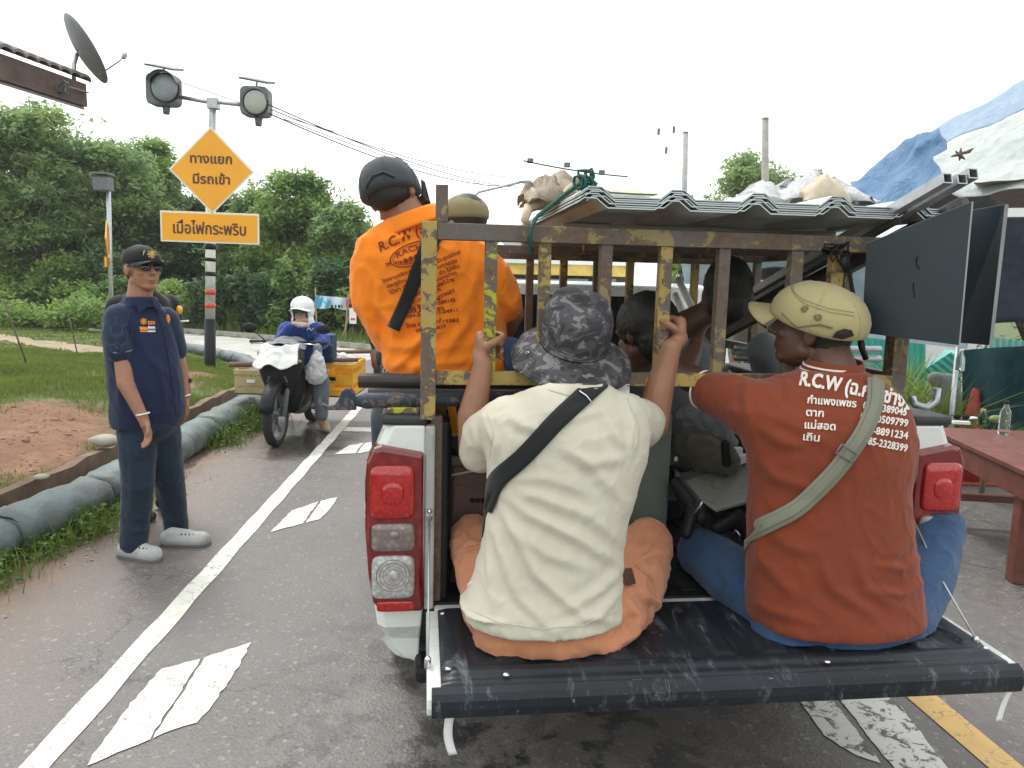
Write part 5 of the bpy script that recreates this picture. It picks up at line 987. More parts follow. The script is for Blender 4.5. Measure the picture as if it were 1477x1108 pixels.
for k, (px, py, s_) in enumerate(((1062, 650, .022), (1068, 662, .03), (975, 662, .012), (1022, 663, .014))): mb = MB(); c = K(px, py, .35); mb.box(c, (s_*2, s_, s_*1.1), np.array(Matrix.Rotation(.5*k+.3, 3, 'Z'))); tag(obj('scrap_packet', mb, M['white'], bevel=.003), ['upper white packet glinting behind the rust sleeve', 'lower white packet glinting behind the rust sleeve', 'small white scrap beside the green metal box', 'white scrap in front of the black bag'][k], 'packet')
mb = MB(); a = K(1060, 665, .3); mb.chain([K(1046, 640, .28), K(1048, 668, .28)], [.016, .016]); tag(obj('torch', mb, M['black'], smooth=True), 'upright black torch beside the olive sack', 'torch')
mb = MB(); mb.grid(lambda u, v: K(886+u*22, 556+v*15+2*math.sin(u*5), -.02+.01*math.sin(v*3)), 5, 5); tag(obj('paper_tag', mb, M['white'], smooth=True, solid=.001), 'blank white paper tag behind the collar of the cream shirt', 'paper tag')
mb = MB(); mb.tube([K(1352, 560, -.02), K(1350, 578, -.02), K(1338, 588, -.02), K(1320, 584, -.0), K(1316, 574, .02)], .012, 10); o = obj('hook', mb, M['steel'], truck, smooth=True)
# ================================================================ RIGHT OF THE ROAD
TZt = .66; A2 = np.array([2.92, 5.12, 0]); dA = nrm([-.13, -1.0, 0]); dB = nrm([1.0, -.13, 0])
root = thing('wooden_table', 'red brown wooden table with thick square legs right of the truck', 'table', A2)
mb = MB(); RB = np.stack([dA, dB, TZ], 1)
for q in range(4): mb2 = MB(); mb2.box(A2+dA*.85+dB*(.10+.2*q)+TZ*(TZt-.015), (1.7, .197, .03), RB); obj('plank', mb2, M['wood'], root, bevel=.004)
for a in (.03, .77): mb = MB(); mb.box(A2+dA*.85+dB*a+TZ*(TZt-.10), (1.5, .03, .13), RB); obj('apron', mb, M['wood'], root, bevel=.004)
for b_ in (.12, 1.58): mb = MB(); mb.box(A2+dA*b_+dB*.4+TZ*(TZt-.10), (.03, .70, .13), RB); obj('apron', mb, M['wood'], root, bevel=.004)
for a in (.12, 1.15):
    for b_ in (.085, .72): mb = MB(); mb.box(A2+dA*a+dB*b_+TZ*(TZt-.03)/2, (.085, .085, TZt-.03), RB); obj('leg', mb, M['wood'], root, bevel=.006)
mb = MB(); mb.box(A2+dA*.12+dB*.4+TZ*.2, (.04, .6, .05), RB); obj('stretcher', mb, M['wood'], root, bevel=.004)
def tz(px, py): return G(px, py, TZt+.001)
def lathe(mb, c, pr, n=20): return mb.loft([[c + np.array([math.cos(a)*r, math.sin(a)*r, z]) for a in np.linspace(0, 2*PI, n+1)[:-1]] for z, r in pr])
c = tz(1447, 626); root = thing('water_bottle', 'clear plastic water bottle with a dark cap standing on the table', 'bottle', c); mb = MB(); lathe(mb, c, [(0, .030), (.006, .034), (.03, .034), (.035, .032), (.04, .034), (.07, .034), (.075, .032), (.08, .034), (.11, .034), (.115, .032), (.12, .034), (.15, .033), (.185, .018), (.20, .014), (.205, .014)]); obj('body', mb, M['bottle'], root, smooth=True); mb = MB(); lathe(mb, c+[0, 0, .205], [(0, .016), (.018, .016), (.02, .014)]); obj('cap', mb, M['black'], root)
c = tz(1416, 613); root = thing('glass_bottle', 'small dark green glass bottle on the table beside the mango', 'bottle', c); mb = MB(); lathe(mb, c, [(0, .026), (.005, .03), (.07, .03), (.085, .018), (.10, .015)]); obj('body', mb, M['greenglass'], root, smooth=True); mb = MB(); lathe(mb, c+[0, 0, .10], [(0, .018), (.015, .018)]); obj('cap', mb, M['tan_crate'], root)
c = tz(1436, 610); mb = MB(); mb.ell(c+[0, 0, .028], (.05, .035, .029)); tag(obj('mango', mb, plain('green_mango', (.20, .26, .08), .45), smooth=True), 'pale green mango lying between the two bottles', 'fruit')
c = tz(1386, 612); mb = MB(); mb.box(c+[0, 0, .012], (.11, .04, .022), np.array(Matrix.Rotation(-.2, 3, 'Z'))); tag(obj('cigarette_packet', mb, M['white'], bevel=.002), 'small flat white packet near the left end of the table', 'packet')
c = tz(1384, 605); root = thing('sunglasses', 'dark sunglasses lying beside the white packet on the table', 'sunglasses', c); mb = MB(); mb.ell(c+[-.02, 0, .02], (.03, .012, .02)); mb.ell(c+[.04, -.01, .02], (.03, .012, .02)); obj('lens', mb, M['black'], root, smooth=True); mb = MB(); mb.tube([c+[-.05, 0, .03], c+[-.06, .06, .012], c+[-.04, .12, .005]], .003, 5); mb.tube([c+[.07, 0, .03], c+[.09, .06, .012]], .003, 5); obj('temple', mb, M['black'], root)
mb = MB(); mb.box(tz(1400, 604)+[0, 0, .006], (.12, .05, .008), np.array(Matrix.Rotation(.4, 3, 'Z'))); tag(obj('notepad', mb, M['white']), 'thin white notepad behind the sunglasses', 'notepad'); mb = MB(); mb.tube([tz(1350, 605)+[0, 0, .01], tz(1380, 611)+[0, 0, .01]], .008, 6); tag(obj('pen', mb, M['white']), 'long white stick at the left corner of the table', 'stick')
# traffic cone, pole, net, fence
c = G(1404, 640, 0)*0+np.array([3.92, 6.2, 0]); root = thing('traffic_cone', 'dull red cone standing behind the table', 'traffic cone', c); mb = MB(); lathe(mb, c, [(.03, .16), (.35, .10), (.78, .03), (.80, .022)]); obj('cone', mb, M['redcone'], root, smooth=True); mb = MB(); mb.box(c+[0, 0, .015], (.38, .38, .03)); obj('base', mb, M['redcone'], root, bevel=.01)
root = thing('canopy_stand', 'pale tubular canopy stand with a crossbar below the dark boards', 'canopy stand', W(1376, 640, 6.0)*[1, 1, 0])
p0_ = W(1382, 500, 6.0); mb = MB(); mb.tube([p0_, (W(1370, 640, 6.0)*[1, 1, 0])], .022, 10); obj('pole', mb, M['steel'], root, smooth=True); mb = MB(); mb.bar(W(1180, 474, 6.6), W(1396, 498, 6.0), .04, .06); obj('crossbar', mb, plain('pale_blue_bar', (.36, .45, .50), .5), root)
mb = MB(); mb.bar(W(1446, 307, 4.4), W(1700, 305, 4.2), .04, .05); obj('crossbar', mb, M['white'], root); mb = MB(); q = W(1700, 305, 4.2); mb.tube([q, q*[1, 1, 0]], .025, 8); obj('pole', mb, M['steel'], root, smooth=True)
q = W(1384, 535, 5.9); root = thing('hanging_bottle', 'clear bottle hanging from the tent pole', 'bottle', q); mb = MB(); lathe(mb, q, [(0, .03), (.01, .034), (.10, .034), (.14, .014), (.16, .013)]); obj('body', mb, M['bottle'], root, smooth=True); mb = MB(); lathe(mb, q+[0, 0, .16], [(0, .015), (.015, .015)]); obj('cap', mb, M['white'], root)
mb = MB(); mb.grid(lambda u, v: W(1388+u*220, 505+v*(165+0*u)-6*math.sin(u*3), 6.3-.8*u+.06*math.sin(u*20+v*2)), 50, 12); tag(obj('shade_net', mb, M['net'], smooth=True), 'dark teal shade net hanging behind the table', 'shade net')
def corr(name, P, nw, mat, parent, amp=.012):
    V = [np.array(p) for p in P]; n = nrm(np.cross(V[1]-V[0], V[3]-V[0])); mb = MB(); mb.grid(lambda u, v: (V[0]*(1-u)+V[1]*u)*(1-v)+(V[3]*(1-u)+V[2]*u)*v + n*amp*math.sin(u*nw*2*PI), nw*6, 1); return obj(name, mb, mat, parent, smooth=True)
def YL_(px): return 9.0 - (px-1040)/400*1.6
root = thing('teal_fence', 'low fence of teal corrugated sheets behind the seated men', 'fence', W(1200, 600, 8.4)*[1, 1, 0]); k = 0
for x0, x1, top, bot in ((990, 1046, 482, 585), (1047, 1108, 478, 590), (1109, 1163, 484, 590), (1164, 1216, 480, 600), (1217, 1275, 478, 605), (1276, 1332, 492, 610)):
    corr('fence_sheet', [W(x0, top, YL_(x0)), W(x1+3, top+2, YL_(x1)), W(x1+3, bot, YL_(x1)), W(x0, bot, YL_(x0))], 7, M['teal'], root); k += 1
corr('fence_sheet', [W(1323, 540, 7.6), W(1372, 508, 7.4), W(1386, 520, 7.4), W(1386, 590, 7.4), ], 6, M['teal'], root); corr('fence_sheet', [W(1326, 533, 7.9), W(1363, 505, 8.4), W(1388, 506, 8.4), W(1380, 528, 7.7)], 5, M['teal2'], root)
root = thing('teal_sheet_wall', 'pale teal corrugated sheet rising above the shade net at the right edge', 'fence', W(1460, 600, 6.6)*[1, 1, 0]); corr('fence_sheet', [W(1427, 486, 6.8), W(1500, 494, 6.6), W(1500, 530, 6.6), W(1427, 512, 6.8)], 8, M['teal2'], root); corr('fence_sheet', [W(1501, 494, 6.6), W(1600, 500, 6.4), W(1600, 540, 6.4), W(1501, 530, 6.6)], 8, M['teal2'], root)
for k, (px, py, Yd, r_, n_, lab) in enumerate(((1362, 600, 6.3, .30, 240, 'spiky green grass plant below the hanging bottle'), (1335, 590, 6.9, .25, 160, 'grassy plant left of the tent pole'), (1428, 604, 5.6, .16, 60, 'thin grass sprigs behind the green bottle'), (1455, 690, 6.5, .3, 160, 'low weeds in the shade under the table edge'), (1310, 560, 7.4, .3, 220, 'leafy plant in front of the teal fence'), (1100, 530, 8.0, .3, 260, 'dark leafy plant in front of the teal fence between the men'))):
    b_ = W(px, py, Yd); zc = b_[2]; b_[2] = max(0, zc-.35) if k != 3 else 0; P = np.zeros((n_, 3)) + rng.normal(0, .05, (n_, 3))*[1, 1, 0]; root = thing('potted_plant' if k in (0, 1) else 'plant', lab, 'plant', b_); blades('leaves', P, r_*2 if k != 3 else .3, .012, M['leaf2'] if k > 3 else M['grass'], 1.3, parent=root, kind='stuff')
    if k in (0, 1): mb = MB(); lathe(mb, b_*[1, 1, 0], [(0, .12), (b_[2]+.02, .17)]); obj('pot', mb, M['black'], root, smooth=True)
    elif b_[2] > .02: mb = MB(); mb.tube([b_*[1, 1, 0], b_], .02, 6); obj('stem', mb, M['bark'], root)
mb = MB(); mb.chain([W(1352, 545, 6.8), W(1366, 552, 6.8), W(1374, 590, 6.8)], [.07, .09, .10]); tag(skinobj('covered_stool', blob(mb, .02, 3, lambda V, N: np.array([noise.noise(Vector(v)*9)*.03 for v in V])), M['greycloth'], None), 'dark cloth bundle by the plant left of the tent pole', 'cloth')
# ------------- tarpaulin canopy at the upper right
def cloth_px(name, P, mat, lab, cat, seed=0, amp=.03, nu=40, nv=16, sag=0):
    (a, b_, c, d) = [np.array(p, float) for p in P]; mb = MB()
    def f(u, v):
        q = (a*(1-u)+b_*u)*(1-v)+(d*(1-u)+c*u)*v; p = W(q[0], q[1], q[2]); w = noise.noise_vector(Vector(p)*2.2+Vector((seed, 0, 0))); return p + np.array(w)*amp*2 + np.array(noise.noise_vector(Vector(p)*7))*amp*.6 - np.array([0, 0, sag*math.sin(PI*u)])
    mb.grid(f, nu, nv); o = obj(name, mb, mat, smooth=True, solid=.002); return tag(o, lab, cat) if cat else o
cloth_px('blue_tarpaulin', [(1224, 262, 8.0), (1362, 184, 6.4), (1358, 287, 5.6), (1238, 294, 6.8)], M['blue_tarp'], 'creased blue tarpaulin forming the left slope of the canopy', 'tarpaulin', 1, .055, 60, 30)
cloth_px('pale_tarpaulin', [(1250, 246, 8.2), (1620, 30, 5.6), (1600, 92, 5.0), (1262, 262, 7.4)], M['paleblue_tarp'], 'thin pale blue tarpaulin along the top edge of the canopy', 'tarpaulin', 4, .02)
cloth_px('white_tarpaulin', [(1357, 221, 6.0), (1640, 70, 4.6), (1620, 268, 3.9), (1358, 280, 5.0)], M['white_tarp'], 'white stained tarpaulin covering the right of the canopy', 'tarpaulin', 9, .05, 60, 36)
mb = MB()  # brown star-shaped stain on the white tarpaulin, modelled as thin tubes
for a_, b_ in (((1372, 226), (1396, 218)), ((1378, 218), (1392, 230)), ((1386, 214), (1384, 232)), ((1390, 222), (1404, 214))): mb.tube([W(*a_, 4.45), W((a_[0]+b_[0])/2, (a_[1]+b_[1])/2+1, 4.44), W(*b_, 4.45)], [.004, .012, .003], 5)
tag(obj('tarp_smudge', mb, M['bark'], smooth=True), 'small brown star-shaped twig caught on the white tarpaulin', 'smudge')
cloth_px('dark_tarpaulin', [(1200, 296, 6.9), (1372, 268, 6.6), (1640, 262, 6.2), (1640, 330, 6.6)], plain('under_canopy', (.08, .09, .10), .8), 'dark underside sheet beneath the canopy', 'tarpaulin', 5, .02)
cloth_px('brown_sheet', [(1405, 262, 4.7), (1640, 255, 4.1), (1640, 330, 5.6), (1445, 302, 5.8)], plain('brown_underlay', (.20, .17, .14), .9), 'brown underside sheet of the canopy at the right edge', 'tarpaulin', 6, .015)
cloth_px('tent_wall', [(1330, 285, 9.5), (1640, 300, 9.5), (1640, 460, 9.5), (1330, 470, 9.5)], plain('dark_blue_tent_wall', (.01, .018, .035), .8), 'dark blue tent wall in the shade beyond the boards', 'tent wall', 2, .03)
# ------------- pale tent cloth and shelter seen through the cage
cloth_px('tent_cloth', [(985, 372, 10), (1262, 366, 9.4), (1255, 470, 9.4), (985, 470, 10)], M['dull_tarp'], 'pale blue grey tent cloth seen behind the dark head inside the cage', 'tent wall', 21, .05)
cloth_px('tent_roof', [(985, 340, 9.2), (1262, 330, 8.6), (1262, 372, 9.6), (985, 380, 10.4)], M['white_tarp'], 'white sagging tent roof edge seen under the roofing sheets', 'tent roof', 22, .05)
q = W(1090, 470, 8.6)
mb = MB(); mb.box(W(1090, 452, 8.6), (1.5, .6, .05)); root = thing('folding_table', 'white folding table in front of the pale tent cloth', 'table', q*[1, 1, 0]); obj('table_top', mb, M['white'], root, bevel=.01)
c = W(1090, 452, 8.6)
for i in (-1, 1):
    for j in (-1, 1): mb = MB(); mb.tube([c+[.68*i, .25*j, 0], (c[0]+.68*i, c[1]+.25*j, 0)], .018, 6); obj('leg', mb, M['steel'], root)
root = thing('roadside_shelter', 'low shelter with a yellow fascia and grey shutters seen through the front bars', 'building', W(810, 430, 13)*[1, 1, 0])
def sh(name, px0, px1, py0, py1, Y_, d, mat): a = W(px0, py1, Y_); b_ = W(px1, py0, Y_); mb = MB(); mb.box((a+b_)/2+[0, d/2, 0], (abs(b_[0]-a[0]), d, abs(b_[2]-a[2]))); return obj(name, mb, mat, root, bevel=.01)
sh('wall', 640, 905, 392, 560, 13, 2.5, plain('dark_shop_wall', (.14, .13, .11), .8)); sh('fascia', 630, 915, 377, 393, 12.6, .1, plain('yellow_fascia', (.75, .55, .14), .5)); sh('roof', 625, 918, 370, 377, 12.5, 3.2, M['white'])
for k in range(6): sh('shutter', 655+k*40, 689+k*40, 402, 470, 12.96, .03, M['steel'])
root = thing('white_van', 'white van ahead seen between the bars right of the camouflage hat', 'van', W(900, 450, 9)*[1, 1, 0])
a = W(915, 424, 9.0); a[2] = 0; mb = MB(); prof_ = [(-.85, .35), (-.9, .9), (-.82, 1.5), (-.7, 1.6), (.7, 1.6), (.82, 1.5), (.9, .9), (.85, .35)]
mb.loft([[a + np.array([x, y, z]) for x, z in prof_] for y in (0, .1, 3.6)]); obj('body', mb, M['white_car'], root, bevel=.03)
mb = MB(); mb.prism([a+[-.68, -.01, .95], a+[.68, -.01, .95], a+[.6, -.01, 1.4], a+[-.6, -.01, 1.4]], (0, -.01, 0)); obj('rear_window', mb, M['darkglass'], root)
for s_ in (-.78, .78): mb = MB(); mb.box(a+[s_, -.02, .8], (.12, .04, .25)); obj('tail_lamp', mb, M['lamp_red'], root, bevel=.01); mb = MB(); mb.tubeflat(a+[s_*.95, .6, .32], np.array([1., 0, 0]), .32, .2, 24); obj('wheel', mb, M['blackrub'], root)
# ================================================================ PEOPLE
def frame(yaw, pitch=0, roll=0):
    """columns right, forward, up; yaw 0 looks away from the viewer, positive turns left"""
    f = np.array([-math.sin(yaw)*math.cos(pitch), math.cos(yaw)*math.cos(pitch), math.sin(pitch)]); r = nrm(np.cross(f, (0, 0, 1))); u = np.cross(r, f)
    r2 = r*math.cos(roll)+u*math.sin(roll); u2 = -r*math.sin(roll)+u*math.cos(roll); return np.stack([r2, f, u2], 1)
def head_prims(mb, c, R, s=1.0, face=True):
    P = lambda x, y, z: c + R@(np.array([x, y, z])*s)
    mb.ell(P(0, -.012, .025), np.array((.076, .096, .098))*s, R, 20); mb.ell(P(0, .022, -.035), np.array((.064, .070, .082))*s, R, 18)
    mb.ell(P(0, .052, -.088), np.array((.036, .034, .026))*s, R, 12); mb.cap(P(-.05, .0, -.06), P(-.02, .06, -.09), .022*s, .018*s); mb.cap(P(.05, .0, -.06), P(.02, .06, -.09), .022*s, .018*s)
    if face:
        mb.cap(P(0, .086, .015), P(0, .108, -.022), .009*s, .013*s, 8); mb.ell(P(-.012, .098, -.026), np.array((.009, .010, .008))*s, R, 8); mb.ell(P(.012, .098, -.026), np.array((.009, .010, .008))*s, R, 8)
        mb.cap(P(-.042, .070, .022), P(.042, .070, .022), .014*s, .014*s, 8); mb.ell(P(0, .083, -.057), np.array((.026, .012, .007))*s, R, 10); mb.ell(P(0, .081, -.068), np.array((.022, .012, .008))*s, R, 10)
        for q in (-1, 1): mb.ell(P(.038*q, .062, -.022), np.array((.024, .020, .02))*s, R, 10)
    for q in (-1, 1):
        mb.ell(P(.079*q, -.012, -.012), np.array((.010, .020, .031))*s, R, 12); mb.ell(P(.083*q, -.022, -.004), np.array((.008, .010, .026))*s, R, 10)
    return P
def hair_cap(c, R, s=1.0, drop=0, low=1.0):
    mb = MB(); P = lambda x, y, z: c + R@(np.array([x, y, z])*s); mb.ell(P(0, -.020, .035 if low == 1 else .0), np.array((.084, .098, .098 if low == 1 else .07))*s, R, 20); mb.ell(P(0, -.052, -.02-drop), np.array((.072, .058, .07*low))*s, R, 16)
    return blob(mb, .008, 2, lambda V, N: np.array([noise.noise(Vector(v)*90)*.003 for v in V]))
def hand_grip(mb, Cb, wrist, axis, e1, e2, br=.022, s=1.0, thumb=1):
    """fist closed round a bar: e1 points from the bar to the knuckle side, e2 the way the fingers wrap"""
    axis, e1, e2 = map(nrm, (axis, e1, e2)); pc = Cb + e1*(br+.018*s)
    mb.cap(wrist, pc - axis*.02*s, .026*s, .027*s); mb.cap(pc-axis*.028*s, pc+axis*.030*s, .021*s, .019*s); mb.cap(pc-axis*.03*s-e2*.012, pc+axis*.02*s-e2*.014, .018*s, .015*s)
    for k, (o, L) in enumerate(((.036, 1.0), (.012, 1.08), (-.012, 1.0), (-.034, .82))):
        r = (.0098 - .0006*k)*s; pts = []
        for j in range(5): a = math.radians(5+52*j*L); pts.append(Cb + axis*(o*s + .004*math.sin(j)) + (e1*math.cos(a)+e2*math.sin(a))*(br+.010*s+(.008*s if j == 0 else 0)))
        mb.chain(pts, [r*1.15, r*1.1, r, r*.95, r*.85], 8)
    t = [pc - e2*.016 - axis*.012*s, Cb + e1*.008 - e2*(br+.014*s) + axis*.012*s, Cb - e1*.014 - e2*(br+.009*s) + axis*.026*s, Cb - e1*.028 - e2*(br-.004) + axis*.032*s]
    mb.chain(t, [.015*s, .0125*s, .011*s, .009*s], 8)
def hand_relaxed(mb, wrist, d, pn, side, s=1.0, curl=.5):
    """hanging half-curled hand: d along the hand, pn the palm's facing, side the thumb side"""
    d, pn = nrm(d), nrm(pn); side = nrm(np.asarray(side, float) - d*(np.asarray(side)@d)); k0 = wrist + d*.075*s
    mb.cap(wrist, wrist+d*.03*s, .024*s, .026*s)
    for o in (-.024, -.008, .008, .024): mb.cap(wrist+d*.015*s+side*o*.6*s, k0+side*o*s, .014*s, .0125*s, 8)
    for k, (o, L) in enumerate(((.027, .92), (.009, 1.02), (-.009, .95), (-.026, .76))):
        p = k0+side*o*s; dd = d.copy(); pts = [p]; r = .0095*s
        for j, seg in enumerate((.040, .026, .020)):
            a = curl*(.55+.5*j); dd = nrm(d*math.cos(a)+pn*math.sin(a)); p = p+dd*seg*L*s; pts.append(p)
        mb.chain(pts, [r*1.05, r, r*.9, r*.78], 8)
    t = [wrist+d*.018*s+side*.020*s, wrist+d*.045*s+side*.042*s+pn*.01*s, wrist+d*.072*s+side*.046*s+pn*.022*s, wrist+d*.090*s+side*.040*s+pn*.030*s]; mb.chain(t, [.014*s, .012*s, .0105*s, .0085*s], 8)
def neck(mb, a, b, r=.055): mb.cap(a, b, r*1.12, r)
def sec(px, py, yl, hwpx, dep, dx=None, dy=None, world=False):
    c = W(px, py, yl) if world else K(px, py, yl); mpp = (c[1])/F
    return (c, (TX if dx is None else dx)*hwpx*mpp, (TY if dy is None else dy)*dep)
def clampz(VF, z): V, Fc = VF; V = V.copy(); V[:, 2] = np.maximum(V[:, 2], z); return V, Fc
def cap_shape(name, c, R, mat, parent, s=1.0, rim=.018, vis=True, visl=.075, top=.092, rx=.088, ry=.105, button=True, visw=1.0, vmat=None, vdrop=.0):
    P = lambda x, y, z: c + R@(np.array([x, y, z])*s); mb = MB(); rg = []
    for k, t in enumerate((0, .12, .3, .5, .68, .83, .94, .995)):
        q = math.sqrt(max(0, 1-t*t))**.85; bulge = 1+.045*math.sin(t*PI)
        rg.append([P(rx*q*bulge*math.cos(a), -.008 + ry*q*bulge*math.sin(a), rim+top*t + .004*math.cos(6*a)*(t < .9)*.3) for a in np.linspace(0, 2*PI, 37)[:-1]])
    rg.insert(0, [P(rx*.93*math.cos(a), -.008+ry*.93*math.sin(a), rim-.004) for a in np.linspace(0, 2*PI, 37)[:-1]])
    mb.loft(rg); o = obj(name, mb, mat, parent, smooth=True)
    # stitched panel seams and sweatband edge
    sm_ = MB()
    for a0 in (0, PI/3, 2*PI/3):
        pts = []
        for t in np.linspace(-1, 1, 19): q = math.cos(t*PI/2)**1.0; an = a0+(0 if t > 0 else PI); rr = math.sqrt(max(0, 1-(1-abs(t))**2))**.85*(1+.045*math.sin((1-abs(t))*PI)); pts.append(P(rx*rr*math.cos(an)*1.006, -.008+ry*rr*math.sin(an)*1.006, rim+top*(1-abs(t))+.001))
        sm_ = MB(); sm_.tube(pts, .0011*s, 4); obj('seam', sm_, mat, o)
    if button: mb = MB(); mb.ell(P(0, -.008, rim+top+.002), np.array((.008, .008, .004))*s, R, 8); obj('button', mb, mat, o, smooth=True)
    if vis:
        mb = MB()
        def f(u, v):
            a = math.radians(90 + (u-.5)*126*visw); r0x, r0y = rx*.97, ry*.97; x = r0x*math.cos(a); y = -.008+r0y*math.sin(a); ext = visl*math.cos((u-.5)*PI*.93)**.55 if v else 0; ext = visl*v*max(.0, math.cos((u-.5)*PI*.98))**(.6 if visw == 1 else .32)
            return P(x*(1+.12*v), y+ext, rim+.002 - .55*x*x/.09 *(.35+.65*v) - vdrop*v)
        mb.grid(f, 20, 7); v_ = obj('visor', mb, vmat or mat, o, smooth=True, solid=.004)
    return o, P
# ---------------------------------------------------------------- man in the cream T-shirt on the tailgate
root = thing('person', 'seated person in a cream T-shirt, peach trousers and camouflage hat gripping the bars', 'person', T(-.40, -.22, .60)); hr = frame(TA+.05, -.05, 0); hc = K(829, 505, .0)
sb_ = MB(); P_ = head_prims(sb_, hc, hr, 1.02); neck(sb_, K(833, 575, -.11), K(830, 520, -.02), .058)
sb_.eloft([sec(785, 900, -.20, 75, .09), sec(790, 800, -.19, 70, .09), sec(805, 700, -.17, 78, .09), sec(820, 610, -.14, 80, .085), sec(830, 575, -.13, 45, .06)])
bl = K(711, 500, .004); br_ = K(963, 478, .004)
sb_.chain([K(725, 605, -.12), K(684, 652, -.03), K(681, 600, -.03), K(697, 527, -.025)], [.054, .048, .045, .030]); sb_.chain([K(900, 605, -.12), K(942, 612, -.02), K(951, 560, -.02), K(968, 502, -.03)], [.054, .049, .046, .031])
hand_grip(sb_, bl, K(694, 522, -.022), TZ, -TX, TY, .020, .98); hand_grip(sb_, br_, K(971, 500, -.028), TZ, TX, TY, .021, 1.0)
sb_.chain([K(720, 880, -.2), K(698, 800, .08), K(760, 850, .3)], [.07, .06, .045]); sb_.chain([K(860, 880, -.2), K(930, 790, .08), K(860, 850, .28)], [.07, .06, .045])
skinobj('body', blob(sb_, .0055, 4), M['skin_brown'], root)
mb = MB(); secs = [sec(784, 886, -.240, 119, .168), sec(784, 876, -.238, 121, .167), sec(783, 862, -.235, 120, .162), sec(790, 830, -.225, 113, .148), sec(800, 770, -.21, 105, .138), sec(812, 705, -.19, 110, .135), sec(818, 655, -.175, 121, .135), sec(816, 622, -.165, 128, .128), sec(814, 598, -.155, 124, .112), sec(820, 578, -.145, 98, .088), sec(828, 562, -.135, 62, .068), sec(831, 552, -.13, 40, .058)]
mb.eloft(secs, 36, 2.2); mb.chain([K(735, 612, -.15), K(702, 628, -.09), K(694, 652, -.055)], [.082, .071, .064], 18); mb.chain([K(893, 605, -.15), K(922, 612, -.07), K(930, 606, -.035)], [.082, .073, .064], 18)
mb.eloft([sec(704, 872, -.25, 38, .11), sec(722, 868, -.25, 66, .135), sec(748, 866, -.24, 88, .15)], 20)
FO = [([(712, 705), (740, 762), (775, 830), (835, 885), (895, 900)], .0085, 12), ([(712, 700), (765, 742), (830, 775), (900, 818)], .008, 13), ([(716, 698), (790, 722), (850, 745), (905, 790)], .006, 14), ([(705, 712), (722, 790), (748, 860), (800, 912)], .007, 12), ([(702, 720), (706, 800), (712, 880)], .006, 12),
      ([(720, 690), (790, 690), (860, 715)], .004, 12), ([(800, 640), (850, 668), (905, 660)], .006, 13), ([(825, 650), (870, 690), (908, 735)], .005, 13), ([(735, 600), (752, 615), (800, 625)], .006, 10), ([(700, 610), (716, 640), (712, 672)], .006, 9), ([(680, 612), (690, 645), (700, 668)], .004, 7), ([(905, 585), (915, 620), (912, 655)], .006, 9), ([(870, 590), (885, 625), (905, 650)], .005, 10),
      ([(905, 810), (870, 850), (815, 880)], .005, 12), ([(900, 845), (860, 890), (790, 912)], .006, 11), ([(735, 760), (790, 800), (850, 820)], .005, 13), ([(780, 590), (830, 602), (880, 592)], .004, 9)]
shirt = blob(mb, .0065, 7, folds(FO, .0016, 8)); so = skinobj('t_shirt', shirt, M['cream'], root)
for pts in ([(702, 594), (711, 625), (706, 662)], [(905, 574), (917, 610), (913, 646)], [(790, 562), (826, 572), (862, 560)]): mb = MB(); tsh = bvh(shirt); mb.tube([drape(x, y, tsh, .0015) for x, y in samp(pts, 16)], .0013, 4); obj('seam', mb, M['cream'], so)
tr = MB(); tr.ell(K(792, 905, -.24), (.205, .155, .12), RT, 20); tr.cap(K(735, 920, -.27), K(855, 920, -.27), .098, .098, 18); tr.chain([K(868, 885, -.21), K(915, 838, -.06), K(934, 782, .08)], [.112, .100, .079], 16); tr.chain([K(934, 800, .09), K(918, 850, .14), K(850, 870, .26)], [.074, .066, .055], 14)
tr.chain([K(722, 875, -.21), K(700, 820, -.04), K(684, 778, .10)], [.105, .088, .080], 16); tr.chain([K(683, 795, .10), K(690, 835, .14), K(760, 860, .28)], [.076, .066, .055], 14); tr.chain([K(860, 905, -.25), K(900, 880, -.16)], [.10, .09], 14)
FT = [([(905, 770), (935, 752), (965, 768)], .005, 7), ([(905, 790), (930, 775), (960, 782)], .005, 7), ([(912, 815), (945, 800), (968, 800)], .004, 7), ([(915, 850), (945, 870), (950, 905)], .008, 9), ([(900, 860), (918, 890), (905, 925)], .008, 9), ([(925, 890), (905, 915), (880, 940)], .006, 8), ([(668, 740), (672, 770), (678, 790)], .006, 6), ([(655, 800), (680, 785), (705, 790)], .006, 6), ([(660, 830), (675, 800), (700, 792)], .006, 7), ([(655, 760), (658, 800), (665, 835)], .004, 6), ([(890, 930), (920, 905), (935, 880)], .005, 7)]
V, Fc = blob(tr, .0075, 5, folds(FT, .003, 13, crk=.006)); to = skinobj('trousers', clampz((V, Fc), .608), M['peach'], root); tt = bvh((V, Fc))
for pts in ([(650, 775), (668, 792), (700, 782)], [(664, 745), (672, 775), (676, 792)], [(912, 812), (935, 795), (958, 762)], [(912, 812), (942, 838), (948, 872)], [(925, 905), (938, 870), (940, 840)], [(908, 742), (935, 748), (966, 766)]): mb = MB(); mb.tube([drape(x, y, tt, .001) for x, y in samp(pts, 18)], .0014, 4); obj('seam', mb, M['peach'], to)
mb = MB(); q = drape(655, 838, tt, .004); mb.tube([q + np.array([.016*math.cos(a), 0, .011*math.sin(a)]) for a in np.linspace(0, 5.2, 14)] + [q+np.array([.03, 0, .0])], .0017, 5); obj('drawcord', mb, M['whitecloth'], to, smooth=True)
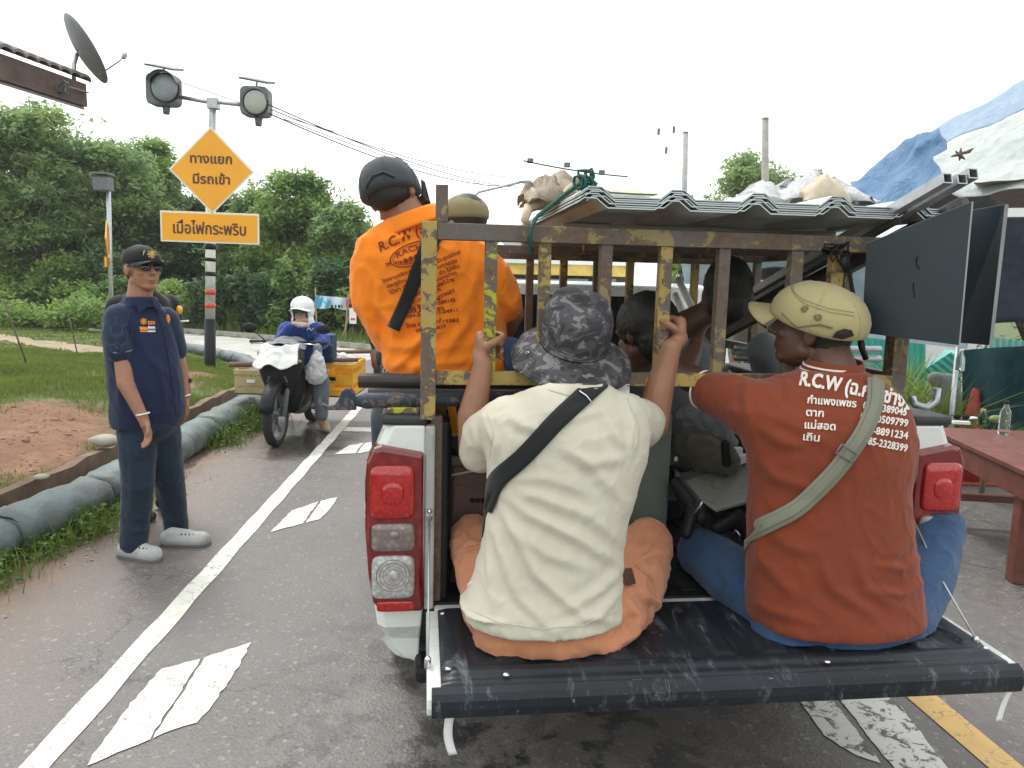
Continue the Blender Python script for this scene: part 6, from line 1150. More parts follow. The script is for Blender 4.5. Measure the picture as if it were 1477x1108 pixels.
tree_s = bvh(shirt); mb = MB(); mb.tube([drape(x, y, tree_s, .0015) for x, y in samp([(676, 878), (720, 898), (780, 907), (840, 902), (890, 880)], 40)], .0012, 4); obj('hem_stitch', mb, M['cream'], root); strap('bag_strap', [(868, 548), (838, 575), (800, 610), (755, 660), (712, 695), (703, 722), (697, 735)], 27, tree_s, M['webbing'], root, .007)
mb = MB(); mb.tube([drape(835, 565, tree_s, .012), drape(845, 572, tree_s, .013), drape(852, 581, tree_s, .012)], .0028, 6); obj('strap_buckle', mb, M['chrome'], root, smooth=True)
mb = MB(); mb.prism([K(896, 822, -.26), K(912, 820, -.24), K(918, 842, -.24), K(905, 846, -.26)], TY*.01); obj('wallet', mb, M['brown_leather'], root, bevel=.003)
# camouflage hat: dome crown, drooping wavy brim
axu = nrm(TZ*.90 - TY*.42 + TX*.03); axr = nrm(np.cross(TY, axu)); axf = np.cross(axu, axr); hb_ = K(828, 497, -.015)
def HP(x, y, z): return hb_ + axr*x + axf*y + axu*z
mb = MB(); rg = []
for t, rr, z in ((0, 1.0, .0), (0, 1.02, .015), (0, 1.05, .05), (0, 1.04, .088), (0, .99, .115), (0, .87, .136), (0, .64, .148), (0, .35, .151), (0, .05, .151)): rg.append([HP(.100*rr*math.cos(a)*(1+.01*math.sin(5*a+z*40)), .115*rr*math.sin(a)*(1+.01*math.sin(4*a)), z+.008*math.sin(a)*(z > .08)+.003*math.sin(3*a+1)) for a in np.linspace(0, 2*PI, 49)[:-1]])
mb.loft(rg); hat = obj('camouflage_hat', mb, M['camo'], root, smooth=True); mb = MB(); rg = []
for t in np.linspace(0, 1, 8):
    rg.append([HP((.098+.086*t)*math.cos(a), (.113+.078*t)*math.sin(a), .004 - (.030+.034*abs(math.cos(a))**2 + .020*max(0, -math.sin(a)))*t**1.3 + .004*math.sin(a*5+1)*t + .003*math.sin(a*9)*t) for a in np.linspace(0, 2*PI, 73)[:-1]])
mb.loft(rg, caps=False); br2 = obj('brim', mb, M['camo'], hat, smooth=True, solid=.0035)
for t in (.2, .4, .6, .8, .97):
    mb = MB(); mb.tube([HP((.098+.086*t)*math.cos(a), (.113+.078*t)*math.sin(a), .0065 - (.030+.034*abs(math.cos(a))**2 + .020*max(0, -math.sin(a)))*t**1.3 + .004*math.sin(a*5+1)*t + .003*math.sin(a*9)*t) for a in np.linspace(0, 2*PI, 73)], .0007 if t < .9 else .0022, 4); obj('stitch_ring', mb, M['camo'], hat)
mb = MB(); mb.tube([HP(.1035*math.cos(a), .1185*math.sin(a), .012) for a in np.linspace(0, 2*PI, 61)], .0022, 5); mb.tube([HP(.1035*math.cos(a), .1185*math.sin(a), .024) for a in np.linspace(0, 2*PI, 61)], .0012, 5); obj('hat_band', mb, M['camo'], hat)
for a0, t in ((3.30, .55), (-.15, .55)): mb = MB(); p = HP((.098+.086*t)*math.cos(a0), (.113+.078*t)*math.sin(a0), .008-.064*t**1.3); mb.tube([p+(axr*math.cos(a)+axf*math.sin(a))*.005 for a in np.linspace(0, 2*PI, 13)], .0016, 5); obj('eyelet', mb, M['chrome'], hat)
for k in range(4): mb = MB(); mb.ell(HP(.012+.004*k, -.112+.002*k, .040+.003*k), (.004, .003, .0025)); obj('red_stitch', mb, M['redband'], hat)
# ---------------------------------------------------------------- man in the rust polo shirt
root = thing('person', 'seated person in a rust polo shirt with white lettering, blue jeans and pale khaki cap', 'person', T(.43, -.22, .60)); hr = frame(TA+math.radians(52), .12, .04); hc = K(1170, 474, -.04)
sb_ = MB(); P_ = head_prims(sb_, hc, hr, 1.08); neck(sb_, K(1205, 545, -.12), K(1190, 495, -.06), .064)
sb_.eloft([sec(1205, 900, -.2, 80, .09), sec(1200, 800, -.19, 75, .09), sec(1195, 700, -.18, 80, .09), sec(1190, 620, -.16, 90, .09), sec(1200, 560, -.14, 50, .07)])
sb_.chain([K(1085, 580, -.12), K(1030, 562, -.02), K(985, 540, .12)], [.056, .052, .044]); sb_.chain([K(985, 540, .12), K(1002, 505, .26)], [.043, .028]); hand_relaxed(sb_, K(1002, 505, .26), K(1010, 470, .34)-K(1002, 505, .26), TX, TY, 1, .8)
sb_.chain([K(1290, 615, -.12), K(1305, 690, .02), K(1270, 720, .22)], [.055, .046, .03]); hand_relaxed(sb_, K(1270, 720, .22), TY-TX*.3, -TZ, -TX, 1, .6); sb_.chain([K(1150, 890, -.2), K(1050, 835, .02)], [.07, .05]); sb_.chain([K(1300, 880, -.2), K(1335, 815, -.05)], [.07, .05])
skinobj('body', blob(sb_, .006, 4), M['skin_dark'], root)
mb = MB(); secs = [sec(1204, 890, -.246, 131, .172), sec(1204, 880, -.244, 133, .171), sec(1203, 866, -.24, 133, .165), sec(1201, 825, -.23, 130, .156), sec(1196, 765, -.215, 123, .146), sec(1196, 705, -.20, 119, .140), sec(1197, 655, -.19, 124, .142), sec(1190, 618, -.18, 134, .138), sec(1180, 590, -.17, 138, .122), sec(1180, 567, -.16, 122, .098), sec(1188, 550, -.15, 88, .078), sec(1198, 536, -.14, 50, .066)]
mb.eloft(secs, 36, 2.25); mb.chain([K(1090, 592, -.15), K(1055, 575, -.08), K(1027, 566, -.01)], [.090, .076, .066], 18); mb.chain([K(1275, 615, -.15), K(1290, 645, -.08), K(1292, 685, -.01)], [.082, .070, .060], 18)
FO = [([(1085, 700), (1100, 760), (1090, 820)], .006, 12), ([(1080, 640), (1120, 690), (1180, 705)], .006, 14), ([(1090, 610), (1130, 640), (1170, 640)], .005, 12), ([(1180, 800), (1200, 850), (1260, 885)], .006, 13), ([(1230, 800), (1250, 850), (1300, 880)], .005, 12), ([(1330, 800), (1300, 820), (1260, 815)], .007, 9), ([(1335, 835), (1300, 858), (1255, 850)], .006, 9), ([(1080, 780), (1110, 820), (1150, 860)], .005, 13), ([(1068, 850), (1110, 880), (1180, 900)], .005, 12), ([(1080, 540), (1075, 580), (1085, 620)], .005, 9), ([(1130, 545), (1140, 560), (1138, 590)], .004, 7), ([(1085, 740), (1140, 790), (1200, 800)], .004, 14), ([(1110, 600), (1150, 615), (1210, 650)], .004, 12), ([(1320, 760), (1290, 800), (1270, 840)], .005, 10)]
shirt = blob(mb, .0068, 7, folds(FO, .0014, 8)); skinobj('polo_shirt', shirt, M['rust_shirt'], root); tree_s = bvh(shirt)
# collar: standing band with two pale stripes
cc = K(1200, 533, -.115); mb = MB(); rg = []
def colr(name, r0, r1, z0, z1, mat, parent, a0=0, a1=2*PI, th=.003):
    mb = MB(); mb.grid(lambda u, v: cc + (TX*math.cos(a0+(a1-a0)*u)*1.1+TY*math.sin(a0+(a1-a0)*u)*.95)*(r0+(r1-r0)*v) + TZ*(z0+(z1-z0)*v + .010*math.sin(a0+(a1-a0)*u)) + TX*.2*(z1-z0)*v, 40, 5); return obj(name, mb, mat, parent, smooth=True, solid=th)
co_ = colr('collar', .094, .070, -.022, .028, M['rust_shirt'], root, PI*.62, PI*2.38, .005)
for z_ in (-.004, .010): colr('collar_stripe', .0945-.0012*(z_+.022)/.0025, .0925-.0012*(z_+.022)/.0025, z_, z_+.005, M['print_white'], co_, PI*.75, PI*1.9)
cf = K(1008, 566, .03)
for w_ in (.0,): mb = MB(); ax_ = nrm(K(1027, 566, -.01)-K(1055, 575, -.08)); x_ = nrm(np.cross(ax_, (0, 0, 1))); y_ = np.cross(x_, ax_); c_ = K(1015, 562, .015); mb.tube([c_ + (x_*math.cos(a)+y_*math.sin(a))*.060 for a in np.linspace(0, 2*PI, 33)], .0035, 6); obj('cuff_stripe', mb, M['print_white'], root, smooth=True)
pw = M['print_white']
print_on('lettering', 'R.C.W (ฉ.การช่าง)', (1152, 556), (1308, 590), 20, tree_s, pw, root, 3.2, 1.5)
for txt, a, b_ in (('กำแพงเพชร', (1164, 582), (1234, 588)), ('085-5389045', (1244, 590), (1306, 600)), ('ตาก', (1162, 600), (1187, 602)), ('095-0509799', (1240, 606), (1308, 616)), ('แม่สอด', (1160, 618), (1204, 621)), ('082-8891234', (1238, 623), (1308, 634)), ('เถิน', (1158, 635), (1181, 637)), ('085-2328399', (1245, 640), (1307, 652))):
    print_on('lettering', txt, a, b_, 10.5, tree_s, pw, root, 0, .7)
strap('bag_strap', [(1262, 545), (1264, 580), (1245, 625), (1205, 680), (1150, 735), (1074, 772)], (24, 26), tree_s, M['sage_web'], root, .008, .005, 50)
st2 = strap('strap_ridge', [(1262, 545), (1264, 580), (1245, 625), (1205, 680), (1150, 735), (1074, 772)], 13, tree_s, M['sage_web'], root, .013, .004, 50)
mb = MB(); q = [drape(x, y, tree_s, .018) for x, y in ((1212, 641), (1236, 655), (1228, 667), (1204, 652))]; mb.tube(q+[q[0]], .0028, 6); obj('strap_buckle', mb, M['greylamp'], root, smooth=True)
mb = MB(); mb.ell(K(1206, 905, -.245), (.235, .155, .12), RT, 20); mb.cap(K(1130, 920, -.27), K(1285, 920, -.27), .10, .10, 18); mb.chain([K(1140, 890, -.22), K(1062, 835, -.02), K(1010, 795, .16)], [.118, .100, .080], 16); mb.chain([K(1010, 800, .16), K(1040, 850, .30), K(1120, 860, .35)], [.075, .065, .055], 14)
mb.chain([K(1285, 890, -.22), K(1332, 820, -.10), K(1352, 760, .02)], [.118, .098, .086], 16); mb.chain([K(1350, 765, .03), K(1320, 830, .16), K(1260, 860, .26)], [.080, .066, .055], 14)
FT = [([(1318, 740), (1345, 728), (1375, 735)], .004, 7), ([(1318, 760), (1350, 745), (1385, 755)], .003, 8), ([(1340, 860), (1365, 820), (1380, 780)], .004, 9), ([(1010, 790), (1050, 830), (1062, 880)], .004, 10), ([(1050, 870), (1062, 840), (1070, 810)], .006, 7)]
V, Fc = blob(mb, .008, 6, folds(FT, .002, 11)); skinobj('jeans', clampz((V, Fc), .608), M['jeans'], root)
for a, b_, c_ in (): mb = MB(); mb.prism([K(*a, -.26), K(*b_, -.22), K(*c_, -.22)], TY*.006); obj('shirt_hem_flap', mb, M['rust_shirt'], root)
capc = hc + hr@np.array([0, -.004, .012]); hrc = frame(TA+math.radians(52), .28, .24)
o, CP = cap_shape('khaki_cap', capc, hrc, M['khaki'], root, 1.24, .012, True, .060, .095, .100, .118, False, .60, None, .01)
tree_c = bvh((np.array([ (np.array(v.co)@MWI[root.name][0].T)+MWI[root.name][1] for v in o.data.vertices]), [tuple(p.vertices) for p in o.data.polygons]))
for px, py in ((1161, 446), (1180, 458)):
    p = drape(px, py, tree_c, .002); mb = MB(); n_ = nrm(-ray(px, py)); x_ = nrm(np.cross(n_, TZ)); y_ = np.cross(n_, x_); mb.ell(p, (.008, .003, .008)); mb.tube([p+(x_*math.cos(a)+y_*math.sin(a))*.009 for a in np.linspace(0, 2*PI, 15)], .002, 5); obj('eyelet', mb, M['khaki2'], o, smooth=True)
for d_ in (0, 5):
    mb = MB(); cu = samp([(1140+d_*.6, 408), (1143+d_*.5, 420+d_), (1160, 433+d_), (1195, 445+d_), (1232, 451+d_)], 30); mb.tube([drape(x, y, tree_c, .003) for x, y in cu], .0009, 4); obj('seam', mb, M['khaki2'], o)
mb = MB(); pts = [(1200, 486), (1206, 478), (1217, 474), (1228, 476), (1231, 484), (1215, 489)]; mb.V = [tuple(drape(1215, 482, tree_c, .010))] + [tuple(drape(x, y, tree_c, .008)) for x, y in pts]; mb.F = [(0, i+1, (i+1) % 6+1) for i in range(6)]; obj('back_opening', mb, M['hair'], o)
mb = MB(); mb.tube([drape(x, y, tree_c, .004) for x, y in ((1128, 452), (1150, 472), (1180, 490), (1205, 497), (1232, 496))], .003, 5); obj('sweatband_edge', mb, M['khaki2'], o, smooth=True)
mb = MB(); mb.tube([CP(.095*math.cos(a)*(1+.12), -.008+.112*math.sin(a)+.058*max(0, math.cos((a-PI/2)/(126*.62)*180/PI*PI*.98))**.6, .008-.55*(.095*math.cos(a))**2/.09-.01) for a in np.linspace(PI/2-.66, PI/2+.66, 24)], .004, 5); obj('visor_edge', mb, M['blackcloth'], o, smooth=True)
skinobj('hair', hair_cap(hc-hr[:, 2]*.02-hr[:, 1]*.012, hr, 1.0, .01), M['hair'], root)
# ---------------------------------------------------------------- man in orange on the left of the cage
root = thing('person', 'person in bright orange shirt and charcoal cap sitting on the left of the cage', 'person', T(-.80, .32, 1.25)); hr = frame(TA-math.radians(30), -.12, -.0); a_ = math.radians(20)
hr = np.stack([hr[:, 0]*math.cos(a_)+hr[:, 2]*math.sin(a_), hr[:, 1], -hr[:, 0]*math.sin(a_)+hr[:, 2]*math.cos(a_)], 1); hc = K(567, 277, .30)
sb_ = MB(); P_ = head_prims(sb_, hc-hr[:, 2]*.008, hr, .93); neck(sb_, K(600, 335, .29), K(577, 295, .30), .060)
sb_.eloft([sec(650, 530, .30, 60, .08), sec(635, 440, .30, 62, .08), sec(612, 370, .30, 68, .08), sec(603, 335, .29, 40, .06)])
sb_.chain([K(540, 385, .30), K(560, 485, .33), K(612, 500, .55)], [.052, .044, .03]); hand_relaxed(sb_, K(612, 500, .55), TY, -TZ, TX, 1, .6)
sb_.chain([K(692, 375, .32), K(738, 452, .36), K(716, 505, .50)], [.052, .045, .03]); hand_relaxed(sb_, K(716, 505, .5), TY-TZ*.3, -TZ, -TX, 1, .6)
sb_.chain([K(600, 540, .34), K(560, 600, .75), K(560, 700, .85)], [.08, .06, .05]); sb_.chain([K(690, 540, .34), K(690, 600, .8), K(700, 720, .9)], [.08, .06, .05])
skinobj('body', blob(sb_, .007, 4), M['skin_brown'], root)
mb = MB(); mb.eloft([sec(650, 543, .31, 82, .115), sec(646, 530, .31, 92, .125), sec(642, 500, .305, 89, .122), sec(636, 450, .30, 90, .120), sec(624, 405, .295, 97, .122), sec(615, 375, .29, 101, .118), sec(608, 350, .285, 90, .098), sec(604, 330, .285, 58, .078), sec(600, 316, .285, 38, .068)], 36, 2.25)
mb.chain([K(545, 388, .30), K(541, 430, .31), K(562, 484, .33), K(590, 498, .45)], [.086, .078, .062, .05], 18); mb.chain([K(680, 378, .30), K(706, 405, .31), K(725, 438, .33)], [.086, .080, .068], 18)
FO = [([(545, 400), (548, 440), (585, 490)], .009, 11), ([(560, 480), (600, 460), (640, 400)], .006, 13), ([(560, 500), (595, 500), (640, 470)], .007, 11), ([(560, 525), (600, 528), (680, 520)], .007, 10), ([(565, 540), (620, 535), (690, 540)], .006, 8), ([(655, 460), (680, 420), (690, 380)], .005, 12), ([(640, 510), (670, 470), (685, 430)], .006, 11), ([(720, 420), (735, 440), (745, 455)], .005, 8), ([(575, 470), (610, 430), (640, 380)], .004, 10), ([(545, 350), (575, 345), (600, 330)], .004, 8), ([(520, 420), (535, 470), (560, 500)], .005, 9), ([(580, 515), (615, 480), (635, 430)], .007, 9), ([(565, 535), (590, 515), (612, 490)], .006, 7)]
shirt = blob(mb, .0072, 6, folds(FO, .0014, 8, crk=.006)); skinobj('orange_shirt', shirt, M['orange'], root); tree_s = bvh(shirt)
cc = K(598, 318, .27); cx2 = nrm(TX*.93+TZ*.36); mb = MB(); mb.grid(lambda u, v: cc + (cx2*math.cos(2*PI*u)*1.08+TY*math.sin(2*PI*u))*(.092-.020*v) + nrm(TZ*.93-TX*.30)*(-.022+.050*v), 40, 5); obj('collar', mb, M['orange'], root, smooth=True, solid=.005)
pr = M['print_red']
print_on('lettering', 'R.C.W (ฉ.การช่าง)', (549, 364), (680, 330), 14, tree_s, pr, root, 8, .7)
mb = MB(); mb.tube([drape(598+36*math.cos(a)*.94+10*math.sin(a), 366+13*math.sin(a)-14*math.cos(a)*1.0, tree_s, .003) for a in np.linspace(0, 2*PI, 41)], .0016, 5); mb.tube([drape(598+32*math.cos(a)*.94+8*math.sin(a), 366+10*math.sin(a)-12*math.cos(a), tree_s, .003) for a in np.linspace(0, 2*PI, 41)], .0008, 4); obj('oval_emblem', mb, pr, root, smooth=True)
print_on('lettering', 'RACH', (573, 373), (610, 359), 8, tree_s, pr, root, 2, .4); print_on('lettering', '●●●', (583, 380), (604, 372), 6, tree_s, pr, root); print_on('lettering', '081-978.601', (556, 384), (592, 379), 4.5, tree_s, pr, root, 0, .3)
for txt, a, b_ in (('โรงงานผลิตเหล็ก ดัดประตูรั้ว.อุดรดิตถ์', (552, 409), (665, 366)), ('ประตูม้วน หน้าต่าง และงานทุกชนิด', (559, 416), (659, 378)), ('ไม้ฝา เชิงชาย หลังคา ฝ้า ไม้พื้น', (562, 425), (663, 386)), ('และเหล็กรูปพรรณขนาดต่างๆ', (590, 420), (659, 396)), ('ราคาโรงงานจัดส่งทั่วไทย', (594, 430), (655, 405)), ('กำแพงเพชร', (590, 443), (636, 419)), ('โทร 055-721-259603', (590, 453), (656, 421)), ('ตาก', (592, 447), (634, 433)), ('โทร 089-087-589142', (588, 448), (657, 435)), ('แม่สอด', (588, 452), (640, 447)), ('084-084 0911-04911', (586, 459), (660, 450)), ('เถิน', (610, 466), (636, 463)), ('โทร 082-29119382', (586, 473), (662, 464)), ('085-23-2839', (600, 480), (643, 473))):
    d = np.array(b_)-np.array(a); 
    if np.hypot(*d) > 5: print_on('lettering', txt, a, b_, 5.2, tree_s, pr, root, 0, .35)
strap('bag_strap', [(646, 318), (622, 345), (608, 378), (590, 425), (568, 474)], (25, 17), tree_s, M['webbing'], root, .007, .004)
capc = hc + hr@np.array([0, -.008, -.004]); o, CP = cap_shape('charcoal_cap', capc, hr, M['charcoal'], root, 1.05, -.012, True, .07, .118, .090, .106)
tree_c = bvh((np.array([ (np.array(v.co)@MWI[root.name][0].T)+MWI[root.name][1] for v in o.data.vertices]), [tuple(p.vertices) for p in o.data.polygons]))
mb = MB(); pts = [(533, 288), (530, 270), (538, 256), (553, 250), (566, 256), (572, 272), (571, 281), (552, 290)]; mb.add([drape(x, y, tree_c, .003) for x, y in pts], [tuple(range(8))]); obj('back_opening', mb, M['hair'], o)
mb = MB(); mb.tube([drape(x, y, tree_c, .005) for x, y in ((531, 291), (551, 285), (573, 276))], .0075, 8, flat=.4); obj('adjuster_strap', mb, M['charcoal'], o, smooth=True); mb = MB(); q = [drape(x, y, tree_c, .009) for x, y in ((558, 278), (568, 275), (570, 284), (561, 287))]; mb.tube(q+[q[0]], .0018, 5); obj('buckle', mb, M['greylamp'], o)
mb = MB(); mb.tube([drape(x, y, tree_c, .005) for x, y in ((531, 290), (528, 270), (537, 254), (553, 248), (568, 255), (574, 274))], .0035, 6); obj('opening_trim', mb, M['charcoal'], o, smooth=True)
skinobj('hair', hair_cap(hc-hr[:, 2]*.006, hr, .93, .0, .72), M['hair'], root)
mb = MB(); mb.prism([K(607, 258, .36), K(613, 262, .38), K(622, 296, .38), K(616, 300, .36), K(608, 280, .35)], TY*.02); obj('face_mask', mb, M['blackcloth'], root, bevel=.003)
mb = MB(); mb.ell(K(650, 535, .33), (.21, .15, .09), RT, 18); mb.chain([K(600, 540, .34), K(565, 600, .72), K(562, 700, .85)], [.10, .085, .07], 14); mb.chain([K(690, 540, .34), K(690, 610, .78), K(700, 720, .9)], [.10, .085, .07], 14); skinobj('trousers', blob(mb, .012, 5), M['darkjeans'], root)
# ---------------------------------------------------------------- others inside and beside the cage
def bust(lab, hp, yaw, s, hairm, shirtm, skinm, secs_, arms=(), cap=None, base=None, pitch=0, legs=True, extra=None, roll=0):
    root = thing('person', lab, 'person', base); R = frame(yaw, pitch, roll); hc = hp; sb_ = MB(); head_prims(sb_, hc, R, s); c0 = secs_[-1][0]; neck(sb_, c0, hc-[0, 0, .04], .052); sb_.eloft([(c, u*.7, v*.7) for c, u, v in secs_])
    for a in arms: sb_.chain(a, [.048, .042, .028][:len(a)]); hand_relaxed(sb_, np.array(a[-1]), nrm(np.array(a[-1])-np.array(a[-2])), -TZ, TX, 1, .7)
    skinobj('body', blob(sb_, .009, 3), M[skinm], root); mb = MB(); mb.eloft(secs_, 28, 2.25)
    for a in arms: mb.chain([a[0], (np.array(a[0])*.3+np.array(a[1])*.7)], [.072, .060], 14)
    skinobj('shirt', blob(mb, .011, 6, lambda V, N: np.array([noise.noise(Vector((v[0]*14, v[1]*14, v[2]*8)))*.007 for v in V])), M[shirtm], root)
    if hairm: skinobj('hair', hair_cap(hc, R, s*1.02, .01), M[hairm], root)
    if legs:
        b0 = secs_[0][0]; mb = MB(); mb.ell(b0, (.17, .15, .10), RT, 16)
        for sx in (-1, 1): mb.chain([b0+TX*.09*sx, b0+TX*.22*sx+TY*.32+TZ*.02, b0+TX*.05*sx+TY*.42-TZ*.04], [.095, .075, .06], 12)
        V, Fc = blob(mb, .014, 4); skinobj('trousers', clampz((V, Fc), .612), M['darkjeans'], root)
    if cap: cap_shape('cap', hc+R@np.array([0, 0, .01]), R, M[cap], root, s*1.08)
    return root
def lsec(x, y, z, hw, d): return (T(x, y, z), TX*hw, TY*d)
h0 = K(1049, 425, .45)
bust('dark haired person in a grey shirt with back turned, inside the cage behind a bar', h0, TA+math.radians(-20), 1.05, 'hair', 'greycloth', 'skin_dark', [lsec(.19, .82, .66, .16, .12), lsec(.19, .80, .9, .17, .12), lsec(.17, .72, 1.12, .19, .12), lsec(.16, .64, 1.27, .21, .11), lsec(.155, .56, 1.37, .17, .09), lsec(.15, .52, 1.42, .07, .06)], [(K(1000, 505, .60), K(975, 560, .75), K(1000, 590, .9)), (K(1103, 505, .60), K(1112, 560, .75), K(1090, 590, .9))], base=T(.19, .82, .6))
h0 = K(928, 480, .42)
bust('person with bowed black haired head between the camouflage hat and the gripping hand', h0, TA+math.radians(30), 1.08, 'hair', 'blackcloth', 'skin_dark', [lsec(-.12, .70, .66, .16, .12), lsec(-.12, .68, .85, .17, .12), lsec(-.115, .62, 1.02, .19, .12), lsec(-.11, .56, 1.14, .18, .10), lsec(-.105, .50, 1.20, .08, .06)], base=T(-.12, .7, .6), pitch=-.35)
mb = MB(); R_ = frame(TA+math.radians(30), -.35); mb.ell(h0+R_@np.array([0, -.03, .03]), (.105, .12, .115), R_, 20); mb.ell(h0+R_@np.array([0, -.07, -.05]), (.09, .07, .09), R_, 16); skinobj('hair_mass', blob(mb, .009, 2, lambda V, N: np.array([noise.noise(Vector(v)*70)*.006 for v in V])), M['hair'], bpy.data.objects['person.004'] if 'person.004' in bpy.data.objects else None)
h0 = K(668, 325, 1.0)
bust('person in an olive cap and yellow shirt hidden behind the man in orange', h0, TA+math.radians(40), .98, 'hair', 'sign_yellow', 'skin_brown', [lsec(-.55, 1.2, .66, .13, .10), lsec(-.55, 1.2, 1.0, .16, .11), lsec(-.55, 1.2, 1.3, .18, .11), lsec(-.55, 1.18, 1.52, .18, .09), lsec(-.55, 1.15, 1.60, .07, .06)], cap='khaki2', base=T(-.55, 1.2, .6), legs=True)
mb = MB(); mb.ell(K(745, 515, .25), (.05, .06, .06)); mb.chain([K(738, 500, .25), K(742, 540, .25)], [.035, .04]); tag(skinobj('folded_jeans', blob(mb, .008, 3, lambda V, N: np.array([noise.noise(Vector(v)*30)*.006 for v in V])), M['jeans'], None), 'bit of folded pale blue denim left of the camouflage hat', 'cloth')
# standing figures built whole
def stander(lab, base, yaw, h, shirtm, trm, skinm, capm=None, hairm='hair', vest=False, group=None, arms_bend=.1, shoem='black', peaked=False, emb=None):
    k = h/1.72; R = frame(yaw); b = np.asarray(base, float); P = lambda x, y, z: b + R@(np.array([x, y, z])*k); root = thing('person', lab, 'person', b); r, f = R[:, 0]*k, R[:, 1]*k
    hc = P(0, .02, 1.60); sb_ = MB(); head_prims(sb_, hc, R, k); neck(sb_, P(0, -.01, 1.42), P(0, 0, 1.53), .056*k)
    sb_.eloft([(P(0, 0, .92), r*.12, f*.09), (P(0, 0, 1.15), r*.12, f*.09), (P(0, 0, 1.36), r*.14, f*.09), (P(0, 0, 1.42), r*.06, f*.06)])
    for s_ in (-1, 1):
        sb_.chain([P(.19*s_, 0, 1.36), P(.23*s_, -.02, 1.08), P(.235*s_, .06, .85)], [.05*k, .042*k, .027*k]); hand_relaxed(sb_, P(.235*s_, .06, .85), -TZ+R[:, 1]*.15, -R[:, 0]*s_, R[:, 1], k, .6)
        sb_.chain([P(.09*s_, 0, .9), P(.10*s_, .02, .48), P(.10*s_, -.01, .08)], [.08*k, .055*k, .04*k])
    skinobj('body', blob(sb_, .011, 3), M[skinm], root); mb = MB(); mb.eloft([(P(0, 0, .88), r*.17, f*.125), (P(0, 0, 1.0), r*.165, f*.125), (P(0, 0, 1.15), r*.165, f*.125), (P(0, 0, 1.30), r*.19, f*.125), (P(0, 0, 1.40), r*.17, f*.10), (P(0, -.005, 1.46), r*.07, f*.07)], 26)
    for s_ in (-1, 1): mb.chain([P(.17*s_, 0, 1.36), P(.215*s_, -.01, 1.16)], [.075*k, .062*k], 14)
    skinobj('shirt', blob(mb, .012, 5, lambda V, N: np.array([noise.noise(Vector((v[0]*12, v[1]*12, v[2]*7)))*.008 for v in V])), M[shirtm], root); mb = MB(); mb.ell(P(0, 0, .90), (.16*k, .125*k, .10*k), R, 16)
    for s_ in (-1, 1): mb.chain([P(.085*s_, 0, .88), P(.10*s_, .02, .48), P(.10*s_, -.01, .10)], [.098*k, .075*k, .065*k], 14)
    skinobj('trousers', blob(mb, .014, 4), M[trm], root)
    for s_ in (-1, 1): mb = MB(); mb.cap(P(.10*s_, -.05, .045), P(.11*s_, .13, .035), .045*k, .036*k); obj('shoe', mb, M[shoem], root, smooth=True)
    if hairm: skinobj('hair', hair_cap(hc, R, k*1.0, .0), M[hairm], root)
    if capm and not peaked: cap_shape('cap', hc+R@np.array([0, 0, .01]), R, M[capm], root, k*1.06)
    if peaked:
        mb = MB(); Q = lambda x, y, z: hc + R@(np.array([x, y, z])*k*1.05); mb.loft([[Q(a*math.cos(t), a*1.12*math.sin(t)+.0, z + .03*math.sin(t)*(z > .09)) for t in np.linspace(0, 2*PI, 33)[:-1]] for a, z in ((.088, .035), (.090, .075), (.128, .115), (.120, .128), (.02, .134))]); c_ = obj('peaked_cap', mb, M['blackcloth'], root, smooth=True)
        mb = MB(); mb.loft([[Q(a*math.cos(t), a*1.12*math.sin(t), z) for t in np.linspace(0, 2*PI, 33)[:-1]] for a, z in ((.091, .052), (.093, .068))], caps=False); obj('cap_band', mb, M['whitecloth'], c_, smooth=True)
        mb = MB(); mb.grid(lambda u, v: Q(.085*math.cos(PI*(.15+.7*u))*(1+.1*v), .098*math.sin(PI*(.15+.7*u))+.05*v, .04-.03*v), 12, 4); obj('peak', mb, M['black'], c_, smooth=True, solid=.004); mb = MB(); mb.ell(Q(0, .118, .095), (.016, .006, .022), R); obj('badge', mb, plain('gold_badge', (.7, .5, .25), .3, .6), c_, smooth=True)
    return root, P, R
wb = W(1102, 600, 5.3); stander('uniformed officer in a black peaked cap standing beyond the cage', (wb[0], wb[1], 0), TA+math.radians(160), 1.70, 'olive', 'olive', 'skin_tan', peaked=True)
wb = W(220, 700, 4.78); r2, P2, R2 = stander('person in a dark shirt with an amber badge standing hidden behind the vested man', (wb[0]-.0, 4.78, 0), math.radians(-120), 1.75, 'blackcloth', 'darkjeans', 'skin_tan')
mb = MB(); q = P2(-.19, .078, 1.335); mb.ell(q, (.020, .026, .030)); obj('shoulder_badge', mb, M['sign_yellow'], r2, smooth=True); mb = MB(); mb.ell(q+R2[:, 1]*.008, (.013, .018, .020)); obj('badge_centre', mb, plain('gold_print', (.6, .4, .1), .5), r2, smooth=True)
mb = MB(); mb.tube([P2(-.215+.072*math.cos(a), .005+.078*math.sin(a), 1.262) for a in np.linspace(-1.2, 2.4, 16)], .007, 6); obj('white_stripe', mb, M['print_white'], r2, bevel=.003)
wr = P2(-.235, .06, .87); mb = MB(); mb.tube([wr+np.array([math.cos(a)*.031, math.sin(a)*.031, 0]) for a in np.linspace(0, 2*PI, 21)], .008, 6); mb.ell(wr+[.03, -.02, 0], (.012, .02, .018)); obj('wristwatch', mb, M['black'], r2, smooth=True)
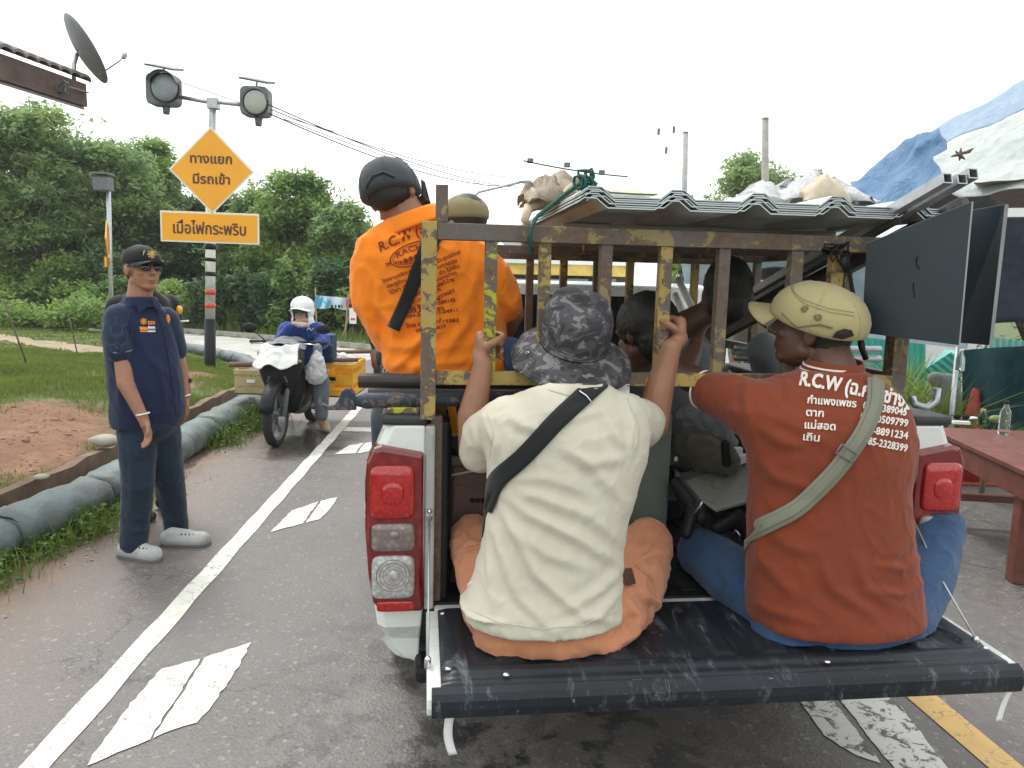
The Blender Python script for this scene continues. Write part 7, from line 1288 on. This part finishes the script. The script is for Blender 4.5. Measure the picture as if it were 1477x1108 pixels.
# ---------------------------------------------------------------- man in the navy vest
YM = 4.15
def Wm(px, py, d=0): return W(px, py, YM+d)
root = thing('person', 'standing person in a navy vest, black cap, sunglasses, jeans and grey clogs at the left', 'person', (Wm(205, 700)[0], YM, 0)); fyaw = math.radians(-128); R = frame(fyaw, .02, 0); fw = R[:, 1]; rt = R[:, 0]; hc = Wm(206, 388); hr = frame(math.radians(-126), .03, 0)
sb_ = MB(); Ph = head_prims(sb_, hc, hr, 1.06); neck(sb_, Wm(201, 438), Wm(203, 408), .062)
def ms(px, py, hw, d, dd=0): return (Wm(px, py, dd), rt*hw, fw*d)
sb_.eloft([ms(214, 600, .12, .1), ms(210, 540, .13, .1), ms(203, 470, .14, .1), ms(201, 440, .07, .07)])
wN = Wm(207, 605, -.22); sb_.chain([Wm(168, 457, -.10), Wm(176, 510, -.15), Wm(181, 552, -.2), wN], [.046, .045, .045, .029]); hand_relaxed(sb_, wN, Wm(219, 640, -.22)-wN, nrm(rt*.4+fw*-.2+np.array([.3, 0, 0])), fw, 1.05, .75)
wF = Wm(266, 575, .12); sb_.chain([Wm(238, 462, .12), Wm(259, 535, .14), wF], [.055, .045, .028]); hand_relaxed(sb_, wF, Wm(268, 610, .1)-wF, -fw*.2-TX*.6, fw, 1.05, .8)
sb_.chain([Wm(199, 622, -.05), Wm(199, 700, -.12), Wm(193, 780, -.14)], [.075, .05, .04]); sb_.chain([Wm(232, 622, .05), Wm(246, 700, .14), Wm(255, 764, .2)], [.075, .05, .04])
skinobj('body', blob(sb_, .0062, 3), M['skin_tan'], root)
# vest and shirt
mb = MB(); mb.eloft([ms(212, 613, .185, .150), ms(213, 600, .195, .160), ms(212, 565, .195, .165), ms(208, 530, .19, .160), ms(203, 495, .19, .145), ms(200, 468, .185, .130), ms(199, 450, .160, .105), ms(200, 438, .10, .08)], 32, 2.3)
FO = [([(175, 500), (190, 560), (195, 600)], .006, 8), ([(225, 520), (235, 560), (240, 600)], .005, 7), ([(200, 480), (215, 520), (240, 540)], .004, 8), ([(180, 590), (215, 600), (250, 590)], .004, 6), ([(170, 470), (175, 530), (172, 590)], .005, 7), ([(190, 455), (205, 500), (208, 560)], .004, 7)]
vest = blob(mb, .009, 5, folds(FO, .002, 9)); skinobj('vest', vest, M['navy'], root); tv = bvh(vest)
mb = MB(); mb.chain([Wm(173, 458, -.10), Wm(169, 482, -.14), Wm(172, 505, -.17)], [.076, .072, .071], 18); sl_ = blob(mb, .009, 4, folds([([(150, 480), (170, 490), (185, 480)], .004, 6)], .002, 12)); so_ = skinobj('sleeve', sl_, M['navy_sleeve'], root); ts = bvh(sl_)
mb = MB(); mb.chain([Wm(238, 462, .10), Wm(252, 505, .13)], [.08, .07], 16); skinobj('sleeve', blob(mb, .01, 4), M['navy_sleeve'], root)
hx = plain('sleeve_hexagon_print', (.07, .10, .15), .8)
for i, (cx_, cy_) in enumerate(((160, 462), (176, 462), (152, 476), (168, 476), (184, 476), (160, 490), (176, 490), (152, 502), (168, 503))): mb = MB(); mb.tube([drape(cx_+8.2*math.cos(a), cy_+8*math.sin(a), ts, .0015) for a in np.linspace(PI/6, 2*PI+PI/6, 7)], .0011, 4); obj('hexagon_line', mb, hx, so_)
mb = MB(); mb.tube([drape(x, y, ts, .002) for x, y in ((150, 507), (165, 509), (185, 507), (190, 505))], .004, 5); obj('cuff_band', mb, plain('cuff_grey', (.16, .17, .22), .8), so_, smooth=True)
mb = MB(); cc = Wm(202, 436); mb.grid(lambda u, v: cc + (rt*math.cos(2*PI*u)*1.0+fw*math.sin(2*PI*u)*1.05)*(.105-.026*v) + TZ*(-.025+.055*v+.0*math.sin(2*PI*u)) , 40, 5); obj('collar', mb, M['navy'], root, smooth=True, solid=.006)
for sgn in (-1, 1): mb = MB(); p = cc+fw*.10+rt*.012*sgn; mb.prism([p+TZ*.02, p+rt*.055*sgn+TZ*.012-fw*.02, p+rt*.05*sgn-TZ*.055+fw*.012, p+rt*.01*sgn-TZ*.03+fw*.012], fw*.004); obj('collar_point', mb, M['navy'], root, bevel=.002)
mb = MB(); mb.tube([drape(x, y, tv, .003) for x, y in ((226, 452), (236, 480), (243, 520), (249, 560), (254, 598))], .0028, 5); obj('zip', mb, M['black'], root, smooth=True)
mb = MB(); mb.tube([drape(x, y, tv, .004) for x, y in ((184, 452), (192, 475), (190, 505), (182, 520))], .0035, 5); obj('armhole_edge', mb, M['navy'], root, smooth=True)
def patch(name, pts, mat, tree, parent, off=.003): mb = MB(); mb.add([drape(x, y, tree, off) for x, y in pts], [tuple(range(len(pts)))]); return obj(name, mb, mat, parent)
am = plain('amber_print', (.75, .27, .02), .7); mb = MB()
for a in np.linspace(0, 2*PI, 9)[:-1]: mb.tube([drape(207, 464, tv, .004), drape(207+5*math.cos(a), 464+5*math.sin(a), tv, .004)], .0035, 4)
obj('badge_emblem', mb, am, root); print_on('lettering', 'อุตสาห', (213, 468), (223, 469), 6, tv, am, root, 0, .5)
patch('amber_bar', [(201, 471), (212, 472), (213, 476), (202, 476)], am, tv, root); patch('amber_bar', [(202, 477), (213, 477), (213, 479), (202, 479)], am, tv, root); patch('white_bar', [(213, 471), (223, 471), (224, 474), (213, 474)], M['print_white'], tv, root); patch('blue_bar', [(213, 474), (224, 474), (224, 477), (213, 477)], plain('blue_print', (.08, .15, .4), .7), tv, root); patch('white_bar', [(213, 477), (224, 477), (224, 479), (213, 479)], M['print_white'], tv, root)
mb = MB(); p = drape(242, 461, tv, .004); mb.ell(p, (.012, .008, .028)); obj('shield_badge', mb, am, root, smooth=True)
mb = MB(); mb.ell(Wm(214, 612), (.155, .16, .11), None, 18); mb.chain([Wm(199, 622, -.05), Wm(199, 700, -.12), Wm(193, 782, -.14)], [.108, .084, .074], 16); mb.chain([Wm(232, 622, .05), Wm(246, 700, .14), Wm(255, 764, .2)], [.106, .080, .068], 16)
FT = [([(182, 640), (200, 660), (215, 640)], .006, 6), ([(178, 700), (200, 708), (222, 700)], .005, 6), ([(180, 760), (195, 768), (212, 760)], .006, 5), ([(180, 740), (198, 750), (212, 742)], .005, 5), ([(228, 690), (243, 698), (262, 690)], .005, 6), ([(235, 745), (250, 752), (265, 745)], .006, 5), ([(215, 620), (222, 660), (222, 700)], .006, 7), ([(190, 640), (192, 700), (188, 760)], .004, 7)]
skinobj('jeans', blob(mb, .0095, 4, folds(FT, .003, 14)), M['darkjeans'], root)
mb = MB(); mb.cap(Wm(197, 782, -.1), Wm(196, 789, -.1), .083, .080); 
for (hx_, hy_, tx_, ty_) in ((182, 792, 222, 800), (243, 776, 292, 778)):
    a, b_ = G(hx_, hy_, .045), G(tx_, ty_, .035); d = nrm((b_-a)*[1, 1, 0]); sd2 = np.array([-d[1], d[0], 0]); mb = MB(); mb.cap(a, b_, .050, .048, 14); mb.cap(a+d*.02+[0, 0, .02], a+d*.12+[0, 0, .01], .045, .04, 12); V, Fc = blob(mb, .006, 4); V[:, 2] = np.maximum(V[:, 2], .006); so2 = skinobj('clog', (V, Fc), M['shoe'], root)
    mb = MB(); L_ = np.linalg.norm(b_-a); mb.loft([[a*[1, 1, 0] + d*t + sd2*w + [0, 0, z] for t, w in [(-.052, 0), (-.04, .035), (.05, .042), (L_, .047), (L_+.045, .02), (L_+.048, 0), (L_+.045, -.02), (L_, -.047), (.05, -.042), (-.04, -.035)]] for z in (0, .018)]); obj('sole', mb, M['greylamp'], so2, bevel=.003)
    for q in range(5): mb = MB(); mb.ell(a + d*(.09+.022*q) + [0, -.035+.003*q, .034-.002*q] + sd2*0, (.005, .006, .005)); obj('vent_hole', mb, M['black'], so2)
for w_, (px, py, dd), r_, mm in ((0, (206, 597, -.22), .032, 'white'), (1, (266, 571, .12), .030, 'white')): c = Wm(px, py, dd); mb = MB(); mb.tube([c + np.array([math.cos(a)*r_, math.sin(a)*r_, .006*math.cos(a)]) for a in np.linspace(0, 2*PI, 25)], .0045, 6); obj('bracelet', mb, M[mm], root, smooth=True)
o, CP = cap_shape('black_cap', hc+hr@np.array([0, -.004, .018]), hr, M['blackcloth'], root, 1.10, .018, True, .066, .085, .086, .104, True, 1.0, None, .0)
gold = plain('gold_embroidery', (.55, .40, .10), .6); mb = MB()
for a in np.linspace(0, 2*PI, 9)[:-1]: mb.tube([CP(.0, .098, .052), CP(.020*math.cos(a), .098-.006*abs(math.cos(a)), .052+.020*math.sin(a))], .0045, 5)
for s_ in (-1, 1): mb.tube([CP(.028*s_, .088, .030), CP(.034*s_, .082, .050), CP(.026*s_, .078, .072)], .003, 5)
obj('cap_emblem', mb, gold, o); mb = MB(); mb.box(CP(-.088, .02, .022), (.02, .02, .012)); obj('side_flag', mb, M['white'], o)
mb = MB()
for s_ in (-1, 1): mb.ell(Ph(.032*s_, .093, .004), np.array((.028, .008, .019)), hr, 14)
gl = obj('sunglasses', mb, M['darkglass'], root, smooth=True); mb = MB(); mb.tube([Ph(-.06, .085, .018), Ph(-.078, .02, .014), Ph(-.082, -.02, .008)], .003, 5); mb.tube([Ph(.06, .085, .018), Ph(.078, .02, .014), Ph(.082, -.02, .008)], .003, 5); mb.tube([Ph(-.06, .090, .024), Ph(0, .100, .022), Ph(.06, .090, .024)], .0022, 5); obj('spectacle_frame', mb, M['black'], gl)
mb = MB(); mb.ell(Ph(0, .091, -.060), np.array((.024, .006, .0045)), hr, 12); mb.ell(Ph(0, .089, -.069), np.array((.020, .006, .005)), hr, 12); obj('lips', mb, skin('lip_tone', (.30, .12, .08)), root, smooth=True)
skinobj('hair', hair_cap(hc, hr, 1.015, -.01), M['hair'], root)
# ---------------------------------------------------------------- scooter and rider
def scooter(base, lab, crates=True, grp=None):
    b = np.asarray(base, float); root = thing('motor_scooter', lab, 'motorcycle', b); P = lambda x, y, z: b+np.array([x, y, z]); AX = np.array([1., 0, 0])
    for wy, nm in ((0, 'front'), (1.28, 'rear')):
        mb = MB(); c = P(0, wy, .285); n_ = 40; rg = []
        for dx, rr in ((-.028, .225), (-.045, .255), (-.036, .278), (0, .287), (.036, .278), (.045, .255), (.028, .225)): rg.append([c+AX*dx+np.array([0, math.cos(a)*rr, math.sin(a)*rr]) for a in np.linspace(0, 2*PI, n_+1)[:-1]])
        mb.loft(rg, caps=False); w = obj('wheel', mb, M['blackrub'], root, smooth=True); mb = MB(); mb.loft([[c+AX*dx+np.array([0, math.cos(a)*rr, math.sin(a)*rr]) for a in np.linspace(0, 2*PI, n_+1)[:-1]] for dx, rr in ((-.03, .225), (-.015, .20), (.015, .20), (.03, .225))], caps=False)
        for q in range(5): a = q*2*PI/5+.3; mb.bar(c, c+np.array([0, math.cos(a)*.21, math.sin(a)*.21]), .03, .02, AX)
        mb.tubeflat(c, AX, .05, .09, 20); obj('rim', mb, M['greylamp'], w, smooth=False); mb = MB(); mb.tubeflat(c+AX*.05, AX, .10, .006, 24); obj('brake_disc', mb, M['chrome'], w)
        for kk in range(36): pass
    mb = MB(); rg = []
    for a in np.linspace(.25, 2.5, 12): rg.append([P(x, math.cos(a)*(-r_), .285+math.sin(a)*r_) for x, r_ in ((-.065, .29), (-.055, .325), (0, .34), (.055, .325), (.065, .29), (.05, .30), (-.05, .30))])
    mb.loft(rg); obj('front_fender', mb, M['black'], root, smooth=True)
    for s_ in (-1, 1): mb = MB(); mb.tube([P(.075*s_, 0, .285), P(.085*s_, .12, .62), P(.06*s_, .2, .85)], [.024, .026, .02], 10); obj('fork_leg', mb, M['greylamp'], root, smooth=True)
    mb = MB(); mb.eloft([(P(0, .12, .48), AX*.11, np.array([0, .06, 0])), (P(0, .15, .62), AX*.17, np.array([0, .10, 0])), (P(0, .17, .76), AX*.215, np.array([0, .13, 0])), (P(0, .20, .88), AX*.22, np.array([0, .14, 0])), (P(0, .25, .92), AX*.17, np.array([0, .12, 0])), (P(0, .31, .96), AX*.11, np.array([0, .07, 0]))], 24, 2.6); obj('front_cowl', blobless(mb), M['black'], root, smooth=True)
    mb = MB(); mb.grid(lambda u, v: P((u-.5)*.40*(1-.15*abs(v-.5)), .065+.09*(2*u-1)**2-.01*v, .70+.12*v), 12, 6); obj('headlight', mb, plain('smoked_lens', (.10, .105, .11), .12, spec=.9), root, smooth=True, solid=.01)
    mb = MB(); mb.prism([P(-.10, -.02+.08, .60), P(.10, .06, .60), P(.08, .05, .66), P(-.08, .05, .66)], (0, .02, 0)); obj('number_plate', mb, M['greylamp'], root)
    mb = MB(); mb.grid(lambda u, v: P((u-.5)*.26+.01*math.sin(v*9), .05+.35*v**1.2-.05*math.sin(u*PI), .82+.16*v-.04*(2*u-1)**2), 12, 8); obj('windshield', mb, M['greylamp'], root, smooth=True, solid=.006)
    mb = MB(); mb.eloft([(P(0, .30, .30), AX*.14, np.array([0, .08, 0])), (P(0, .32, .5), AX*.19, np.array([0, .07, 0])), (P(0, .34, .7), AX*.18, np.array([0, .06, 0])), (P(0, .34, .9), AX*.10, np.array([0, .05, 0]))], 20, 3); obj('leg_shield', mb, M['black'], root, smooth=True)
    mb = MB(); mb.eloft([(P(0, .35, .34), AX*.13, np.array([0, 0, .09])), (P(0, .75, .36), AX*.13, np.array([0, 0, .1])), (P(0, .95, .5), AX*.14, np.array([0, 0, .16])), (P(0, 1.3, .62), AX*.13, np.array([0, 0, .14])), (P(0, 1.65, .72), AX*.06, np.array([0, 0, .07]))], 20); obj('body_panel', mb, M['black'], root, smooth=True)
    mb = MB(); mb.eloft([(P(0, .68, .74), AX*.08, np.array([0, 0, .04])), (P(0, .85, .77), AX*.13, np.array([0, 0, .055])), (P(0, 1.2, .80), AX*.14, np.array([0, 0, .05])), (P(0, 1.55, .83), AX*.09, np.array([0, 0, .04]))], 18); obj('seat', mb, M['blackrub'], root, smooth=True)
    mb = MB(); mb.tube([P(-.36, .42, .95), P(-.22, .36, .96), P(0, .34, .95), P(.22, .36, .96), P(.36, .42, .95)], .014, 8); hb = obj('handlebar', mb, M['black'], root, smooth=True)
    for s_ in (-1, 1):
        mb = MB(); mb.cap(P(.24*s_, .37, .955), P(.37*s_, .43, .95), .019); obj('grip', mb, M['blackrub'], hb, smooth=True); mb = MB(); mb.tube([P(.20*s_, .36, .96), P(.26*s_, .34, 1.02), P(.33*s_, .36, 1.07)], .006, 6); m_ = obj('mirror_stem', mb, M['black'], root, smooth=True); mb = MB(); mb.ell(P(.36*s_, .37, 1.09), (.072, .018, .048)); obj('mirror', mb, M['black'], m_, smooth=True)
        mb = MB(); mb.tube([P(.2*s_, .28, .95), P(.33*s_, .30, .94)], .006, 5); obj('brake_lever', mb, M['chrome'], root, smooth=True); mb = MB(); mb.ell(P(.19*s_, .09, .80), (.035, .03, .02)); obj('indicator', mb, M['lamp_amber'], root, smooth=True)
        mb = MB(); mb.cap(P(.10*s_, .75, .24), P(.26*s_, .78, .24), .016); obj('footrest', mb, M['blackrub'], root, smooth=True)
    mb = MB(); mb.tube([P(.13, .7, .26), P(.16, 1.1, .28), P(.17, 1.5, .36)], [.025, .04, .045], 12); obj('exhaust', mb, M['greylamp'], root, smooth=True)
    mb = MB(); mb.ell(P(0, .72, .30), (.13, .17, .12)); obj('engine', mb, M['greylamp'], root, smooth=True)
    return root, P
def blobless(mb): return mb
sb0 = G(399, 643); SC, SP = scooter(sb0, 'dark scooter facing the camera with a white cloth over its front, beside the sandbags')
mb = MB()
def rag(u, v):
    p = SP((u-.5)*(.42-.06*v), .0+.16*v-.085*math.sin(PI*u), .76+.195*v-.025*(1-v)*math.sin(u*11)); w = noise.noise_vector(Vector(p)*14); return p+np.array(w)*.02*(.5+v)
mb.grid(rag, 26, 18); tag(obj('white_cloth', mb, M['whitecloth'], smooth=True, solid=.004), 'bright white crumpled cloth spread over the front of the scooter', 'cloth')
mb = MB(); mb.grid(lambda u, v: SP((u-.5)*.42, .20+.26*v-.04*math.sin(PI*u), .955+.045*v-.05*(2*u-1)**2) + np.array(noise.noise_vector(Vector((u*4, v*4, 3))))*.03, 24, 12); tag(obj('grey_cover', mb, M['greycloth'], smooth=True, solid=.004), 'grey cloth bunched behind the white cloth on the scooter', 'cloth')
def crate(name, x0, x1, y0, y1, z0, z1, mat, lab, rows=2):
    c = SP((x0+x1)/2, (y0+y1)/2, z0); root = thing('plastic_crate', lab, 'crate', c); t = .012
    for (a, b_, d1, d2) in ((x0, x1, y0, y0+t), (x0, x1, y1-t, y1)):
        mb = MB(); h = z1-z0
        for zz, hh in ((z0+.04, .08), (z0+h*.52, .10), (z1-.02, .04)): mb.box(SP((a+b_)/2, (d1+d2)/2, zz), (b_-a, t, hh))
        n_ = 9
        for k in range(n_+1): mb.box(SP(a+(b_-a)*k/n_, (d1+d2)/2, (z0+z1)/2), (.010, t*.9, h*.98))
        obj('side', mb, M[mat], root)
    for (a, b_) in ((x0, x0+t), (x1-t, x1)):
        mb = MB(); h = z1-z0
        for zz, hh in ((z0+.04, .08), (z0+h*.52, .10), (z1-.02, .04)): mb.box(SP((a+b_)/2, (y0+y1)/2, zz), (t, y1-y0-2*t, hh))
        for k in range(1, 9): mb.box(SP((a+b_)/2, y0+(y1-y0)*k/9, (z0+z1)/2), (t*.9, .010, h*.98))
        obj('side', mb, M[mat], root)
    mb = MB(); mb.box(SP((x0+x1)/2, (y0+y1)/2, z0+.008), (x1-x0, y1-y0, .012)); obj('bottom', mb, M[mat], root)
    mb = MB(); mb.box(SP((x0+x1)/2, y0-.004, z1-.03), (x1-x0+.02, .012, .05)); mb.box(SP(x1+.002, (y0+y1)/2, z1-.03), (.012, y1-y0, .05)); obj('rim', mb, M[mat], root, bevel=.003)
    mb = MB(); mb.box(SP(x0+(x1-x0)*.35, y0-.008, z0+(z1-z0)*.55), (.09, .006, .035)); obj('label_plate', mb, M['black'] if mat == 'yellow_crate' else M['white'], root); return root
crate('tan_crate', -.74, -.24, .95, 1.45, .33, .60, 'tan_crate', 'tan slatted plastic crate hung on the left of the scooter'); crate('yellow_crate', .20, .54, .85, 1.50, .34, .70, 'yellow_crate', 'bright yellow plastic crate hung on the right of the scooter')
for k, (x_, z_) in enumerate(((-.5, .62), (.36, .73))): mb = MB(); c = SP(x_, 1.15, z_-.04); mb.chain([c-[.1, 0, 0], c+[0, .02, .02], c+[.12, 0, 0]], [.07, .08, .06]); tag(skinobj('plastic_bag', blob(mb, .014, 2, lambda V, N: np.array([noise.noise(Vector(v)*24)*.02 for v in V])), M['clear'], None), ['white plastic bag in the tan crate', 'white plastic bag in the yellow crate'][k], 'bag')
mb = MB(); wdm = plain('rusty_pole', (.15, .08, .05), .7); mb.tube([SP(.12, .93, .72), SP(.58, .93, .735)], .022, 8); mb.tube([SP(.12, 1.42, .76), SP(.66, 1.42, .78)], .022, 8); mb.tube([SP(-.85, 1.1, .63), SP(-.1, 1.1, .66)], .03, 8); mb.tube([SP(.64, 1.42, .78), SP(.67, 1.42, .60)], .03, 8); mb.tube([SP(-.02, .93, .7), SP(-.02, 1.45, .72)], .02, 8)
o = obj('carrier_frame', mb, wdm, SC, smooth=True)
o['kind'] = 'stuff' if False else ''; del o['kind']
def Wr(px, py, d=0): return W(px, py, 7.55+d)
root = thing('person', 'scooter rider in blue jacket, white hood and green sunglasses, one hand at the chin', 'person', SP(0, .85, 0)); hr = frame(math.radians(178), -.05, 0); hc = Wr(436, 449)
sb_ = MB(); Ph = head_prims(sb_, hc, hr, .98); neck(sb_, Wr(436, 474), Wr(436, 460)); sb_.eloft([(Wr(436, 520, .15), np.array([.12, 0, 0]), np.array([0, .09, 0])), (Wr(436, 490, .05), np.array([.13, 0, 0]), np.array([0, .09, 0])), (Wr(436, 472, .02), np.array([.08, 0, 0]), np.array([0, .06, 0]))])
hA = Wr(424, 468, -.22); sb_.chain([Wr(413, 476), Wr(406, 492, -.1), hA], [.05, .045, .028]); hand_relaxed(sb_, hA, Wr(437, 464, -.22)-hA, -TZ*.3+np.array([0, 1, 0]), TZ, .95, .5)
hB = Wr(458, 500, -.28); sb_.chain([Wr(460, 476), Wr(469, 492, -.1), hB], [.05, .045, .028]); hand_relaxed(sb_, hB, np.array([-.1, -.3, -1.]), np.array([-1., 0, 0]), np.array([0, -1., 0]), .95, 1.2)
sb_.chain([Wr(447, 525, .2), Wr(466, 552, -.25), Wr(463, 608, -.35)], [.08, .055, .04]); sb_.chain([Wr(425, 525, .2), Wr(398, 555, -.2), Wr(388, 592, -.3)], [.08, .055, .04]); skinobj('body', blob(sb_, .012, 3), M['skin_tan'], root)
mb = MB(); mb.eloft([(Wr(436, 525, .15), np.array([.20, 0, 0]), np.array([0, .14, 0])), (Wr(436, 505, .1), np.array([.20, 0, 0]), np.array([0, .15, 0])), (Wr(436, 487, .05), np.array([.205, 0, 0]), np.array([0, .14, 0])), (Wr(436, 474, .03), np.array([.18, 0, 0]), np.array([0, .12, 0])), (Wr(436, 464, .02), np.array([.10, 0, 0]), np.array([0, .09, 0]))], 24)
mb.chain([Wr(414, 476), Wr(407, 493, -.1), Wr(419, 473, -.2)], [.085, .075, .055], 14); mb.chain([Wr(458, 476), Wr(466, 492, -.08), Wr(460, 499, -.22)], [.085, .075, .055], 14)
jk = blob(mb, .012, 3, folds([([(405, 480), (420, 490), (435, 480)], .012, 3), ([(440, 470), (445, 490), (442, 505)], .008, 3), ([(455, 470), (465, 490), (460, 500)], .008, 3), ([(425, 485), (435, 497), (455, 497)], .008, 3)], .007, 12)); skinobj('jacket', jk, M['blue_jacket'], root); tj = bvh(jk)
mb = MB(); mb.tube([drape(x, y, tj, .004) for x, y in ((443, 476), (446, 473), (449, 477), (452, 474))], .007, 5); obj('jacket_print', mb, M['print_white'], root)
mb = MB(); mb.ell(hc+[0, .015, .015], (.118, .125, .135), None, 20); mb.ell(hc+[0, .01, -.09], (.112, .11, .07), None, 16); mb.ell(hc+[0, .03, -.13], (.13, .11, .04), None, 16); V, Fc = blob(mb, .010, 4); 
cut = (V[:, 1] < hc[1]-.055)&(np.abs(V[:, 0]-hc[0]) < .070)&(V[:, 2] < hc[2]+.045)&(V[:, 2] > hc[2]-.095); keep = ~cut
Fk = [f for f in Fc if not any(cut[i] for i in f)]; me = bpy.data.meshes.new('hood'); me.from_pydata([tuple(v) for v in _local(root, V)], [], Fk); me.update(); link('hood', me, M['whitecloth'], root, True, solid=.006)
o, CP = cap_shape('white_cap', hc+[0, .0, .012], hr, M['whitecloth'], root, 1.30, .022, True, .075, .085)
mb = MB()
for s_ in (-1, 1): mb.ell(Ph(.036*s_, .094, .016), np.array((.034, .010, .024)), hr, 12)
obj('sunglasses', mb, plain('green_mirror_lens', (.03, .22, .13), .1, .7), root, smooth=True); mb = MB(); mb.ell(Ph(0, .060, -.055), np.array((.060, .052, .045)), hr, 14); obj('face_mask', mb, plain('dusky_mask', (.32, .22, .20), .8), root, smooth=True)
mb = MB(); mb.chain([Wr(447, 525, .2), Wr(464, 552, -.25), Wr(464, 600, -.35)], [.11, .085, .062], 14); mb.chain([Wr(425, 525, .2), Wr(398, 555, -.2), Wr(390, 586, -.3)], [.11, .085, .062], 14); skinobj('jeans', blob(mb, .014, 4), plainj := cloth('faded_grey_jeans', (.10, .115, .135), var=.3), root)
for px, py in ((468, 615), (385, 596)): c = G(px, py, .05) if px > 400 else Wr(px, py, -.35); mb = MB(); mb.cap(c+[-.02, .06, .01], c+[.05, -.10, -.005], .052, .042); obj('shoe', mb, M['beigeshoe'], root, smooth=True)
gm = plain('grey_glove', (.20, .24, .30), .8); mb = MB(); mb.ell(Wr(458, 503, -.3), (.045, .05, .055)); mb.ell(Wr(460, 510, -.3), (.035, .04, .05)); obj('glove', mb, gm, root, smooth=True); mb = MB(); mb.ell(Wr(436, 469, -.26), (.075, .035, .028)); mb.ell(Wr(428, 467, -.25), (.05, .03, .02)); V, Fc = blob(mb, .01, 2, lambda V, N: np.array([noise.noise(Vector(v)*60)*.012 for v in V])); skinobj('glove', (V, Fc), plain('patterned_glove', (.40, .36, .34), .8, var=.7, vs=60), root)
mb = MB(); mb.chain([Wr(457, 508, -.34), Wr(457, 520, -.34), Wr(456, 540, -.34)], [.02, .07, .10]); tag(skinobj('shopping_bag', blob(mb, .010, 3, lambda V, N: np.array([abs(noise.noise(Vector(v)*17))*.03 for v in V])), M['clear'], None), 'milky plastic shopping bag hanging from the gloved hand of the rider', 'bag')
mb = MB(); mb.box(Wr(472, 502, .25), (.16, .22, .30)); mb.box(Wr(473, 508, .12), (.11, .07, .16)); tag(skinobj('backpack', blob(mb, .014, 4), plain('navy_backpack', (.012, .03, .07), .7), None), 'dark blue backpack behind the right arm of the rider', 'backpack')
b2 = W(541, 560, 10.8); SC2, _p = scooter((b2[0]+.05, 10.9, 0), 'dark motorcycle mostly hidden behind the hip of the man in orange')

# ---------------------------------------------------------------- thin bright haze in the air
if True:
    mb = MB(); mb.box((0, 300, 5.2), (1960, 1960, 12.6)); hz = bpy.data.materials.new('thin_haze'); hz.use_nodes = True; ht = hz.node_tree; ht.nodes.clear()
    pv = ht.nodes.new('ShaderNodeVolumePrincipled'); pv.inputs['Color'].default_value = (.93, .97, 1, 1); pv.inputs['Density'].default_value = .0010; ho = ht.nodes.new('ShaderNodeOutputMaterial'); ht.links.new(pv.outputs[0], ho.inputs['Volume'])
    o = obj('haze', mb, hz, kind='stuff'); tag(o, 'thin pale haze hanging over the whole scene', 'haze')
